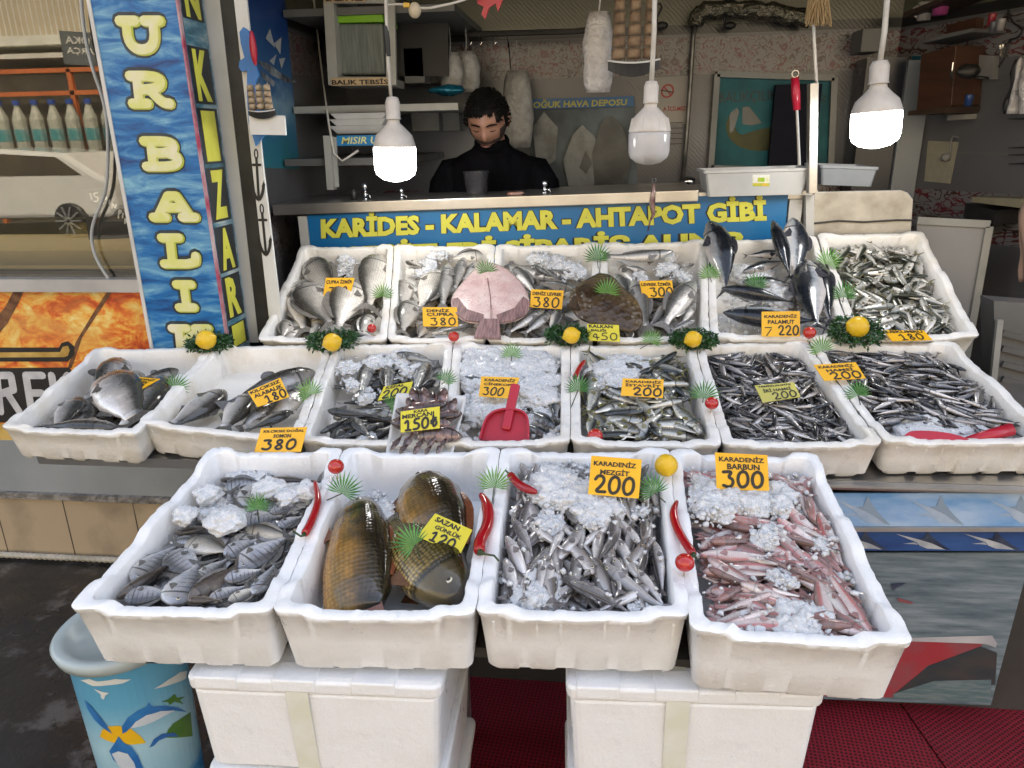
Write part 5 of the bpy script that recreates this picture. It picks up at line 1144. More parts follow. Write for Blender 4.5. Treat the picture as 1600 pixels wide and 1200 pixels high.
# ---- the two flatfish
def flatfish(outline, tail, p0, n, mm, label, thick, finm):
    """diamond body from its outline, domed, with a fringe of fin rays"""
    pts = [hit(p, p0, n) for p in smooth_line(outline+[outline[0]], 2)[:-1]]; c = sum(pts, Vector())/len(pts); g = MB(); k = len(pts); n = Vector(n).normalized(); r = random.Random(4)
    for s, hh in ((1, 0.0), (.93, .10), (.82, .34), (.62, .68), (.36, .92), (.12, 1)):
        for q in pts: g.v.append(tuple(c+(q-c)*s+n*thick*hh))
    L_ = 6
    for i in range(L_-1): g.f += [(i*k+j, i*k+(j+1) % k, (i+1)*k+(j+1) % k, (i+1)*k+j) for j in range(k)]
    g.f.append(tuple((L_-1)*k+j for j in range(k)))
    o = len(g.v); g.v += [tuple(Vector(g.v[j])-n*.006) for j in range(k)]; g.f += [(j, (j+1) % k, o+(j+1) % k, o+j) for j in range(k)]; g.f.append(tuple(o+j for j in range(k)))
    g.mi = [0]*len(g.f); ob = tag(g.build('flatfish', mm, None, smooth=True), label, 'fish', 'flatfish in the back row')
    g = MB(); tp = [hit(p, p0, n) for p in tail]; g.slab([q+n*.012 for q in tp], n, .010); g.build('tail_fin', finm, ob); return ob
def m_flat(name, a, b_, dark, spot, bumps, bk=.6):
    t = NT(name); v = t.coord('Object'); c = t.ramp(t.noise(v, 11, 5, .6), [(.35, a), (.65, b_)])
    sp = t.math('LESS_THAN', t.vor(v, spot), .2); c = t.mix(t.math('MULTIPLY', sp, .55), c, dark)
    t.p(col=c, rough=t.ramp(t.noise(v, 25, 3), [(.35, .14), (.65, .4)]), coat=.12, coatr=.2); t.bump(t.vor(v, bumps), bk, .006, t.bump(t.noise(v, 60, 5), bk*.7, .005)); return t.m
p0, n0 = row_plane(3); nf = Vector((0, -math.sin(R(26)), math.cos(R(26)))); q = hit((768, 530), p0+n0*.012, n0)
finp = mat('pale_fin_rays', (.36, .22, .21), .35, (.16, .10, .10), 3, scale=(60, 6, 6), coat=.3); finb = mat('brown_fin_rays', (.09, .06, .04), .3, (.04, .03, .02), 3, scale=(60, 6, 6), coat=.3)
pf = flatfish([(760, 409), (780, 413), (800, 425), (822, 450), (829, 474), (822, 492), (805, 501), (780, 505), (752, 505), (725, 502), (708, 488), (703, 468), (716, 448), (740, 422)], [(752, 502), (780, 502), (783, 532), (741, 530)], q, nf, m_flat('pink_turbot_skin', (.58, .38, .36), (.74, .60, .56), (.46, .16, .15), 75, 160, .15), 'large pinkish white flatfish, belly up, with a red spotted rim', .016, finp)
g = MB(); mid = [hit(p, q, nf) for p in ((762, 440), (767, 470), (768, 505))]; g.tube([mm_+nf*.0165 for mm_ in mid[:2]]+[mid[2]+nf*.012], .0016, 5); g.build('lateral_line', finp, pf)
for side, w in (([(705, 470), (712, 492), (728, 503), (752, 506), (756, 494), (730, 486), (716, 468)], 1), ([(828, 474), (822, 494), (803, 503), (780, 507), (776, 495), (804, 484), (818, 466)], 1)):
    g = MB(); g.slab([hit(p, q, nf)+nf*.009 for p in side], nf, .006); g.build('fringe_fin', finp, pf)
q2 = hit((960, 500), p0+n0*.02, n0); nf2 = Vector((.05, -math.sin(R(30)), math.cos(R(30))))
flatfish([(936, 426), (956, 429), (974, 449), (991, 462), (1005, 489), (1004, 510), (988, 519), (962, 513), (933, 507), (905, 498), (893, 482), (888, 461), (902, 445), (918, 435)], [(893, 470), (905, 462), (905, 488), (886, 482)], q2, nf2, m_flat('brown_turbot_skin', (.035, .020, .010), (.11, .070, .035), (.010, .007, .004), 42, 48, 1.0), 'dark brown knobbly flatfish lying back up with a palm pick on it', .032, finb)
# ================================================================== counter, banner and what stands on it
CY = 3.04
cl, cr_ = onY((425, 320), CY), onY((1092, 297), CY); zl, zr = cl.z, cr_.z
def cz(x): return zl+(zr-zl)*(x-cl.x)/(cr_.x-cl.x)
ct = empty('service_counter', (-.4, CY, 0), 'steel topped service counter in front of the man', 'counter')
g = MB(); xr2 = cr_.x
g.slab([(cl.x, CY, cz(cl.x)), (xr2, CY, cz(xr2)), (xr2, CY+.5, cz(xr2)), (cl.x, CY+.5, cz(cl.x))], (0, 0, 1), .044); g.build('worktop', M['steel'], ct, bevel=.004)
g = MB(); g.slab([(xr2+.004, CY+.03, cz(xr2)-.012), (.86, CY+.03, cz(xr2)-.008), (.86, CY+.5, cz(xr2)-.008), (xr2+.004, CY+.5, cz(xr2)-.012)], (0, 0, 1), .03); g.build('side_top', M['steel'], ct)
g = MB(); g.bx(cl.x+.12, .84, CY+.06, CY+.45, .55, 1.28); g.build('carcass', M['alu'], ct)
bnx0, bnx1 = onY((480, 340), CY+.02).x, onY((1232, 320), CY+.02).x; BP = ((0, CY+.022, 0), (0, -1, 0))
bs = Sheet((bnx0, CY+.022, 1.10), (bnx1, CY+.022, 1.10), onY((1232, 300), CY+.022), onY((480, 336), CY+.022))
g = MB(); bs.plate(g, .006); bn = tag(g.build('blue_banner', mat('banner_blue', (.008, .12, .30), .35, (.012, .16, .36), 3)), 'blue banner with yellow capitals under the steel worktop', 'banner')
gy, gk_ = MB(), MB()
for txt, q in (('KARİDES - KALAMAR - AHTAPOT GİBİ', [(502, 373), (1198, 345), (1196, 304), (501, 333)]), ('ÇEŞİTLERİ SİPARİŞ ALINIR', [(530, 421), (1172, 396), (1171, 352), (530, 377)])):
    s = sheet_px(q, *BP); s.text(gk_, txt, 0, 1, 0, 1, .0010, .085); s.text(gy, txt, 0, 1, 0, 1, .0022, .052)
gk_.build('letter_outline', M['ink'], bn); gy.build('lettering', M['yellow_ink'], bn)
g = MB(); g.bx(cl.x+.10, bnx0-.002, CY+.016, CY+.05, .9, zl-.05); g.build('leg', M['alu_paint'], ct)
g = MB(); g.bx(bnx1+.002, bnx1+.05, CY+.012, CY+.05, .9, zr-.04); g.build('leg', M['alu_paint'], ct)
# back splash plate behind the right-hand box
g = MB(); a = [onY(p, 3.06) for p in [(1272, 362), (1272, 300), (1408, 297), (1419, 301), (1427, 312), (1428, 362)]]; g.slab([q-Vector((0, 0, .12)) if i in (0, 5) else q for i, q in enumerate(a)], (0, -1, 0), .02)
bk = tag(g.build('steel_backplate', mat('dirty_steel', (.52, .49, .43), .4, (.34, .31, .26), 8, metal=.5, bump=.05), bevel=.003), 'dirty steel plate with a rounded corner behind the mackerel box', 'steel plate')
g = MB(); g.tube([onY(p, 3.055) for p in [(1272, 349), (1310, 345), (1350, 347), (1400, 344), (1426, 344)]], .004, 6); g.build('seam', M['dark'], bk)
g = MB(); g.bar(onY((1263, 380), 3.05), onY((1263, 305), 3.05), .05, .03); tag(g.build('steel_bracket', M['alu_paint']), 'grey upright bracket between banner and steel plate', 'bracket')
# plastic tubs
tubm = mat('grey_plastic', (.50, .50, .48), .35, (.42, .42, .41), 5); tub2 = mat('clear_plastic', (.36, .38, .40), .3, (.3, .32, .34), 5)
def tub(tl_, tr_, h, Y, dep, mm, label, taper=.9):
    a, b_ = onY(tl_, Y), onY(tr_, Y); w = (b_-a).length; ex = (b_-a).normalized(); g = MB(); hh = h*mpp(a); n = 4
    def ringp(k, z, ins): 
        c = (a+b_)/2; W_, D_ = w/2*k-ins, dep/2*k-ins; o = []
        for sx, sy in ((1, -1), (1, 1), (-1, 1), (-1, -1)):
            for j in range(3):
                an = math.atan2(sy, sx)+(j-1)*.25; rr = .02
                o.append(c+ex*(sx*(W_-rr)+rr*math.cos(an))+Vector((0, 1, 0))*(dep/2+sy*(D_-rr)+rr*math.sin(an))+Vector((0, 0, z)))
        return o
    rings = [ringp(taper, -hh, 0), ringp(.985, -.012, 0), ringp(1.03, -.010, 0), ringp(1.03, 0, 0), ringp(.99, 0, 0), ringp(taper-.01, -hh+.006, .004)]
    for q in rings: g.v += [tuple(p) for p in q]
    m_ = 12; g.f = [(i*m_+k, i*m_+(k+1) % m_, (i+1)*m_+(k+1) % m_, (i+1)*m_+k) for i in range(5) for k in range(m_)]+[tuple(range(m_-1, -1, -1)), tuple(5*m_+k for k in range(m_))]; g.mi = [0]*len(g.f)
    return tag(g.build('plastic_tub', mm, None), label, 'plastic tub')
tb = tub((1101, 267), (1270, 262), 40, 3.0, .22, tubm, 'long grey plastic tub with a price sticker on the counter')
s = sheet_px([(1176, 291), (1202, 291), (1203, 273), (1176, 273)], (0, 3.000, 0), (0, -1, -.12))
g = MB(); s.plate(g, .001); stk = g.build('sticker', mat('sticker_paper', (.7, .7, .66), .5, (.6, .6, .3), 60), tb)
g = MB(); s.shape(g, [(0, 0), (1, 0), (1, .28), (0, .28)], .0006); s.shape(g, [(.3, .4), (.7, .4), (.7, .75), (.3, .75)], .0007); g.build('sticker_print', mat('sticker_green', (.25, .45, .02), .5, (.6, .4, .05), 50), stk)
tub((1283, 258), (1374, 261), 30, 3.12, .25, tub2, 'bluish clear plastic tub on the steel plate behind the post')
# steel post, cord and broom
g = MB(); a, b_ = onY((1268, 302), 2.99), onY((1270, 130), 2.99); g.bar(a, b_, .045, .03)
tag(g.build('steel_post', M['steel'], bevel=.002), 'square steel post rising beside the long tub', 'post')
g = MB(); g.tube([onY((1276, 132), 2.99), onY((1272, 60), 2.99), onY((1268, -40), 2.99)], .006, 8); cordw = mat('white_cord', (.62, .6, .55), .5, (.5, .46, .4), 15)
tag(g.build('white_cable', cordw, smooth=True), 'white cable running up from the top of the steel post', 'cable')
straw = mat('broom_straw', (.42, .30, .16), .8, (.28, .19, .09), 5, scale=(60, 60, 3)); r = random.Random(2); g = MB(); top = onY((1279, -25), 2.9)
for i in range(150):
    q = onY((1279+r.uniform(-21, 21), 38+r.uniform(-8, 4)), 2.9+r.uniform(-.035, .035)); t0 = top+Vector((r.uniform(-.03, .03), r.uniform(-.015, .015), 0)); g.tube([t0, t0*.45+q*.55+Vector((0, 0, 0)), q], .0022, 3, False)
tag(g.build('broom', straw), 'straw broom head hanging above the steel post', 'broom')
# sharpening steel with red handle
rp = mat('red_plastic', (.42, .012, .03), .3, (.35, .01, .03), 5)
g = MB(); a, b_ = onY((1242, 121), 2.96), onY((1245, 172), 2.96); g.tube([a, a*.5+b_*.5, b_], [.014, .016, .013], 12)
ss = tag(g.build('sharpening_steel', rp, smooth=True), 'hanging sharpening steel with a red handle beside the post', 'sharpening steel')
g = MB(); g.tube([b_, onY((1249, 258), 2.96)], .006, 8); g.build('rod', M['steel'], ss)
g = MB(); g.tube([a+Vector((.012*math.cos(k), 0, .012+.012*math.sin(k))) for k in [i*.6 for i in range(11)]], .0022, 5); g.build('ring', M['steel'], ss)
# small things on the worktop
chrome = mat('chrome', (.7, .7, .7), .12, (.5, .5, .5), 8, metal=1)
def at_counter(px, dy=.08): 
    Y = CY+dy; p = onY(px, Y); return Vector((p.x, Y, cz(p.x)))
def cup(px, w, h, dy, mm, label, nm='cup', cat='cup'):
    p = at_counter(px, dy); k = mpp(p); g = MB(); r0, r1, H_ = w*.40*k, w*.5*k, h*k
    g.lathe([(r0, 0), (r1, H_), (r1*1.04, H_), (r1*1.02, H_+.003), (r1*.95, H_), (r0*.93, .006)], (0, 0, 0), 20); o = g.build(nm, mm, None, smooth=False); o.location = p+Vector((0, 0, .001)); return tag(o, label, cat)
t = NT('dark_clear_plastic'); t.p(col=(.05, .05, .055), rough=.15, alpha=.5); M['cupm'] = t.m
cup((745, 305), 40, 34, .16, M['cupm'], 'dark see through plastic cup on the counter before the man')
def tap(px, h, label):
    p = at_counter(px, .1); k = mpp(p); g = MB(); H_ = h*k; g.lathe([(.012, 0), (.012, .006), (.006, .01), (.006, H_*.6), (.011, H_*.7), (.012, H_), (.004, H_+.004)], (0, 0, 0), 12); g.tube([(0, 0, H_*.35), (.02, -.01, H_*.35), (.026, -.012, H_*.1)], .003, 6)
    o = g.build('counter_tap', chrome, None, smooth=True); o.location = p; tag(o, label, 'tap', 'small taps on the worktop')
tap((572, 318), 24, 'chrome tap at the left end of the worktop'); tap((628, 313), 14, 'low chrome tap under the left lit bulb'); tap((851, 305), 18, 'chrome tap right of the man')
p = at_counter((554, 318), .1); g = MB(); g.lathe([(.012, 0), (.013, .03), (.009, .045), (.004, .048)], (0, 0, 0), 10); o = g.build('black_stopper', M['black'], None, smooth=True); o.location = p; tag(o, 'small black knob left of the chrome tap', 'knob')
p = at_counter((805, 308), .07); g = MB(); g.ball((0, 0, .006), (.035, .02, .008), 14, 6, .3, 3); g.ball((.02, 0, .008), (.02, .015, .006), 10, 6, .3, 5); o = g.build('fish_scraps', mat('raw_flesh', (.30, .14, .10), .3, (.4, .25, .2), 30), None, smooth=True); o.location = p; tag(o, 'scrap of raw fish at the front edge of the worktop', 'fish scrap')
# squid-like lure hanging on the worktop edge
g = MB(); lp = [(1022, 286), (1021, 300), (1019, 318), (1021, 335), (1016, 345), (1012, 362)]; g.tube([onY(p, CY-.012) for p in lp], [.003, .010, .012, .008, .004, .002], 8)
hk = tag(g.build('squid_lure', mat('lure_skin', (.30, .20, .17), .2, (.10, .02, .03), 40, coat=.6), smooth=True), 'wet brownish squid hanging from the worktop over the banner', 'squid')
g = MB(); q = onY((1022, 286), CY-.012); g.tube([q+Vector((.008*math.sin(k), 0, .01-.01*math.cos(k))) for k in [i*.63 for i in range(11)]], .0016, 5); g.build('hook', chrome, hk)

# ================================================================== lamps
WHITEP = mat('lamp_plastic', (.66, .62, .57), .4, (.58, .53, .48), 20)
def bulb(top, bot, R_, split, label, lit, Y=2.62, sock=11, ribs=False):
    a, b_ = onY(top, Y), onY(bot, Y); k = mpp(b_); ax = (a-b_).normalized(); q = ax.to_track_quat('Z', 'Y').to_matrix(); H_ = (a-b_).length; z = lambda py: (bot[1]-py)*k*H_/((bot[1]-top[1])*k)
    root = empty('hanging_bulb', b_, label, 'light bulb'); y0, y1 = top[1], bot[1]; h = y1-y0
    def put(o): o.parent = root; return o
    def P(l): return [(rr*k, z(py)) for rr, py in l]
    g = MB(); g.lathe(P([(4, y0-1), (sock*.75, y0), (sock, y0+h*.06), (sock, y0+h*.24), (sock+1.5, y0+h*.25), (sock-2, y0+h*.26)]), (0, 0, 0), 20, q); put(g.build('socket', WHITEP, None, smooth=True))
    g = MB(); g.lathe(P([(sock-2, y0+h*.255), (sock-1, y0+h*.30), (R_*.55, y0+h*.36), (R_*.85, y0+h*.44), (R_*.97, split-6), (R_*1.0, split-2), (R_*.98, split), (R_*.5, split+.5)]), (0, 0, 0), 28, q); put(g.build('housing', WHITEP, None, smooth=True))
    t = NT('lit_globe' if lit else 'milky_globe')
    if lit: t.p(col=(.9, .9, .9), emit=(1, .98, .95), estr=BULB_E)
    else: t.p(col=(.70, .68, .68), rough=.15, trans=.25, sss=.0)
    g = MB(); g.lathe(P([(R_*.5, split+.6), (R_*.985, split+.3), (R_, split+4), (R_*.985, y1-h*.16), (R_*.9, y1-h*.09), (R_*.6, y1-h*.03), (R_*.2, y1-.5), (.5, y1)]), (0, 0, 0), 28, q); put(g.build('globe', t.m, None, smooth=True))
    if ribs:
        for i in range(14):
            an = i*2*math.pi/14; rr = R_*k*1.0; g = MB(); g.bar(q @ Vector((rr*.985*math.cos(an), rr*.985*math.sin(an), z(split-2))), q @ Vector((rr*.86*math.cos(an), rr*.86*math.sin(an), z(y0+h*.43))), .003); put(g.build('rib', WHITEP, None))
    return root, a
BULB_E = 8
def cord(pts, label, r=.006, Y=2.62):
    g = MB(); g.tube([onY(p, Y) for p in pts], r, 8); return tag(g.build('electric_flex', cordw, None, smooth=True), label, 'cord', 'lamp cords')
bulb((613, 152), (619, 284), 32.5, 229, 'lit bulb hanging left of the man', True); bulb((1018, 127), (1013, 258), 32, 205, 'unlit ribbed bulb with a milky globe, the middle one', False, ribs=True); bulb((1375, 95), (1366, 232), 36.5, 174, 'lit bulb hanging at the right by the dark door', True, sock=14)
cd = cord([(611, 154), (606, 90), (601, -50)], 'white cord of the left bulb, bound with black tape'); g = MB(); g.tube([onY((602.5, 40), 2.62), onY((605, 62), 2.618), onY((607, 88), 2.62)], [.0075, .009, .0075], 8); g.build('black_tape', M['black'], cd)
cord([(1018, 129), (1022, 50), (1024, -50)], 'thick white cord of the unlit middle bulb', .008); cord([(1375, 97), (1382, 50), (1390, -50)], 'white cord of the right lit bulb', .009)
g = MB(); g.bx(-1.5, 2.0, 2.60, 2.64, 2.56, 2.60); tag(g.build('lamp_rail', M['alu']), 'rail on the ceiling that carries the three lamp cords', 'rail')
g = MB(); g.tube([onY(p, 2.66) for p in smooth_line([(606, 8), (625, 6), (640, 9), (664, 14), (690, 9), (720, 2), (760, -14)])], .004, 6); c2 = tag(g.build('flex_cable', cordw, smooth=True), 'white flex across the top with a plug on it', 'cable')
g = MB(); g.ball(onY((648, 16), 2.66), (.022, .016, .025), 12, 8); g.build('plug', mat('plug_plastic', (.55, .47, .33), .4, (.5, .42, .3), 6), c2, smooth=True)
g = MB(); g.bar(onY((636, 5), 2.655), onY((636, 12), 2.655), .02); g.build('yellow_cap', mat('yellow_plastic', (.6, .36, .03), .4, (.5, .3, .02), 4), c2)
lf = [(746, -14), (790, -14), (784, 4), (778, 18), (774, 5), (764, 12), (758, 30), (752, 22), (756, 10), (746, 6)]
g = MB(); g.slab([onY(p, 2.7) for p in lf], (0, -1, 0), .012); o = tag(g.build('red_ornament', rp), 'red jagged ornament hanging at the top edge', 'ornament')

# ================================================================== left: cabinet, shelf, posters
fr_m = mat('cabinet_frame', (.36, .36, .33), .45, (.28, .28, .26), 6)
cb = empty('wall_cabinet', onY((565, 60), 3.45), 'grey wall cabinet holding a green lidded box, fish tray sign below', 'cabinet')
def flat(name, px, Y, th, mm, parent=None, bev=0): g = MB(); g.slab([onY(p, Y) for p in px], (0, -1, 0), th); return g.build(name, mm, parent, bevel=bev)
flat('upright', [(513, 133), (528, 133), (520, -20), (504, -20)], 3.44, .35, fr_m, cb); flat('upright', [(604, 133), (619, 133), (616, -20), (600, -20)], 3.44, .02, fr_m, cb); flat('top_rail', [(520.5, 5), (600, 5), (600, -20), (520, -20)], 3.44, .02, fr_m, cb)
flat('bottom_shelf', [(528.5, 133), (604, 133), (604, 120), (528, 120)], 3.445, .32, fr_m, cb); flat('back', [(528.5, 119), (700, 119), (700, 5), (521, 5)], 3.80, .02, M['dark'], cb)
TEB = sheet_px([(518, 134), (608, 133), (607, 121), (517, 122)], (0, 3.435, 0), (0, -1, 0)); g = MB(); TEB.plate(g, .003); ts = g.build('name_strip', mat('tan_strip', (.50, .36, .20), .5, (.45, .33, .18), 8), cb); g = MB(); TEB.text(g, 'BALIK TEBSİS', .01, .99, .12, .95, .001, .03); g.build('lettering', M['ink'], ts)
TE2 = sheet_px([(506, 4), (572, 3), (572, -12), (505, -11)], (0, 3.435, 0), (0, -1, 0)); g = MB(); TE2.plate(g, .003); ts = g.build('name_strip', mat('tan_strip2', (.42, .30, .17), .5, (.4, .3, .16), 8), cb); g = MB(); TE2.text(g, 'BALIK TEB', .05, .95, .12, .9, .001, .03); g.build('lettering', M['ink'], ts)
gb = flat('lidded_box', [(530, 117), (602, 117), (598, 36), (526, 37)], 3.50, .22, mat('smoky_plastic', (.13, .15, .14), .25, (.20, .22, .20), 9, scale=(9, 2, .8)), None, .01); tag(gb, 'smoky plastic box with a lime green lid inside the wall cabinet', 'box')
flat('lid', [(523, 36), (600, 34), (597, 19), (522, 21)], 3.49, .25, mat('lime_plastic', (.22, .50, .02), .35, (.18, .42, .02), 4), gb, .006)
# side shelves along the left wall, running back
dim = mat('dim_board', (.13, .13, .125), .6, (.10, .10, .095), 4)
def shelf3(pts_px, z, th, label):
    g = MB(); g.slab([onZ(p, z) for p in pts_px], (0, 0, 1), th); return g
for i, (z, lab) in enumerate([(1.76, 'grey shelf board running back along the left wall above the stacked trays'), (2.16, 'upper dark shelf board along the left wall'), (1.535, 'lower shelf board with the blue maize flour sign')]):
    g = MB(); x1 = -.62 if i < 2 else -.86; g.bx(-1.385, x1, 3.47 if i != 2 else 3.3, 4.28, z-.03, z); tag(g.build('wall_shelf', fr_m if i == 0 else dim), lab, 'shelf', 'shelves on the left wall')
MU = sheet_px([(527, 228), (640, 226), (640, 210), (526, 212)], (0, 3.29, 0), (0, -1, 0)); g = MB(); MU.plate(g, .006); o = tag(g.build('shelf_sign', mat('sign_blue', (.02, .20, .45), .4, (.02, .24, .5), 5)), 'small blue sign with yellow slanted capitals on the lower shelf', 'sign'); g = MB(); MU.text(g, 'MISIR UNU', .06, .78, .16, .86, .001, .02, .25); g.build('lettering', mat('pale_yellow_print', (.7, .68, .3), .4, (.66, .6, .2), 9), o)
g = MB(); g.bar(onY((519, 296), 3.28), onY((513, 212), 3.28), .05, .03); g.bar(onY((526.5, 292), 3.285), onY((522, 214), 3.285), .012, .02); tag(g.build('shelf_bracket', fr_m), 'grey metal upright below the blue maize flour sign', 'bracket')
foamt = mat('foam_tray_white', (.72, .72, .71), .5, (.62, .62, .60), 8)
def tray_at(px, Y, w, h, d, label, nm='foam_tray'):
    p = onY(px, Y); g = MB(); g.lathe([(w*.40, 0), (w*.5, h*.8), (w*.53, h), (w*.5, h), (w*.39, h*.2)], (0, 0, 0), 4, Matrix.Rotation(R(45), 3, 'Z')); o = g.build(nm, foamt, None, bevel=.006); o.location = p; o.scale = (1.35, d/w*1.3, 1); tag(o, label, 'foam tray', 'white foam trays on the shelf'); return o
for j, (y, lab) in enumerate([(209, 'lowest white foam tray on the lower shelf'), (199, 'middle white foam tray on the lower shelf'), (190, 'top white foam tray of the stack on the lower shelf')]): tray_at((568+j, y), 3.5, .26, .035, .2, lab)
# plastic bags and cartons in the gloom
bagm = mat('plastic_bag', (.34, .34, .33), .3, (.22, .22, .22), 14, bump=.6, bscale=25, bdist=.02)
def bag(px, Y, w, h, seed, label, mm=None, strap=True):
    p = onY(px, Y); k = mpp(p); g = MB(); W_, H_ = w*k/2, h*k; n, m_ = 14, 9
    for i in range(m_):
        f = i/(m_-1); ww = W_*(.35+.75*math.sin(math.pi*min(1, .15+f*.62))); 
        for j in range(n):
            a = 2*math.pi*j/n; rr = 1+.22*mnoise.noise(Vector((math.cos(a)*2, math.sin(a)*2, f*4+seed*7))); g.v.append((ww*math.cos(a)*rr, ww*.45*math.sin(a)*rr, -H_*f))
    g.f = [(i*n+j, i*n+(j+1) % n, (i+1)*n+(j+1) % n, (i+1)*n+j) for i in range(m_-1) for j in range(n)]+[tuple(range(n-1, -1, -1)), tuple((m_-1)*n+j for j in range(n))]; g.mi = [0]*len(g.f)
    o = g.build('plastic_bag', mm or bagm, None, smooth=True); o.location = p
    if strap: g = MB(); g.tube([(0, 0, 0), (.004, 0, .05), (0, 0, .14)], .003, 5); c = g.build('strap', mm or bagm, None); c.parent = o
    return tag(o, label, 'plastic bag', 'plastic bags in the shop')
clearb = mat('clear_bag', (.50, .48, .47), .2, (.36, .34, .33), 18, bump=.8, bscale=22, bdist=.03, coat=.4)
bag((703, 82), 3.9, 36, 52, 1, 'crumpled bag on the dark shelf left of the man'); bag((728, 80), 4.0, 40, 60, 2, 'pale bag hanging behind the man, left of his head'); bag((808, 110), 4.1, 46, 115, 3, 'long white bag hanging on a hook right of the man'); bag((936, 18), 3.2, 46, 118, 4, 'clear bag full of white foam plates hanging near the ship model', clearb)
g = MB(); g.tube([onY((792, 52), 4.15), onY((796, 80), 4.12), onY((798, 108), 4.1)], .004, 6); tag(g.build('bag_hook', chrome), 'long wire hook holding the white bag behind the man', 'hook')
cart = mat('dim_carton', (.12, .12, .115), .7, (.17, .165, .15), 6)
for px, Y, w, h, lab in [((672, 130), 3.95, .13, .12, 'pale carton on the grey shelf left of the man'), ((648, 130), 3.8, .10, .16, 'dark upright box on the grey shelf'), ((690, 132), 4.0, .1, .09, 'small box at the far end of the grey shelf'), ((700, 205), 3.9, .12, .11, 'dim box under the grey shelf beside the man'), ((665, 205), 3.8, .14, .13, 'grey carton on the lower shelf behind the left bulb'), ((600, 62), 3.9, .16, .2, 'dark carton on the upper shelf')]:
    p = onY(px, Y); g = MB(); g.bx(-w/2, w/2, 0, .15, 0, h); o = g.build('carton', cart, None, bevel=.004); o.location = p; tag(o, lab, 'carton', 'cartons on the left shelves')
g = MB(); g.ball(onY((700, 141), 3.75), (.09, .05, .025), 16, 8, .35, 7); tag(g.build('blue_packet', mat('blue_foil', (.01, .12, .22), .15, (.02, .2, .32), 20, metal=.5, bump=.6, bscale=30, bdist=.02), smooth=True), 'shiny blue packet on the edge of the grey shelf', 'packet')
g = MB(); g.tube([onX(p, -1.385) if i < 3 else onY(p, 3.27) for i, p in enumerate([(489, -10), (497, 60), (505, 130), (514, 195), (522, 240), (535, 252), (560, 235)])], .005, 6); tag(g.build('wall_cable', cordw, smooth=True), 'thin white cable running down the left tile wall', 'cable')
# dolphin poster on the side wall
LWN = ((-1.398, 0, 0), (1, 0, 0))
dq = [hit(p, *LWN) for p in ((411, 262), (468, 264), (446, 2), (385, -20))]
dps = Sheet(dq[0], dq[1], dq[2], dq[3])
t = NT('dolphin_sea_print'); v = t.coord('Object'); z = t.sep(v)[2]; base = t.ramp(t.math('ADD', z, t.math('MULTIPLY', t.noise(v, 8, 4), .25)), [(0, 0), (1, 1)])
mr = t.n('MapRange'); t.l(t.math('ADD', z, t.math('MULTIPLY', t.noise(v, 7, 5), .3)), mr.inputs[0]); mr.inputs[1].default_value = 1.55; mr.inputs[2].default_value = 2.3
t.p(col=t.ramp(mr.outputs[0], [(.05, (.03, .22, .20)), (.3, (.03, .16, .28)), (.5, (.20, .33, .44)), (.6, (.05, .14, .30)), (1, (.015, .05, .20))]), rough=.35)
g = MB(); dps.plate(g, .003); dpo = tag(g.build('dolphin_poster', t.m), 'tall blue sea poster with leaping dolphins on the left tile wall', 'poster')
g = MB()
for pts in ([(400, 95), (425, 118), (450, 130), (464, 128), (440, 115), (418, 98)], [(408, 110), (430, 128), (428, 136), (410, 122)]): g.poly([hit(p, (-1.3975, 0, 0), (1, 0, 0), .0012) for p in pts])
g.build('dolphin_print', mat('dolphin_print', (.04, .05, .07), .4, (.3, .33, .36), 14), dpo)
g = MB()
for pts in ([(415, 60), (422, 45), (430, 75)], [(428, 68), (440, 58), (438, 85)], [(421, 95), (432, 85), (428, 102)], [(436, 92), (446, 90), (440, 108)]): g.poly([hit(p, (-1.3975, 0, 0), (1, 0, 0), .0016) for p in pts])
g.build('sail_print', mat('sail_print', (.36, .40, .44), .5, (.45, .46, .45), 9), dpo)
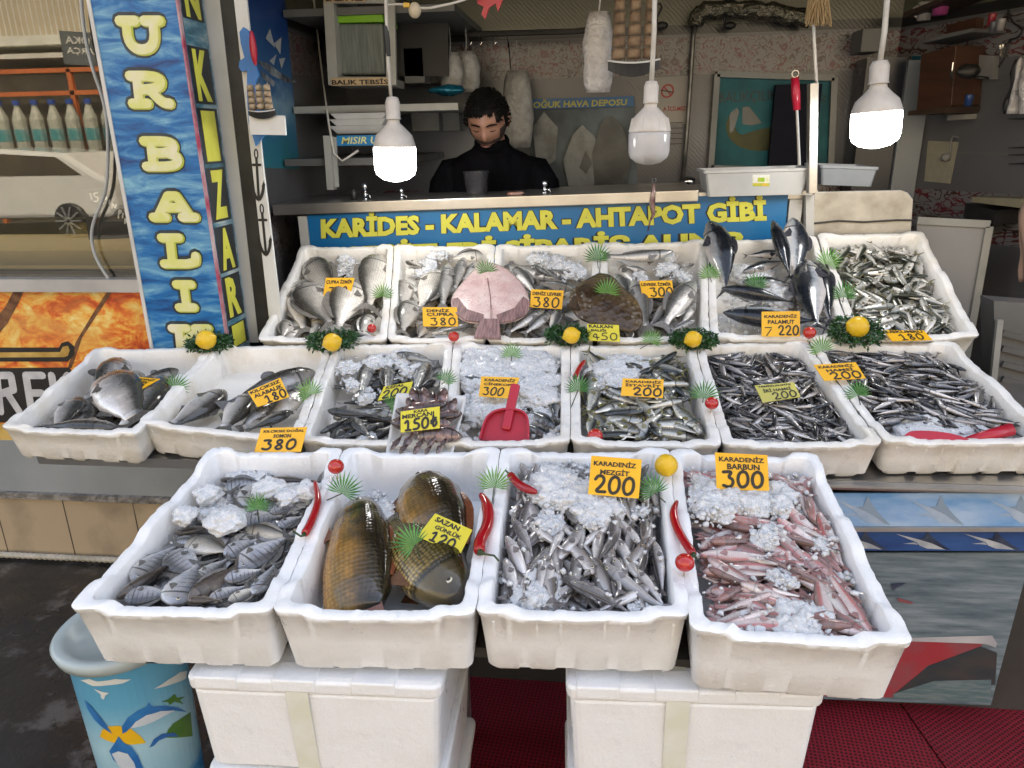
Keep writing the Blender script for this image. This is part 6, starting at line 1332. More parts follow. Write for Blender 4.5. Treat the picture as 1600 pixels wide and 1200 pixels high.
# blue cut-out board with toy ship on the door panel
bw = mat('blue_board', (.04, .16, .42), .5, (.05, .2, .5), 4)
bo_ = flat('blue_board', [(399, 228), (404, 222), (418, 205), (412, 180), (396, 150), (398, 130), (404, 118), (399, 100), (396, 92), (392, 70), (388, 48), (380, 42), (374, 50), (376, 68), (382, 90), (374, 95), (373, 105), (378, 112), (386, 110), (386, 150), (388, 190)], 2.472, .010, bw); tag(bo_, 'wavy blue wooden board above the anchor stickers', 'wooden board')
g = MB(); g.ball(onY((396, 76), 2.455), (.011, .011, .05), 10, 8, .2, 2); tag(g.build('red_float', rp, smooth=True), 'small red float hanging on the blue board', 'float')
def toyship(name, keel, sx, Y, label, hullm, sailm, k, railm, masts=3, rows=5, sailw=16, sail_top=0):
    """keel: centre px of the hull; k: hull half length in px"""
    root = empty(name, onY(keel, Y), label, 'model ship'); s = mpp(onY(keel, Y)); c = onY(keel, Y); hl, hh, hw = k*s, k*s*.34, k*s*.22
    g = MB(); n = 9; prof = []
    for i in range(n):
        f = -1+2*i/(n-1); w = hw*(1-abs(f)**2.5)+.002; zt = hh*(.55+.35*f*f); zb = -hh*(1-.75*abs(f)**2)
        g.v += [(c.x+f*hl, Y-w, c.z+zt), (c.x+f*hl, Y-w*.35, c.z+zb), (c.x+f*hl, Y+w*.35, c.z+zb), (c.x+f*hl, Y+w, c.z+zt)]
    g.f = [(i*4+j, i*4+(j+1) % 4, (i+1)*4+(j+1) % 4, (i+1)*4+j) for i in range(n-1) for j in range(4)]+[(0, 1, 2, 3), ((n-1)*4+3, (n-1)*4+2, (n-1)*4+1, (n-1)*4)]; g.mi = [0]*len(g.f); g.build('hull', hullm, root)
    g = MB(); g.tube([(c.x+(-1+.2*i)*hl, Y-hw*(1-abs(-1+.2*i)**2.5)-.003, c.z+hh*(.42+.35*(-1+.2*i)**2)) for i in range(11)], hh*.10, 5); g.build('rail', railm, root)
    for q in range(masts):
        mx = c.x+(-.6+1.2*q/max(1, masts-1))*hl; top = c.z+hh*.5+(rows+.5)*sailw*s; g = MB(); g.tube([(mx, Y, c.z), (mx, Y, top)], .0025, 5); g.build('mast', sailm, root)
        for j in range(rows):
            zc = c.z+hh*.8+(j+.5)*sailw*s; w = hl*.26*(1-.06*j); g = MB()
            for a in range(5):
                for b_ in range(4): g.v.append((mx-w+2*w*a/4, Y-.004-.018*math.sin(math.pi*a/4)*math.sin(math.pi*(b_+.4)/4), zc-sailw*s*.44+sailw*s*.88*b_/3))
            g.f = [(a*4+b_, (a+1)*4+b_, (a+1)*4+b_+1, a*4+b_+1) for a in range(4) for b_ in range(3)]; g.mi = [0]*len(g.f); o = g.build('sail', sailm, root, smooth=True); sm_ = o.modifiers.new('thick', 'SOLIDIFY'); sm_.thickness = .002
    return root
sailm = mat('brown_sail', (.26, .18, .11), .8, (.16, .10, .06), 20); sail2 = mat('beige_sail', (.40, .31, .20), .8, (.28, .2, .12), 20)
toyship('model_ship', (990, 105), 1, 3.0, 'big hanging model ship with brown sails and a black hull', M['black'], sailm, 40, M['whitepaint'], 3, 6, 17)
toyship('model_ship', (410, 178), 1, 2.425, 'small model ship with beige sails in front of the blue board', M['black'], sail2, 22, M['whitepaint'], 3, 4, 9)
g = MB(); a = onY((391, 195), 2.44); b_ = onY((446, 196), 2.44); g.bar(a, b_, .012, .06); o = tag(g.build('plank_shelf', M['whitepaint']), 'narrow white plank under the small model ship', 'shelf')
g = MB(); g.tube([onY((963, 100), 3.0), onY((965, 40), 3.0), onY((968, -30), 3.0)], .0018, 5); g.tube([onY((1018, 100), 3.0), onY((1012, 30), 3.0), onY((1006, -30), 3.0)], .0018, 5); 
tag(g.build('ship_string', sailm), 'strings holding up the big model ship', 'string')

# ================================================================== back wall
BWY = 4.296
def wallsheet(q, Y=BWY): return sheet_px(q, (0, Y, 0), (0, -1, 0))
s = wallsheet([(829, 305), (996, 300), (992, 150), (826, 156)]); g = MB(); s.plate(g, .02)
cs = tag(g.build('cold_store_poster', mat('dark_fish_photo', (.03, .045, .06), .5, (.13, .17, .20), 4, lo=.4, hi=.7)), 'dark fish picture under a blue header on the back wall', 'poster')
h_ = wallsheet([(826, 171), (991, 166), (990, 150), (825, 155)], BWY-.021); g = MB(); h_.plate(g, .004); hd = g.build('header', mat('header_blue', (.01, .09, .24), .4, (.012, .11, .28), 4), cs); g = MB(); h_.text(g, 'SOĞUK HAVA DEPOSU', .0, .93, .1, .95, .001, .03, .15); g.build('lettering', mat('olive_print', (.40, .38, .04), .4, (.36, .34, .04), 9), hd)
fishp = mat('fish_photo_light', (.20, .22, .23), .3, (.08, .09, .095), 9); fishd = mat('fish_photo_dark', (.02, .025, .03), .3, (.06, .07, .075), 8)
s2_ = wallsheet([(829, 305), (996, 300), (992, 150), (826, 156)], BWY-.0205)
for pts, mm, hh in (([(888, 290), (880, 250), (895, 210), (910, 195), (930, 215), (935, 260), (925, 300)], fishp, .001), ([(930, 300), (925, 240), (940, 190), (955, 180), (975, 200), (985, 250), (980, 298)], fishd, .002), ([(840, 270), (832, 200), (850, 175), (872, 200), (868, 250)], fishp, .003), ([(905, 262), (915, 235), (925, 255), (916, 272)], fishd, .004)):
    g = MB(); s2_.shape_px(g, pts, hh); g.build('fish_print', mm, cs)
# no smoking notice
s = wallsheet([(1010, 195), (1072, 193), (1075, 119), (1022, 121)]); g = MB(); s.plate(g, .003); ns = tag(g.build('no_smoking_notice', mat('notice_paper', (.36, .34, .31), .6, (.32, .3, .28), 4)), 'no smoking notice with a red ring behind the unlit bulb', 'notice')
redp = mat('red_print', (.34, .03, .02), .5, (.28, .03, .02), 6); c_ = s.px(1046, 142); cx_, cy_ = c_
ring = [(cx_+.022*math.cos(a)*1.0*s.h/s.w*6, cy_+.13*math.sin(a)) for a in [i*math.pi/8 for i in range(17)]]
g = MB(); s.stroke(g, ring, .009, .001, 0); s.stroke(g, [ring[6], ring[14]], .008, .0014, 0); g.build('red_symbol', redp, ns); g = MB(); tt = sheet_px([(1036, 175), (1072, 174), (1072, 164), (1036, 165)], (0, BWY, 0), (0, -1, 0)); tt.text(g, 'A İÇİLMEZ', 0, 1, 0, 1, .001, .03); g.build('lettering', redp, ns)
g = MB(); s.stroke(g, [s.px(1035, 141), s.px(1056, 144)], .006, .002, 0); g.build('cigarette', M['ink'], ns)
s = wallsheet([(1030, 300), (1060, 299), (1070, 183), (1040, 184)]); g = MB()
for i in range(5): s.stroke(g, [(.1, .93-.07*i), (.95, .93-.07*i)], .004, .002, 0)
g.build('small_print', M['ink'], ns)
# grey pipe down the wall and dark foil duct above
g = MB(); g.tube([onY(p, 4.26) for p in [(1066, 290), (1072, 225), (1078, 140), (1083, 60), (1086, 40)]], .012, 8); pp_ = tag(g.build('wall_pipe', mat('grey_pipe', (.20, .20, .19), .35, (.12, .12, .11), 15, metal=.5), smooth=True), 'thin grey pipe down the back wall between notice and picture', 'pipe')
g = MB(); g.ball(onY((1076, 284), 4.25), (.04, .03, .03), 12, 8); g.build('valve', chrome, pp_, smooth=True)
g = MB(); dpth = smooth_line([(1086, 40), (1092, 18), (1120, 14), (1170, 15), (1210, 18), (1262, 30)]); g.tube([onY(p, 4.2)+Vector((0, 0, .006*math.sin(i*1.9))) for i, p in enumerate(dpth)], [.038+.006*(i % 2) for i in range(len(dpth))], 10)
tag(g.build('foil_duct', mat('crumpled_foil', (.20, .19, .15), .25, (.08, .08, .06), 30, metal=.8, bump=1, bscale=40, bdist=.02), smooth=True), 'crumpled dark foil duct along the top of the back wall', 'duct')
for px, lab in (((1140, 40), 'black swan ornament on the dark trim right of the unlit bulb'), ((1034, 40), 'black swan ornament half hidden behind the unlit bulb cord')):
    c = onY(px, 4.2); k = mpp(c); g = MB(); g.ball(c, (10*k, 6*k, 6*k), 12, 8); g.tube([c+Vector((x*k, 0, z*k)) for x, z in ((-7, 2), (-9, 10), (-4, 19), (-1, 26), (-4, 31), (-9, 29))], [3*k, 2*k, 1.7*k, 1.7*k, 2*k, .6*k], 6); tag(g.build('swan_ornament', M['black'], smooth=True), lab, 'ornament', 'black swans')
g = MB(); g.tube([onY((726, 54), 4.1), onY((900, 49), 4.1), onY((915, 47), 4.1)], .014, 8); tag(g.build('hanging_rail', M['dark']), 'dark rail with wire hooks across the back wall', 'rail')
for x in (732, 748, 770): g = MB(); g.tube([onY((x, 52), 4.09), onY((x, 68), 4.08), onY((x+3, 70), 4.07), onY((x+5, 66), 4.07)], .0025, 5); tag(g.build('wire_hook', chrome), 'wire hook on the dark rail left of the white bag', 'hook', 'wire hooks')
# framed fish picture
fp_ = wallsheet([(1110, 262), (1296, 268), (1302, 122), (1120, 116)], 4.27); g = MB(); fp_.plate(g, .02); t = NT('teal_picture'); v = t.coord('Object'); t.p(col=t.ramp(t.noise(v, 4, 5), [(.35, (.012, .075, .095)), (.7, (.025, .17, .20))]), rough=.5, spec=.2)
pic = tag(g.build('framed_picture', t.m), 'framed teal picture of a curled fish on the back wall', 'picture')
def frame_bars(s, parent, w, mm, th=.03):
    for a, b_ in (((0, 0), (1, 0)), ((1, 0), (1, 1)), ((1, 1), (0, 1)), ((0, 1), (0, 0))): g = MB(); g.bar(s.at(*a, .006), s.at(*b_, .006), w, th); g.build('frame', mm, parent)
frame_bars(fp_, pic, .04, mat('picture_frame', (.20, .21, .21), .4, (.15, .16, .16), 5))
g = MB(); c1 = [fp_.px(x, y) for x, y in smooth_line([(1205, 235), (1180, 236), (1155, 230), (1138, 215), (1134, 195), (1140, 180), (1150, 170), (1153, 182), (1148, 200), (1158, 212), (1175, 205), (1205, 198)])]; fp_.shape(g, c1, .001); g.build('fish_print', mat('olive_fish_print', (.085, .085, .016), .6, (.04, .045, .014), 8), pic)
g = MB(); fp_.shape_px(g, [(1160, 168), (1170, 166), (1185, 185), (1190, 192), (1175, 196), (1160, 194)], .0015); fp_.shape_px(g, [(1140, 178), (1152, 168), (1155, 175), (1146, 205), (1140, 208)], .0018); g.build('fin_print', mat('dark_fin_print', (.035, .035, .02), .3, (.07, .07, .04), 12), pic)
g = MB(); q = sheet_px([(1124, 164), (1215, 160), (1215, 140), (1124, 145)], (0, 4.27, 0), (0, -1, 0)); q.text(g, 'BALIKÇILIK', 0, 1, 0, 1, .001, .0); q = sheet_px([(1277, 158), (1291, 158), (1291, 146), (1277, 146)], (0, 4.27, 0), (0, -1, 0)); q.text(g, 'İZ', 0, 1, 0, 1, .001, .0); g.build('lettering', M['ink'], pic)
g = MB(); g.bx(*sorted((onY((1205, 200), 4.2).x, onY((1276, 200), 4.2).x)), 4.18, 4.22, onY((1240, 258), 4.2).z, onY((1240, 132), 4.2).z); tag(g.build('dark_reflection', mat('navy_reflection', (.006, .007, .016), .6, (.01, .011, .02), 4, spec=.1)), 'dark reflection built as a plate over the framed fish picture', 'board')  # dark plate stands in for a reflection on the picture's right half
# dark blue door / fridge and calendar at the back right corner
def rw(px, h=.0):     # a point on the slanting right wall
    d = (RW[1]-RW[0]); n = Vector((-d.y, d.x, 0)); n = n if n.dot(CO-RW[0]) > 0 else -n; return hit(px, RW[0], n, h)
def rws(q, h=.004): return Sheet(*[rw(p, h) for p in q])
g = MB(); x0, x1 = onY((1342, 200), 4.1).x, onY((1402, 200), 4.1).x; g.bx(x0, x1, 4.1, 4.28, .4, onY((1370, 90), 4.1).z); df = tag(g.build('dark_fridge', mat('navy_door', (.010, .013, .022), .25, (.014, .018, .03), 3)), 'tall dark blue fridge in the back right corner', 'fridge')
g = MB(); g.bx(x1+.003, x1+.12, 4.08, 4.26, .4, onY((1410, 95), 4.1).z); g.build('side', mat('fridge_side', (.22, .24, .26), .4, (.18, .2, .22), 3), df)
g = MB(); g.bx(onY((1345, 50), 4.15).x, onY((1378, 50), 4.15).x, 4.12, 4.28, onY((1360, 82), 4.15).z, onY((1360, 45), 4.15).z); tag(g.build('fuse_box', mat('grey_box', (.16, .16, .155), .5, (.12, .12, .12), 4), bevel=.004), 'grey fuse box high on the back wall above the dark fridge', 'fuse box')
s = rws([(1418, 168), (1446, 170), (1457, 86), (1424, 86)]); g = MB(); s.plate(g, .004); cl_ = tag(g.build('wall_calendar', mat('calendar_paper', (.34, .35, .35), .6, (.3, .3, .3), 5)), 'white wall calendar with a blue head in the right corner', 'calendar')
g = MB(); s.shape(g, [(.02, .88), (.75, .88), (.75, .99), (.02, .99)], .001); g.build('head_print', mat('calendar_blue', (.02, .13, .2), .5, (.02, .1, .16), 4), cl_); g = MB()
for i in range(7): s.stroke(g, [(.08, .78-.1*i), (.72, .78-.1*i)], .004, .001, 0)
g.build('date_lines', M['ink'], cl_)
s = rws([(1444, 283), (1484, 287), (1497, 222), (1450, 220)]); g = MB(); s.plate(g, .004); pb_ = tag(g.build('beige_sheet', mat('beige_paper', (.30, .28, .21), .6, (.26, .24, .18), 25)), 'beige sheet with a hanging plug on the right wall', 'sheet')
g = MB(); g.tube([rw(p, .015) for p in smooth_line([(1498, 215), (1488, 212), (1485, 225), (1486, 238), (1480, 245)])], .004, 6); g.ball(rw((1478, 246), .02), (.025, .02, .02), 10, 6); tag(g.build('loose_plug', mat('grey_plug', (.2, .2, .19), .5, (.15, .15, .15), 5), smooth=True), 'loose plug on a short lead over the beige sheet', 'plug')
# brown cabinet with a shelf
n_rw = (RW[1]-RW[0]).cross(Vector((0, 0, 1))).normalized(); n_rw = n_rw if n_rw.dot(CO-RW[0]) > 0 else -n_rw
def rbox(q, dep, mm, parent=None, nm='panel', h0=.0, bev=0):
    P = [rw(p, h0)+n_rw*dep for p in q]; g = MB(); g.slab(P, n_rw, dep-.002); return g.build(nm, mm, parent, bevel=bev)
wood = mat('brown_cabinet', (.07, .03, .016), .45, (.05, .022, .012), 5, scale=(1, 1, 6)); dkw = mat('dark_cabinet', (.035, .022, .016), .5, (.05, .03, .02), 5)
kb = rbox([(1476, 172), (1532, 165), (1540, 72), (1484, 86)], .18, wood, None, 'wall_cupboard', 0, .003); tag(kb, 'brown wooden wall cupboard on the right wall', 'cupboard')
g = MB(); g.tube([rw((1487, 100), .195), rw((1489, 98), .21), rw((1486, 122), .21), rw((1487, 124), .195)], .004, 6); g.build('handle', chrome, kb)
o = rbox([(1472, 180), (1530, 176), (1533, 166), (1474, 173)], .22, dkw, None, 'cupboard_shelf'); tag(o, 'dark shelf board under the brown cupboard', 'shelf')
o = rbox([(1488, 70), (1570, 52), (1572, 46), (1490, 63)], .2, dim, None, 'wall_shelf'); tag(o, 'grey shelf with jars above the brown cupboard', 'shelf')
o = rbox([(1490, 62), (1536, 50), (1538, 28), (1492, 40)], .05, wood, None, 'wooden_board'); tag(o, 'brown backing board above the grey jar shelf', 'board')
o = rbox([(1460, 30), (1560, -8), (1562, -16), (1462, 22)], .2, dkw, None, 'top_shelf'); tag(o, 'dark top shelf at the upper right with a white mug', 'shelf')
def mug(px, h, r_, col, nm, lab, cat='mug', dep=.12):
    p = rw(px, dep); k = mpp(p); g = MB(); g.lathe([(r_*k*.9, 0), (r_*k, h*k*.9), (r_*k, h*k), (r_*k*.88, h*k), (r_*k*.8, .01)], (0, 0, 0), 16); o = g.build(nm, mat(nm+'_glaze', col, .3, tuple(c*.85 for c in col), 6), None, smooth=True); o.location = p
    if cat == 'mug': g = MB(); g.tube([(-r_*k, 0, h*k*.8), (-r_*k*1.5, 0, h*k*.7), (-r_*k*1.5, 0, h*k*.35), (-r_*k, 0, h*k*.2)], .006, 6); c = g.build('handle', o.data.materials[0], None); c.parent = o
    return tag(o, lab, cat)
mug((1443, 32), 26, 11, (.38, .36, .34), 'white_mug', 'white mug on the dark top shelf'); mug((1468, 24), 24, 12, (.34, .06, .2), 'pink_pot', 'pink pot beside the white mug', 'pot')
for px, col, nm, lab in (((1551, 52), (.10, .10, .11), 'spice_jar', 'dark spice jar on the grey jar shelf'), ((1562, 48), (.28, .26, .25), 'glass_jar', 'pale jar at the end of the grey jar shelf'), ((1548, 40), (.25, .02, .03), 'red_tin', 'red topped tin behind the spice jar'), ((1512, 166), (.02, .05, .16), 'blue_can', 'blue can on the dark shelf by the brown cupboard')): mug(px, 17, 6, col, nm, lab, 'jar', .19)
g = MB(); g.ball(rw((1513, 112), .23), (.05, .03, .03), 14, 8, .3, 2); g.slab([rw(p, .23) for p in ((1520, 118), (1532, 120), (1532, 124), (1520, 122))], n_rw, .05); tag(g.build('baseball_cap', M['ink'], smooth=True), 'dark cap hanging in front of the brown cupboard', 'cap')
o = rbox([(1538, 122), (1560, 124), (1562, 88), (1540, 86)], .04, mat('grey_paper', (.22, .22, .22), .6, (.18, .18, .18), 6), None, 'paper_pad'); tag(o, 'grey paper pad hanging right of the brown cupboard', 'paper pad')
o = rbox([(1494, 188), (1526, 186), (1527, 178), (1495, 180)], .06, mat('foam_grey', (.3, .29, .26), .5, (.24, .23, .2), 6), None, 'soap_dish'); tag(o, 'pale dish under the dark shelf on the right wall', 'dish')
g = MB(); g.tube([rw((1565, 72), .03)+Vector((.006*math.cos(k), 0, .01*math.sin(k))) for k in [i*.7 for i in range(10)]], .005, 6); g.bar(rw((1565, 76), .03), rw((1563, 90), .03), .008, .004); tag(g.build('key', mat('bright_metal', (.7, .66, .55), .25, (.6, .56, .45), 6, metal=.8)), 'bright key hanging on the right wall', 'key')
g = MB(); g.tube([rw(p, .02) for p in smooth_line([(1575, 15), (1580, 35), (1600, 45), (1590, 60), (1575, 62), (1572, 85), (1560, 105)])], .004, 6); tag(g.build('dark_cable', M['black'], smooth=True), 'dark cable looping on the right wall', 'cable')
for y in (186, 231, 242, 256): g = MB(); g.tube([rw((1576, y), .02), rw((1625, y-1), .03)], [.002, .006], 6); tag(g.build('wall_spike', M['black']), 'black spike sticking out of the right wall', 'spike', 'spikes on the right wall')
def cloth(px_q, h, mm, nm, lab, seed, cat):
    a = [rw(p, h) for p in px_q]; g = MB(); n, m_ = 16, 14
    for i in range(n):
        for j in range(m_):
            u, v = i/(n-1), j/(m_-1); p = (a[0]*(1-u)+a[1]*u)*(1-v)+(a[3]*(1-u)+a[2]*u)*v; g.v.append(tuple(p+n_rw*(.02*math.sin(u*13+seed+v*1.5)+.02*mnoise.noise(Vector((u*3, v*3, seed))))))
    g.f = [(i*m_+j, (i+1)*m_+j, (i+1)*m_+j+1, i*m_+j+1) for i in range(n-1) for j in range(m_-1)]; g.mi = [0]*len(g.f); o = g.build(nm, mm, None, smooth=True); q = o.modifiers.new('thick', 'SOLIDIFY'); q.thickness = .012; return tag(o, lab, cat)
cloth([(1578, 178), (1625, 178), (1625, 80), (1596, 88)], .12, clearb, 'white_sack', 'white plastic sack hanging at the right picture edge', 1, 'sack'); cloth([(1572, 178), (1582, 176), (1598, 92), (1592, 95)], .10, M['black'], 'black_strap', 'black strap beside the white plastic sack', 2, 'strap')
cloth([(1592, 440), (1650, 440), (1650, 290), (1590, 330)], .25, mat('peach_towel', (.42, .28, .22), .9, (.36, .24, .18), 8, bump=.4, bscale=90), 'towel', 'peach towel hanging at the right picture edge', 3, 'towel')
o = rbox([(1545, 338), (1592, 348), (1596, 326), (1548, 315)], .16, M['black'], None, 'black_box'); tag(o, 'black box fixed to the right wall beside the towel', 'box')
o = rbox([(1560, 313), (1640, 322), (1640, 308), (1562, 305)], .17, mat('beige_ledge', (.26, .23, .15), .5, (.2, .18, .12), 6), None, 'ledge_board'); tag(o, 'beige board on top of the black box', 'board')
# white panel leaning below, louvred cabinet
wb = [onY(p, 3.35) for p in ((1440, 560), (1508, 560), (1545, 350), (1432, 344))]; g = MB(); g.slab(wb, (0, -1, 0), .03); wbo = tag(g.build('whiteboard', mat('grey_white_panel', (.30, .30, .30), .35, (.27, .27, .27), 3)), 'plain grey white panel leaning against the right wall', 'panel')
g = MB(); g.bar(wb[3]+Vector((0, -.004, 0)), wb[2]+Vector((0, -.004, 0)), .018, .03); g.bar(wb[2]+Vector((0, -.004, -.01)), wb[1]+Vector((0, -.004, 0)), .018, .03); g.build('edge_frame', fr_m, wbo)
lvm = mat('grey_metal_door', (.14, .14, .135), .45, (.11, .11, .105), 4); LV = [onY(p, 2.75) for p in ((1556, 640), (1680, 640), (1680, 480), (1553, 470))]; g = MB(); g.slab(LV, (0, -1, 0), .1); lv = tag(g.build('louvred_cabinet', lvm), 'grey metal cabinet with louvres at the right edge', 'cabinet')
LS = Sheet(*[p+Vector((0, -.001, 0)) for p in LV])
for i in range(5):
    y = 520+i*24; g = MB(); g.bar(onY((1566, y), 2.74), onY((1680, y+30), 2.74), .012, .02); g.build('louvre', dim, lv)
g = MB(); g.bar(onY((1562, 500), 2.735), onY((1551, 600), 2.735), .015, .02); g.build('door_edge', fr_m, lv)
# ================================================================== the man behind the counter
skinm = NT('skin'); v = skinm.coord('Object'); skinm.p(col=skinm.mix(skinm.noise(v, 30, 4), (.36, .19, .13), (.30, .15, .10)), rough=.45, sss=.08); skinm.bump(skinm.noise(v, 200, 3), .1, .001)
hairm = mat('black_hair', (.004, .0035, .003), .45, (.009, .008, .007), 40, scale=(6, 6, 1), bump=.6, bscale=120, bdist=.004, spec=.15)
knit = mat('black_sweater', (.0035, .0035, .0045), .9, (.006, .006, .0075), 20, bump=.5, bscale=160, bdist=.002, scale=(1, 1, .25), spec=.03)
HP = onY((762, 186), 3.42); hk = mpp(HP)          # centre of the head
nx, ny = HP.x+.01, HP.y+.05; sh = HP.z-.165
def V3(x, y, z): return Vector((nx+x, ny+y, sh+z))
def torso(g, o=0.0, top=True):
    """rings from hip to neck: half width, half depth, centre y, z; then arms and legs rooted inside it"""
    rings = [(.15, .11, .08, -.72), (.165, .12, .08, -.55), (.16, .115, .07, -.40), (.185, .125, .06, -.25), (.205, .125, .05, -.14), (.215, .115, .04, -.07), (.195, .10, .035, -.025), (.14, .082, .03, .01), (.085, .07, .015, .035), (.062, .062, .0, .06)]
    if top: rings += [(.056, .058, -.02, .10), (.05, .055, -.03, .14)]
    n = 28; k0 = len(g.v)
    for hw, hd, cy, z in rings:
        for k in range(n):
            a = 2*math.pi*k/n; ca, sa_ = math.cos(a), math.sin(a); g.v.append(tuple(V3((hw+o)*math.copysign(abs(ca)**.85, ca), cy+(hd+o)*math.copysign(abs(sa_)**.9, sa_), z+o*.4)))
    m_ = len(rings); f = [(k0+i*n+k, k0+i*n+(k+1) % n, k0+(i+1)*n+(k+1) % n, k0+(i+1)*n+k) for i in range(m_-1) for k in range(n)]+[tuple(k0+k for k in range(n-1, -1, -1)), tuple(k0+(m_-1)*n+k for k in range(n))]; g.f += f; g.mi += [0]*len(f)
    for s in (-1, 1): g.tube([V3(s*p[0], p[1], p[2]) for p in ((.13, .04, -.06), (.19, .04, -.075), (.225, .03, -.13), (.25, .0, -.24), (.258, -.03, -.34), (.22, -.13, -.41), (.18, -.22, -.43), (.16, -.27, -.43))], [r_+o for r_ in (.06, .072, .068, .058, .052, .046, .038, .032)], 14)
def legs(g, o=0.0):
    for s in (-1, 1): g.tube([V3(s*.085, .08, -.62), V3(s*.09, .07, -.85), V3(s*.10, .06, -1.08), V3(s*.10, .08, -1.30)], [.09+o, .082+o, .06+o, .045+o], 14)
# head: an egg with brow, sockets, nose, lips, chin and ears, tilted down
def headmesh():
    bm = bmesh.new(); nu, nv = 44, 36; vs = []
    a, c = .074, .112
    for j in range(nv+1):
        th = math.pi*j/nv
        for k in range(nu):
            ph = 2*math.pi*k/nu; x, y, z = math.sin(th)*math.sin(ph), -math.sin(th)*math.cos(ph), math.cos(th)   # -y is the face
            jaw = 1-.30*max(0, -z)**1.4; X, Y, Z = x*a*jaw, y*.092*(1-.12*max(0, -z)), z*c
            f = max(0, -y)
            def bumpf(x0, z0, sx, sz, h): return h*math.exp(-((X-x0)/sx)**2-((Z-z0)/sz)**2)
            d = 0
            if f > 0:
                d += bumpf(0, -.020, .012, .018, .020)+bumpf(0, -.002, .008, .022, .010)            # nose
                d += bumpf(-.012, -.028, .007, .006, .006)+bumpf(.012, -.028, .007, .006, .006)
                d -= bumpf(-.031, .010, .017, .010, .013)+bumpf(.031, .010, .017, .010, .013)       # sockets
                d += bumpf(-.031, .026, .022, .006, .006)+bumpf(.031, .026, .022, .006, .006)       # brow
                d += bumpf(-.031, .008, .012, .006, .006)+bumpf(.031, .008, .012, .006, .006)       # lids
                d += bumpf(0, -.050, .020, .0045, .006)+bumpf(0, -.060, .017, .005, .006)-bumpf(0, -.055, .022, .0022, .005)
                d += bumpf(0, -.088, .020, .014, .010)+bumpf(-.045, -.02, .02, .02, .004)+bumpf(.045, -.02, .02, .02, .004)
            vs.append(Vector((X, Y-d*min(1, f*1.6), Z)))
    fs = [(j*nu+k, (j+1)*nu+k, (j+1)*nu+(k+1) % nu, j*nu+(k+1) % nu) for j in range(nv) for k in range(nu)]
    for s in (-1, 1):      # ears
        o = len(vs)
        for i in range(9):
            for k in range(8):
                th, ph = math.pi*i/8, 2*math.pi*k/8; p = Vector((.007*math.sin(th)*math.cos(ph), .016*math.sin(th)*math.sin(ph), .030*math.cos(th))); vs.append(Vector((s*.076, .008, -.004))+Matrix.Rotation(R(-14), 3, 'X') @ p+Vector((s*.006*(1-abs(p.z)/.03), 0, 0)))
        fs += [(o+i*8+k, o+(i+1)*8+k, o+(i+1)*8+(k+1) % 8, o+i*8+(k+1) % 8) for i in range(8) for k in range(8)]
    bm.free(); return vs, fs
hv, hf = headmesh(); HS = 1.16
HM = Matrix.Translation(HP+Vector((0, 0, -.004))) @ Matrix.Rotation(R(-3), 4, 'Z') @ Matrix.Rotation(R(31), 4, 'X') @ Matrix.Scale(HS, 4)
g = MB(); torso(g); legs(g); g.add([HM @ p for p in hv], hf)
# hands with fingers, resting behind the worktop
for s in (-1, 1):
    w = V3(s*.155, -.29, -.43); g.ball(w+Vector((-s*.01, -.05, -.005)), (.038, .05, .016), 12, 8)
    for i in range(4):
        b0 = w+Vector((s*(.026-.018*i), -.09, 0)); ln = (.06, .072, .068, .052)[i]; g.tube([b0, b0+Vector((0, -ln*.5, .008)), b0+Vector((0, -ln*.85, -.004)), b0+Vector((0, -ln, -.016))], [.009, .009, .008, .005], 8)
    b0 = w+Vector((-s*.035, -.045, -.004)); g.tube([b0, b0+Vector((-s*.022, -.025, -.004)), b0+Vector((-s*.028, -.05, -.010))], [.011, .010, .006], 8)
man = tag(g.build('person', skinm.m, None, smooth=True), 'bearded man in a black sweater looking down behind the counter', 'person')
# beard, brows, hair as children
def shell(name, mm, test, off, nz=.0):
    g = MB(); keep = {}
    for f in hf[:44*36]:
        c = sum((hv[i] for i in f), Vector())/4
        if test(c):
            ids = []
            for i in f:
                if i not in keep:
                    p = hv[i]; n = Vector((p.x/.074, p.y/.092, p.z/.112)).normalized(); k = off+nz*mnoise.noise(p*60)+nz*.6*mnoise.noise(p*150); keep[i] = len(g.v); g.v.append(tuple(HM @ (p+n*k)))
                ids.append(keep[i])
            g.f.append(tuple(ids)); g.mi.append(0)
    o = g.build(name, mm, man, smooth=True); sm = o.modifiers.new('thick', 'SOLIDIFY'); sm.thickness = .010 if name == 'hair' else .003; sm.offset = -1; return o
def is_hair(c): 
    front = c.y < -.02
    return (c.z > (.058+.005*math.sin(c.x*210)+.004*math.sin(c.x*90)+ (.0 if abs(c.x) < .045 else -.02)) if front else c.z > (-.005 if c.y < .03 else -.05)) or (abs(c.x) > .064 and c.z > .0 and c.y < .01 and c.y > -.03)
hair_ob = shell('hair', hairm, is_hair, .006, .003)
rh = random.Random(8); g = MB()
for f in hf[:44*36]:
    c = sum((hv[i] for i in f), Vector())/4
    if is_hair(c):
        for _ in range(3):
            p = c+Vector((rh.uniform(-.006, .006), rh.uniform(-.006, .006), rh.uniform(-.006, .006))); n = Vector((c.x/.074, c.y/.092, c.z/.112)).normalized(); dn = Vector((c.x*3, -.05-.1*max(0, c.z*6), -.09+rh.uniform(-.04, .04))).normalized(); L = rh.uniform(.006, .011)
            g.tube([HM @ (p+n*.004), HM @ (p+n*(.0075+rh.uniform(0, .002))+dn*L*.5), HM @ (p+n*.006+dn*L)], [.0022, .002, .0006], 4, False)
hl = g.build('hair_lock', hairm, hair_ob, smooth=True)
beardm = mat('dark_beard', (.018, .012, .010), .8, (.06, .034, .024), 90, bump=.5, bscale=300)
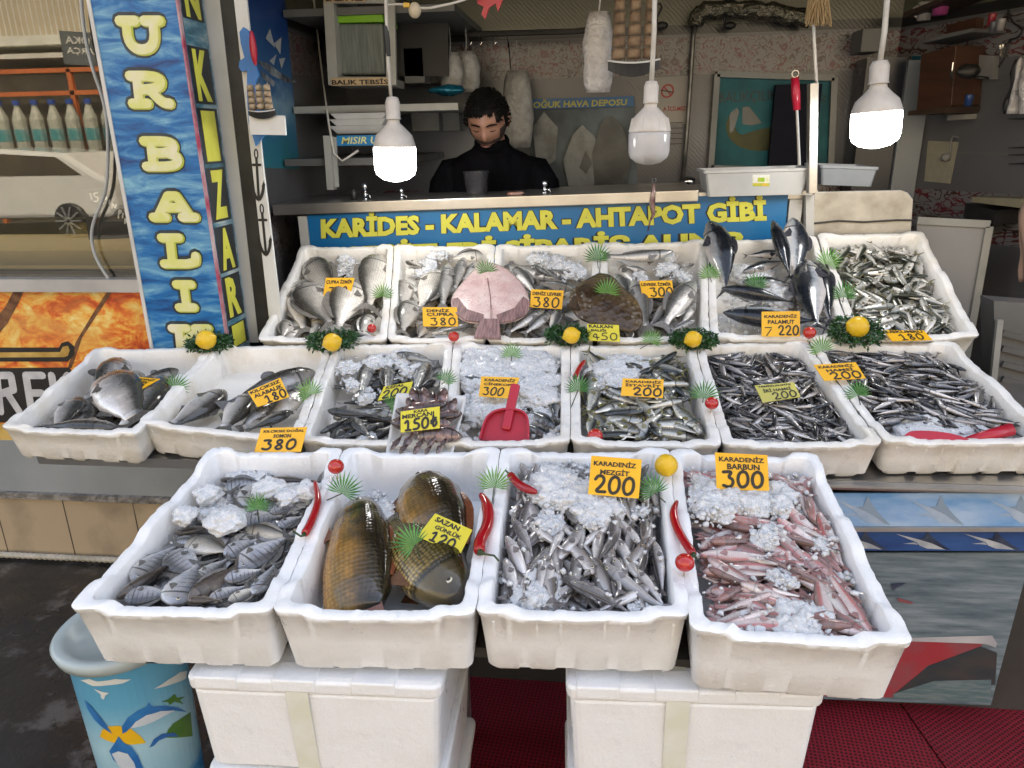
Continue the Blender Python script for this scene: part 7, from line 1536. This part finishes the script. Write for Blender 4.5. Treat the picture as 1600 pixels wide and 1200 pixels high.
shell('beard', beardm, lambda c: c.y < .005 and (c.z < -.066 or (c.z < -.040+.02*0 and abs(c.x) > .030) or (abs(c.x) > .052 and c.z < .004)) , .0022, .001)
shell('moustache', beardm, lambda c: c.y < -.05 and -.049 < c.z < -.038 and abs(c.x) < .026, .0026, .0008)
for s in (-1, 1):
    g = MB(); g.tube([HM @ Vector((s*x, y, z)) for x, y, z in ((.012, -.094, .026), (.026, -.093, .031), (.040, -.086, .030), (.050, -.076, .024))], [.003, .0042, .004, .002], 6); g.build('eyebrow', hairm, man, smooth=True)
    g = MB(); g.tube([HM @ Vector((s*x, y, z)) for x, y, z in ((.018, -.0835, .004), (.030, -.0855, .001), (.043, -.078, .004))], [.0012, .0022, .0012], 6); g.build('eyelashes', hairm, man, smooth=True)
g = MB(); g.tube([HM @ Vector((x, y, -.056)) for x, y in ((-.022, -.083), (-.01, -.0935), (0, -.0955), (.01, -.0935), (.022, -.083))], [.001, .003, .0036, .003, .001], 6); g.build('lips', mat('lips', (.26, .10, .08), .4, (.22, .09, .07), 20), man, smooth=True)
g = MB(); torso(g, .012, False); g.build('sweater', knit, man, smooth=True)
g = MB(); legs(g, .012); g.build('trousers', M['dark'], man, smooth=True)
g = MB(); g.lathe([(.066, -.01), (.080, .0), (.080, .03), (.072, .045), (.064, .03)], V3(0, .002, .045), 24, Matrix.Rotation(R(16), 3, 'X')); g.build('collar', knit, man, smooth=True)
# ================================================================== price cards
cardm = mat('orange_card', (.86, .47, .012), .4, (.80, .42, .01), 5); cardy = mat('lemon_card', (.66, .58, .03), .4, (.60, .52, .02), 5); cardp = mat('pale_wet_card', (.50, .46, .13), .25, (.56, .50, .10), 9)
def card(b, q, lean, d, lines, label, mm=None, pw=.0042, px0=None, group='price cards'):
    """q: bl, br, tr, tl photo pixels; stands on the catch leaning back by lean degrees"""
    bm = ((q[0][0]+q[1][0])/2, (q[0][1]+q[1][1])/2); p0 = b.on(bm, d) if b else px0
    n = Vector((0, -math.cos(R(lean)), math.sin(R(lean)))); s = sheet_px(q, p0, n); g = MB(); s.plate(g, .0015)
    o = tag(g.build('price_card', mm or cardm), label, 'price card', group); gt, gh = MB(), MB()
    for L in lines:
        t, u0, u1, v0, v1 = L[:5]
        if len(L) > 5: s.hand(gh, t, u0, u1, v0, v1, pw if L[5] == 'h' else L[5], .0008)
        else: s.text(gt, t, u0, u1, v0, v1, .0009, .035)
    if gt.v: gt.build('printed_name', M['ink'], o)
    if gh.v: gh.build('written_price', M['ink'], o)
    return o
C_ = card
C_(B[3, 1], [(504, 468), (546, 466), (554, 434), (509, 434)], 35, .0, [('ÇUPRA İZMİR', .04, .96, .68, .93), ('300', .16, .86, .06, .58, .005)], 'orange card ÇUPRA İZMİR 300 among the back left bream')
C_(B[3, 2], [(661, 510), (716, 510), (714, 480), (660, 480)], 40, .004, [('DENİZ', .12, .78, .74, .93), ('ÇUPRA', .12, .9, .5, .7), ('380', .2, .96, .05, .45, .0045)], 'orange card DENİZ ÇUPRA 380 left of the pink flatfish')
C_(B[3, 3], [(828, 480), (878, 483), (881, 454), (830, 452)], 40, .012, [('DENİZ LEVREK', .05, .96, .68, .93), ('380', .08, .92, .04, .6, .005)], 'orange card DENİZ LEVREK 380 between the two flatfish')
C_(B[3, 4], [(919, 532), (969, 534), (967, 508), (917, 506)], 40, .012, [('KALKAN', .06, .80, .78, .97), ('BALIĞI', .12, .60, .56, .74), ('450', .1, .95, .06, .5, .0035)], 'shiny lemon yellow card KALKAN BALIĞI under the brown flatfish', cardy)
C_(B[3, 4], [(1004, 465), (1053, 465), (1050, 438), (999, 439)], 40, .008, [('LEVREK İZMİR', .04, .96, .68, .92), ('300', .26, 1.0, .06, .6, .005)], 'orange card LEVREK İZMİR 300 among the sea bass')
C_(B[3, 5], [(1190, 526), (1250, 526), (1250, 486), (1190, 487)], 25, .012, [('KARADENİZ', .07, .93, .74, .90), ('PALAMUT', .16, .86, .50, .66), ('220', .42, .98, .05, .44, .005), ('/', .10, .28, .04, .3, .003), ('-', .05, .3, .3, .42, .003)], 'orange card KARADENİZ PALAMUT 220 in the bonito box')
C_(B[3, 6], [(1394, 533), (1457, 531), (1443, 516), (1380, 516)], 62, .008, [('USKUMRU', .04, .94, .72, .96), ('180', .24, .86, .06, .64, .0045)], 'orange card USKUMRU 180 on the rim of the mackerel box')
C_(B[2, 1], [(176, 603), (216, 611), (250, 592), (204, 588)], 72, .01, [('KARADENİZ', .12, .95, .76, .96), ('SOMON', .22, .85, .52, .72), ('200', .18, .92, .05, .48, .0045)], 'skewed orange card SOMON 200 on the far left salmon')
C_(B[2, 2], [(402, 636), (452, 620), (438, 590), (387, 612)], 50, .012, [('KILÇIKSIZ', .04, .95, .74, .94), ('ALABALIK', .08, .96, .50, .70), ('180', .3, .98, .04, .46, .005)], 'tilted orange card KILÇIKSIZ ALABALIK 180 on the trout')
C_(B[2, 2], [(397, 707), (470, 706), (480, 667), (408, 669)], 35, -.004, [('KILÇIKSIZ DOĞAL', .08, .96, .78, .94), ('SOMON', .32, .70, .58, .73), ('380', .12, .88, .10, .52, .006)], 'orange card KILÇIKSIZ DOĞAL SOMON 380 hanging over the front rim', px0=None)
C_(B[2, 3], [(590, 626), (640, 616), (645, 596), (600, 604)], 50, .016, [('KEFAL', .1, .74, .74, .96), ('200', .06, .9, .05, .66, .005)], 'greenish yellow card KEFAL 200 behind the tray of small fish', cardy)
C_(B[2, 4], [(748, 619), (798, 623), (812, 590), (752, 588)], 45, .012, [('KARADENİZ', .1, .93, .76, .94), ('ÇİNEKOP', .1, .86, .54, .72), ('300', .1, .74, .08, .48, .004)], 'orange card KARADENİZ ÇİNEKOP 300 in the ice behind the red scoop')
C_(B[2, 5], [(970, 618), (1036, 622), (1037, 593), (973, 591)], 40, .016, [('KARADENİZ', .08, .95, .76, .93), ('İSTAVRİT', .08, .93, .54, .73), ('200', .26, .98, .06, .5, .005)], 'orange card KARADENİZ İSTAVRİT 200 in the horse mackerel box')
C_(B[2, 6], [(1192, 629), (1251, 620), (1240, 597), (1179, 602)], 66, .002, [('TEMİZLENMİŞ', .06, .9, .80, .95), ('İRİ HAMSİ', .14, .86, .52, .74), ('200', .3, .95, .04, .46, .0045)], 'pale yellow wet card İRİ HAMSİ 200 lying on the anchovies', cardp)
C_(B[2, 7], [(1288, 595), (1353, 591), (1337, 566), (1271, 570)], 58, .02, [('KARADENİZ', .07, .9, .74, .94), ('HAMSİ', .2, .84, .5, .71), ('200', .2, .96, .04, .46, .005)], 'orange card KARADENİZ HAMSİ 200 on the wall between the anchovy boxes')
C_(B[1, 2], [(652, 838), (718, 868), (738, 828), (680, 802)], 45, .012, [('SAZAN', .1, .72, .74, .93), ('GÜNLÜK', .2, .86, .50, .68), ('120', .22, .82, .06, .44, .0045)], 'lemon yellow card SAZAN GÜNLÜK 120 lying on the carp', cardy)
C_(B[1, 3], [(919, 772), (998, 779), (1003, 718), (924, 712)], 18, .01, [('KARADENİZ', .06, .90, .76, .92), ('MEZGİT', .2, .78, .54, .71), ('200', .08, .92, .06, .52, .007)], 'orange card KARADENİZ MEZGİT 200 standing in the ice over the whiting')
C_(B[1, 4], [(1120, 765), (1202, 767), (1199, 711), (1117, 707)], 18, .008, [('KARADENİZ', .07, .93, .77, .94), ('BARBUN', .22, .84, .56, .72), ('300', .1, .92, .07, .53, .007)], 'orange card KARADENİZ BARBUN 300 standing over the red mullet')

# ================================================================== tray of small fish across the middle boxes
tbp, tbn = row_plane(2); tc = hit((660, 660), tbp+tbn*.018, tbn); tn = Vector((0, -math.sin(R(24)), math.cos(R(24))))
tq = [hit(p, tc, tn) for p in ((606, 708), (704, 712), (726, 622), (622, 618))]
ts_ = Sheet(*tq); g = MB()
def trayring(k, h): 
    out = []
    for u, v in ((0, 0), (1, 0), (1, 1), (0, 1)):
        for j in range(4):
            a = math.atan2(v-.5, u-.5)+(j-1.5)*.22; uu = .5+(u-.5)*k*(.90)+math.cos(a)*.07*k; vv = .5+(v-.5)*k*.90+math.sin(a)*.07*k; out.append(ts_.at(uu, vv, h))
    return out
rg = [trayring(.86, -.022), trayring(.98, -.004), trayring(1.04, .0), trayring(1.03, .004), trayring(.95, .0), trayring(.84, -.017)]
for q in rg: g.v += [tuple(p) for p in q]
n_ = 16; g.f = [(i*n_+k, i*n_+(k+1) % n_, (i+1)*n_+(k+1) % n_, (i+1)*n_+k) for i in range(5) for k in range(n_)]+[tuple(range(n_-1, -1, -1)), tuple(5*n_+k for k in range(n_))]; g.mi = [0]*len(g.f)
tag(g.build('foam_tray', foamt, None, smooth=True), 'small white foam tray of reddish fish lying across two middle boxes', 'foam tray')
class TB:                      # lets fish be laid on the tray's own plane
    n = tn; 
    def on(s, px, d=0.0): return hit(px, tc+tn*d, tn)
tb_ = TB(); G = 'small fish on the white foam tray'; TL = [
 ((644, 606), (655, 640)), ((662, 606), (662, 642)), ((675, 612), (676, 645)), ((694, 606), (688, 645)), ((636, 622), (655, 650)), ((712, 622), (700, 650)), ((716, 640), (690, 660)),
 ((630, 640), (690, 632)), ((700, 630), (640, 640)), ((618, 642), (680, 648)), ((722, 646), (664, 655)), ((610, 660), (690, 664)), ((620, 656), (700, 650)), ((706, 660), (640, 670)), ((640, 668), (704, 676)), ((722, 682), (650, 676)), ((650, 684), (712, 672)),
 ((612, 700), (630, 678)), ((630, 700), (648, 676)), ((650, 702), (664, 680)), ((668, 700), (682, 680)), ((688, 698), (700, 680)), ((610, 704), (622, 690)), ((624, 708), (640, 688)), ((646, 709), (660, 690)), ((664, 709), (676, 692)), ((682, 708), (694, 690)), ((700, 690), (716, 678))]
for i, (h, t_) in enumerate(TL):
    low = i >= 17
    o = big_fish('picarel', tb_, h, t_, 'reddish brown fish with its head to the front edge of the foam tray' if low else ('silver headed fish fanned over the rear of the foam tray' if i < 7 else 'small reddish fish lying crosswise in the middle of the foam tray'), .004+.0012*(i if not low else 30-i*.5), 1 if i % 2 else -1, 35 if low else 20, 1.5, .02, group=G, name='small_fish', dh=.022 if low else None, thick=1.6)
C_(None, [(626, 676), (687, 669), (687, 635), (626, 643)], 32, 0, [('KARA', .34, .7, .84, .97), ('MERCANI', .04, .86, .62, .82), ('150₺', .08, .96, .06, .58, .006)], 'lemon yellow card MERCANI 150 on the foam tray of small fish', cardy, px0=hit((656, 672), tc+tn*.045, tn))

# ================================================================== garnish
def leafm(name, a, b_): return mat(name, a, .35, b_, 30)
parsley = leafm('parsley_green', (.012, .055, .012), (.028, .095, .018)); palm = leafm('palm_green', (.035, .15, .02), (.09, .26, .045)); palmy = leafm('palm_light', (.09, .24, .03), (.17, .34, .07)); wire = mat('dark_stem', (.02, .05, .02), .5, (.03, .04, .02), 6)
def m_lemon():
    t = NT('lemon_peel'); v = t.coord('Object'); t.p(col=t.mix(t.noise(v, 25, 3), (.76, .50, .02), (.72, .42, .01)), rough=.32); t.bump(t.vor(v, 260), .25, .002); return t.m
lemonm = m_lemon(); toma = mat('tomato_skin', (.42, .012, .012), .12, (.50, .03, .015), 8, coat=.5); chil = mat('chilli_skin', (.38, .006, .012), .18, (.30, .004, .008), 10, coat=.4)
def wreath(px, r, r_, d, label, seed, b):
    p = b.on(px, d); k = mpp(p); rr = random.Random(seed); g = MB(); n = b.n
    ex, ey = b.ex, b.ey
    for i in range(900):
        a = rr.uniform(0, 6.283); q = r_*k*(.30+.72*math.sqrt(rr.random())); h = (.004+.034*rr.random())*(1.25-q/(r_*k)*.55); c = p+ex*q*math.cos(a)+ey*q*math.sin(a)*.82+n*h
        L = rr.uniform(.010, .021); dv = Vector((rr.gauss(0, 1), rr.gauss(0, 1), rr.gauss(0, .8))).normalized()+(ex*math.cos(a)+ey*math.sin(a))*.5; dv.normalize(); w = dv.cross(Vector((rr.gauss(0, 1), rr.gauss(0, 1), rr.gauss(0, 1)))).normalized()*L*.22
        g.add([c, c+dv*L*.5+w, c+dv*L, c+dv*L*.5-w], [(0, 1, 2, 3)])
    for i in range(40):
        a = rr.uniform(0, 6.283); q = r_*k*.6; g.tube([p+n*.004, p+ex*q*.6*math.cos(a)+ey*q*.6*math.sin(a)+n*.018, p+ex*q*1.3*math.cos(a)+ey*q*1.1*math.sin(a)+n*.008], .0011, 3, False)
    return tag(g.build('parsley_wreath', parsley), label, 'garnish', 'parsley wreaths')
def lemon(c, r, label, axis=(1, 0, .2)):
    g = MB(); q = Vector(axis).normalized().to_track_quat('Z', 'Y').to_matrix()
    prof = [(.02, -1.22), (.14, -1.18), (.22, -1.08), (.5, -.92), (.8, -.62), (.97, -.25), (1, .05), (.95, .35), (.78, .66), (.5, .92), (.2, 1.08), (.12, 1.16), (.02, 1.2)]
    g.lathe([(a*r, z*r*.92) for a, z in prof], c, 20, q); return tag(g.build('lemon', lemonm, None, smooth=True), label, 'lemon', 'lemons')
for i, (px, lp, r_, b, d, lab, ll) in enumerate([
 ((328, 541), (322, 531), 34, B[2, 2], .006, 'parsley wreath at the rear corner between the salmon and trout boxes', 'lemon in the wreath in front of the pillar letters'), ((521, 537), (519, 535), 38, B[2, 3], .008, 'parsley wreath in front of the back left bream', 'lemon in the wreath below the back left bream box'),
 ((887, 530), (893, 524), 33, B[2, 5], .012, 'parsley wreath beside the lemon yellow flatfish card', 'lemon in the wreath beside the flatfish card'), ((1083, 537), (1083, 530), 35, B[2, 6], .008, 'parsley wreath below the sea bass with dark tails', 'lemon in the wreath between the bass and bonito boxes'),
 ((1337, 523), (1340, 511), 40, B[3, 6], .004, 'biggest parsley wreath, between the bonito and mackerel boxes', 'largest lemon, in the wreath between bonito and mackerel')]):
    wreath(px, 0, r_, d, lab, 40+i, b); p = b.on(px, d); k = mpp(p); rad = (15, 14, 13, 13, 17)[i]*k; c = hit(lp, p+b.n*(.026+rad*.55), b.n); lemon(c, rad, ll, (1, .2, .3) if i != 4 else (.9, .1, -.35))
b = B[1, 4]; p = b.on((1041, 740), .0); lemon(hit((1041, 727), p+b.n*.03, b.n), 18*mpp(p), 'pale whole lemon at the rear rim between the whiting and red mullet', (.15, -.75, -.45))
pk = mat('wood_pick', (.40, .28, .15), .6, (.3, .2, .1), 20)
def tomato(px, r, b, d, label, pick=True):
    p = b.on((px[0], px[1]+r*.4), d); k = mpp(p); c = hit(px, p+b.n*(r*k+(.008 if pick else 0)), b.n); g = MB()
    g.ball(c, (r*k, r*k, r*k*.93), 18, 12); o = tag(g.build('cherry_tomato', toma, None, smooth=True), label, 'tomato', 'cherry tomatoes')
    if pick: g = MB(); g.tube([c-b.n*r*k*.9, c-b.n*(r*k+.03)], .0012, 5); g.build('toothpick', pk, o)
for px, r, b, d, lab in [((581, 513), 7.5, B[3, 2], .0, 'cherry tomato between the bream boxes at the back left'), ((709, 526), 8.5, B[3, 2], .0, 'cherry tomato below the DENİZ ÇUPRA card'), ((1265, 520), 10, B[3, 5], .0, 'flat cherry tomato right of the PALAMUT card'), ((1112, 630), 10.5, B[2, 6], .0, 'cherry tomato on the wall right of the horse mackerel'),
 ((930, 681), 12, B[2, 5], -.025, 'cherry tomato lying among the horse mackerel at the front wall'), ((525, 729), 12.5, B[1, 2], .002, 'cherry tomato above the chilli between the bream and carp boxes'), ((1070, 879), 15, B[1, 4], .0, 'largest cherry tomato, on the wall between whiting and red mullet')]: tomato(px, r, b, d, lab, r != 12)
stemg = mat('chilli_stem', (.03, .06, .015), .5, (.05, .05, .02), 9)
def chilli(pts, w, b, d, label, stem):
    P = [b.on(p, d+.008) for p in smooth_line(pts, 2)]; k = mpp(P[0]); n = len(P); rs = [max(.0012, w*k*.5*min(1, .35+2.2*i/n)*(1 if i < n*.85 else 1-.25*(i-n*.85)/(n*.15))) for i in range(n)]
    g = MB(); g.tube(P, rs, 10); o = tag(g.build('chilli', chil, None, smooth=True), label, 'chilli', 'red chillies'); g = MB(); S_ = [P[-1]]+[b.on(p, d+.008) for p in stem]; g.tube(S_, [rs[-1]*.8]+[.0022]*len(stem), 7); g.build('stalk', stemg, o, smooth=True)
chilli([(492, 752), (498, 780), (493, 800), (482, 825), (476, 834)], 12, B[1, 2], .004, 'red chilli bent in the middle on the wall left of the carp', [(470, 838), (458, 830)])
chilli([(751, 772), (760, 785), (764, 805), (761, 825), (750, 845), (749, 862)], 18, B[1, 3], .004, 'fat curved red chilli on the wall right of the carp', [(758, 866), (772, 868), (779, 876)])
chilli([(839, 769), (822, 764), (808, 755), (797, 742)], 14, B[1, 3], .004, 'red chilli pointing right in the rear left corner of the whiting', [(793, 738), (790, 735)])
chilli([(1058, 783), (1051, 800), (1056, 822), (1068, 845), (1083, 866)], 13, B[1, 4], .004, 'long thin red chilli on the wall left of the red mullet', [(1087, 871)])
chilli([(914, 563), (905, 575), (899, 588)], 8, B[2, 5], .004, 'small red chilli in the rear left corner of the horse mackerel', [(898, 592)])
def palmpick(px, r, b, d, label, ang=0, stem=None, mm=None, nleaf=16, spread=98):
    """plastic palm leaf: folded blades fanned on a wire stem"""
    base = b.on((px[0], px[1]+r*.75), d); k = mpp(base); g = MB(); rr = random.Random(px[0]); tocam = (CO-base).normalized()
    upv = (b.n*.75+b.ey*.5).normalized(); side = b.ex; f = (side*math.cos(R(90+ang))+upv*math.sin(R(90+ang))).normalized(); s2 = f.cross(tocam).normalized(); c = base+f*.012; L = r*1.75*k
    fn = s2.cross(f)
    for i in range(nleaf):
        a = R(-spread+2*spread*i/(nleaf-1)); dv = f*math.cos(a)+s2*math.sin(a); l = L*(.62+.38*math.cos(a*.75))*rr.uniform(.9, 1.05); w = dv.cross(fn).normalized()*l*.046; tip = c+dv*l+fn*(-.12*l+rr.uniform(-.1, .1)*l); md = c+dv*l*.55+fn*.03*l
        g.add([c, md+w, tip, md-w, md+fn*.012*l*2], [(0, 1, 4), (1, 2, 4), (2, 3, 4), (3, 0, 4)])
    o = tag(g.build('palm_pick', mm or palm), label, 'garnish', 'palm leaf picks'); g = MB(); e = b.on(stem, d-.01) if stem else base-b.n*.02; g.tube([c, (c+e)/2+fn*.002, e], .0014, 5); g.build('stem', wire, o)
for px, r, b, d, lab, ang, stem, lt in [
 ((598, 458), 14, B[3, 2], .0, 'palm pick on the wall right of the back left bream', 0, (596, 485), 1), ((760, 421), 14, B[3, 2], .035, 'palm pick stuck in the rim of the pink flatfish', 0, (760, 442), 0), ((933, 398), 17, B[3, 4], .0, 'tallest palm pick, at the rear wall behind the brown flatfish', 0, (936, 426), 0), ((947, 452), 17, B[3, 4], .055, 'palm pick lying on the brown flatfish', -10, None, 1),
 ((1109, 427), 15, B[3, 5], .0, 'palm pick on the wall left of the bonito', 0, (1116, 452), 1), ((1184, 443), 17, B[3, 5], .01, 'palm pick in the middle of the bonito', 20, None, 0), ((1290, 405), 17, B[3, 6], .0, 'upper palm pick on the wall left of the mackerel', -20, (1299, 430), 1), ((1318, 457), 17, B[3, 6], .0, 'lower palm pick on the wall left of the mackerel', 0, (1316, 476), 0),
 ((268, 598), 16, B[2, 2], -.01, 'palm pick leaning on the wall beside the skewed salmon card', -50, (240, 618), 0), ((489, 609), 18, B[2, 3], .0, 'palm pick at the wall right of the trout', 30, (477, 622), 1), ((692, 591), 14, B[2, 4], .002, 'palm pick on the wall behind the tray of small fish', -30, (686, 604), 0), ((604, 628), 17, B[2, 3], .008, 'dark palm pick at the left end of the KEFAL card', -60, None, 0),
 ((799, 551), 15, B[2, 4], .0, 'palm pick in the ice at the rear wall above the ÇİNEKOP card', 0, (799, 566), 1), ((903, 604), 17, B[2, 5], .0, 'palm pick on the wall left of the horse mackerel', 0, (891, 640), 0), ((1016, 530), 15, B[2, 5], .004, 'palm pick at the rear wall of the horse mackerel box', -15, (1000, 545), 1), ((1098, 614), 19, B[2, 6], .0, 'wide palm pick on the wall above the tomato', -10, None, 0),
 ((1286, 541), 17, B[2, 7], .004, 'palm pick below the flat tomato, left of the big wreath', 15, (1306, 560), 1), ((1342, 613), 16, B[2, 7], .0, 'palm pick on the wall below the HAMSİ card', 10, (1346, 638), 0), ((531, 762), 22, B[1, 2], .004, 'palm pick at the rear left of the carp box, below the tomato', -25, (510, 782), 0), ((772, 753), 22, B[1, 3], .004, 'large palm pick on the wall above the fat chilli', 0, (768, 794), 1),
 ((1027, 762), 21, B[1, 4], .004, 'palm pick below the pale whole lemon', 30, (1040, 785), 0), ((402, 792), 17, B[1, 1], .005, 'dark palm pick among the ice lumps of the bream box', 0, None, 0), ((655, 840), 24, B[1, 2], .04, 'palm pick half under the SAZAN card on the golden carp', 50, None, 0)]:
    palmpick(px, r, b, d, lab, ang, stem, palmy if lt else palm)
# ================================================================== scoops
b = B[2, 4]; sc0 = b.on((790, 690), -.03); n = Vector((0, -math.cos(R(38)), math.sin(R(38)))); 
pts = [(751, 688), (757, 664), (764, 651), (778, 643), (800, 641), (818, 645), (826, 655), (826, 690)]
P = [hit(p, sc0, n) for p in smooth_line(pts, 2)]; g = MB(); g.slab(P, n, .004); scp = tag(g.build('scoop', rp, None, bevel=.001), 'red plastic scoop standing in the ice of the bluefish box', 'scoop', 'red scoops')
g = MB(); 
for a, b_ in zip(P[:-1], P[1:]): g.bar(a+n*.008, b_+n*.008, .005, .022, n)
g.build('rim', rp, scp)
g = MB(); g.bar(hit((790, 672), sc0, n, .006), hit((806, 600), sc0, n, .012), .026, .016, n); g.build('handle', rp, scp, bevel=.006)
b = B[2, 7]; p = b.on((1470, 683), .0); n = Vector((0, -.75, .66)); g = MB(); q = [hit(x, p, n) for x in smooth_line([(1408, 690), (1416, 676), (1430, 672), (1470, 674), (1500, 680), (1522, 690)], 2)]; g.slab(q, n, .09)
scp = tag(g.build('scoop', rp, None, bevel=.002), 'red plastic scoop lying behind the front rim of the right anchovy box', 'scoop', 'red scoops')
g = MB(); g.tube([hit((1512, 690), p, n, -.02), hit((1545, 680), p, n, -.02), hit((1580, 671), p, n, -.02)], [.013, .015, .017], 10); g.build('handle', rp, scp, smooth=True)

# ================================================================== dolphin bin under the front left box
ZT = .60; CB = onZ((192, 980), ZT); RT = (onZ((92, 983), ZT)-CB).length-.012; RB = RT*.80; CB.z = 0
binm = NT('bin_print'); v = binm.coord('Object'); z = binm.sep(v)[2]; c = binm.ramp(binm.math('MULTIPLY', z, 1/.6), [(.0, (.01, .10, .30)), (.36, (.012, .17, .42)), (.40, (.22, .42, .52)), (.60, (.36, .56, .64)), (.80, (.12, .36, .52)), (1, (.08, .29, .46))])
wav = binm.ramp(binm.noise(binm.coord('Object', (1, 1, 5)), 14, 4), [(.5, 0), (.6, .5)]); c = binm.mix(binm.math('MULTIPLY', wav, binm.math('LESS_THAN', z, .225)), c, (.10, .36, .55)); binm.p(col=c, rough=.3)
g = MB(); g.lathe([(RB, 0), (RT-.012, ZT-.02), (RT-.016, ZT-.02), (RT-.022, ZT-.02), (RB-.006, .01)], (0, 0, 0), 48); bn_ = g.build('bin', binm.m, None, smooth=False); bn_.location = CB; tag(bn_, 'blue dolphin print bin with a grey rim under the front left box', 'bin')
g = MB(); g.lathe([(RT-.024, ZT-.03), (RT-.012, ZT-.03), (RT+.006, ZT-.022), (RT+.012, ZT), (RT+.004, ZT+.008), (RT-.016, ZT+.004), (RT-.024, ZT-.02)], (0, 0, 0), 48); rm = g.build('rim', mat('grey_rim', (.36, .42, .42), .3, (.42, .47, .46), 6), None, smooth=True); rm.parent = bn_
def onbin(px, h):
    d = ray(*px).normalized(); o = CO-CB; lo, hi = .5, 2.5     # march to the tapered wall
    t_ = lo
    for i in range(2000):
        q = o+d*t_; rad = RB+(RT-.012-RB)*q.z/(ZT-.02)+h
        if math.hypot(q.x, q.y) < rad: return q
        t_ += .001
    return None
def binshape(pts, h, mm, nm):
    # outline, subdivided and wrapped on the wall
    P = [onbin(p, 0) for p in pts]
    if any(p is None for p in P): return
    ang = lambda q: (math.atan2(q.y, q.x), q.z)
    a = [Vector((*ang(q), 0)) for q in P]; tr = tessellate_polygon([a]); bm = bmesh.new(); vs = [bm.verts.new(p) for p in a]
    for t3 in tr:
        try: bm.faces.new([vs[i] for i in t3])
        except ValueError: pass
    for _ in range(3): bmesh.ops.subdivide_edges(bm, edges=[e for e in bm.edges if e.calc_length() > .06], cuts=1)
    bmesh.ops.triangulate(bm, faces=bm.faces[:]); bm.verts.index_update()
    g = MB(); 
    for v_ in bm.verts: rad = RB+(RT-.012-RB)*v_.co.y/(ZT-.02)+h; g.v.append((rad*math.cos(v_.co.x), rad*math.sin(v_.co.x), v_.co.y))
    g.f = [tuple(x.index for x in f.verts) for f in bm.faces]; g.mi = [0]*len(g.f); bm.free(); o = g.build(nm, mm, None); o.parent = bn_
wcl = mat('cloud_print', (.72, .72, .66), .4, (.6, .62, .6), 10); dolb = mat('dolphin_blue_print', (.015, .10, .34), .35, (.04, .2, .46), 12); dolw = mat('dolphin_belly_print', (.60, .64, .66), .35, (.5, .55, .6), 10); sunp = mat('sun_print', (.78, .42, .01), .4, (.7, .5, .02), 6); isl = mat('island_print', (.04, .15, .01), .4, (.1, .2, .02), 8)
binshape([(126, 1062), (140, 1060), (152, 1064), (180, 1060), (205, 1061), (192, 1067), (170, 1070), (145, 1071), (135, 1066)], .0012, wcl, 'cloud_print')
binshape([(240, 1076), (262, 1062), (280, 1050), (292, 1048), (290, 1060), (270, 1068)], .0012, wcl, 'cloud_print')
binshape([(147, 1075), (160, 1080), (171, 1082), (165, 1086), (163, 1092), (159, 1090), (158, 1084)], .0016, wcl, 'bird_print')
binshape([(157, 1150), (160, 1140), (170, 1134), (185, 1133), (205, 1138), (220, 1150), (228, 1160), (190, 1162), (165, 1155)], .0012, sunp, 'sun_print')
binshape([(262, 1140), (270, 1130), (285, 1120), (297, 1112), (300, 1150), (258, 1152)], .0012, isl, 'island_print')
binshape([(252, 1096), (262, 1092), (272, 1084), (276, 1090), (288, 1088), (280, 1094), (286, 1100), (272, 1096), (264, 1101), (262, 1097)], .0016, isl, 'palm_print')
binshape([(192, 1145), (191, 1134), (200, 1120), (214, 1110), (228, 1103), (232, 1096), (237, 1103), (258, 1102), (277, 1105), (290, 1112), (270, 1110), (245, 1112), (225, 1120), (208, 1132), (198, 1142)], .0024, dolb, 'dolphin_print')
binshape([(204, 1136), (212, 1126), (228, 1116), (250, 1110), (272, 1109), (255, 1118), (240, 1126), (225, 1132)], .0030, dolw, 'dolphin_belly_print')
binshape([(133, 1092), (145, 1104), (158, 1120), (170, 1136), (176, 1145), (165, 1138), (148, 1122), (138, 1106)], .0024, dolb, 'dolphin_print')
binshape([(233, 1167), (240, 1154), (252, 1146), (270, 1144), (278, 1150), (262, 1150), (248, 1156), (240, 1164)], .0024, dolb, 'dolphin_print')
binshape([(172, 1172), (180, 1160), (186, 1149), (193, 1158), (206, 1166), (216, 1180), (224, 1200), (205, 1204), (190, 1196), (178, 1186)], .0024, dolb, 'dolphin_print')
binshape([(176, 1176), (186, 1172), (200, 1176), (210, 1190), (214, 1203), (200, 1204), (186, 1194)], .0030, dolw, 'dolphin_belly_print')
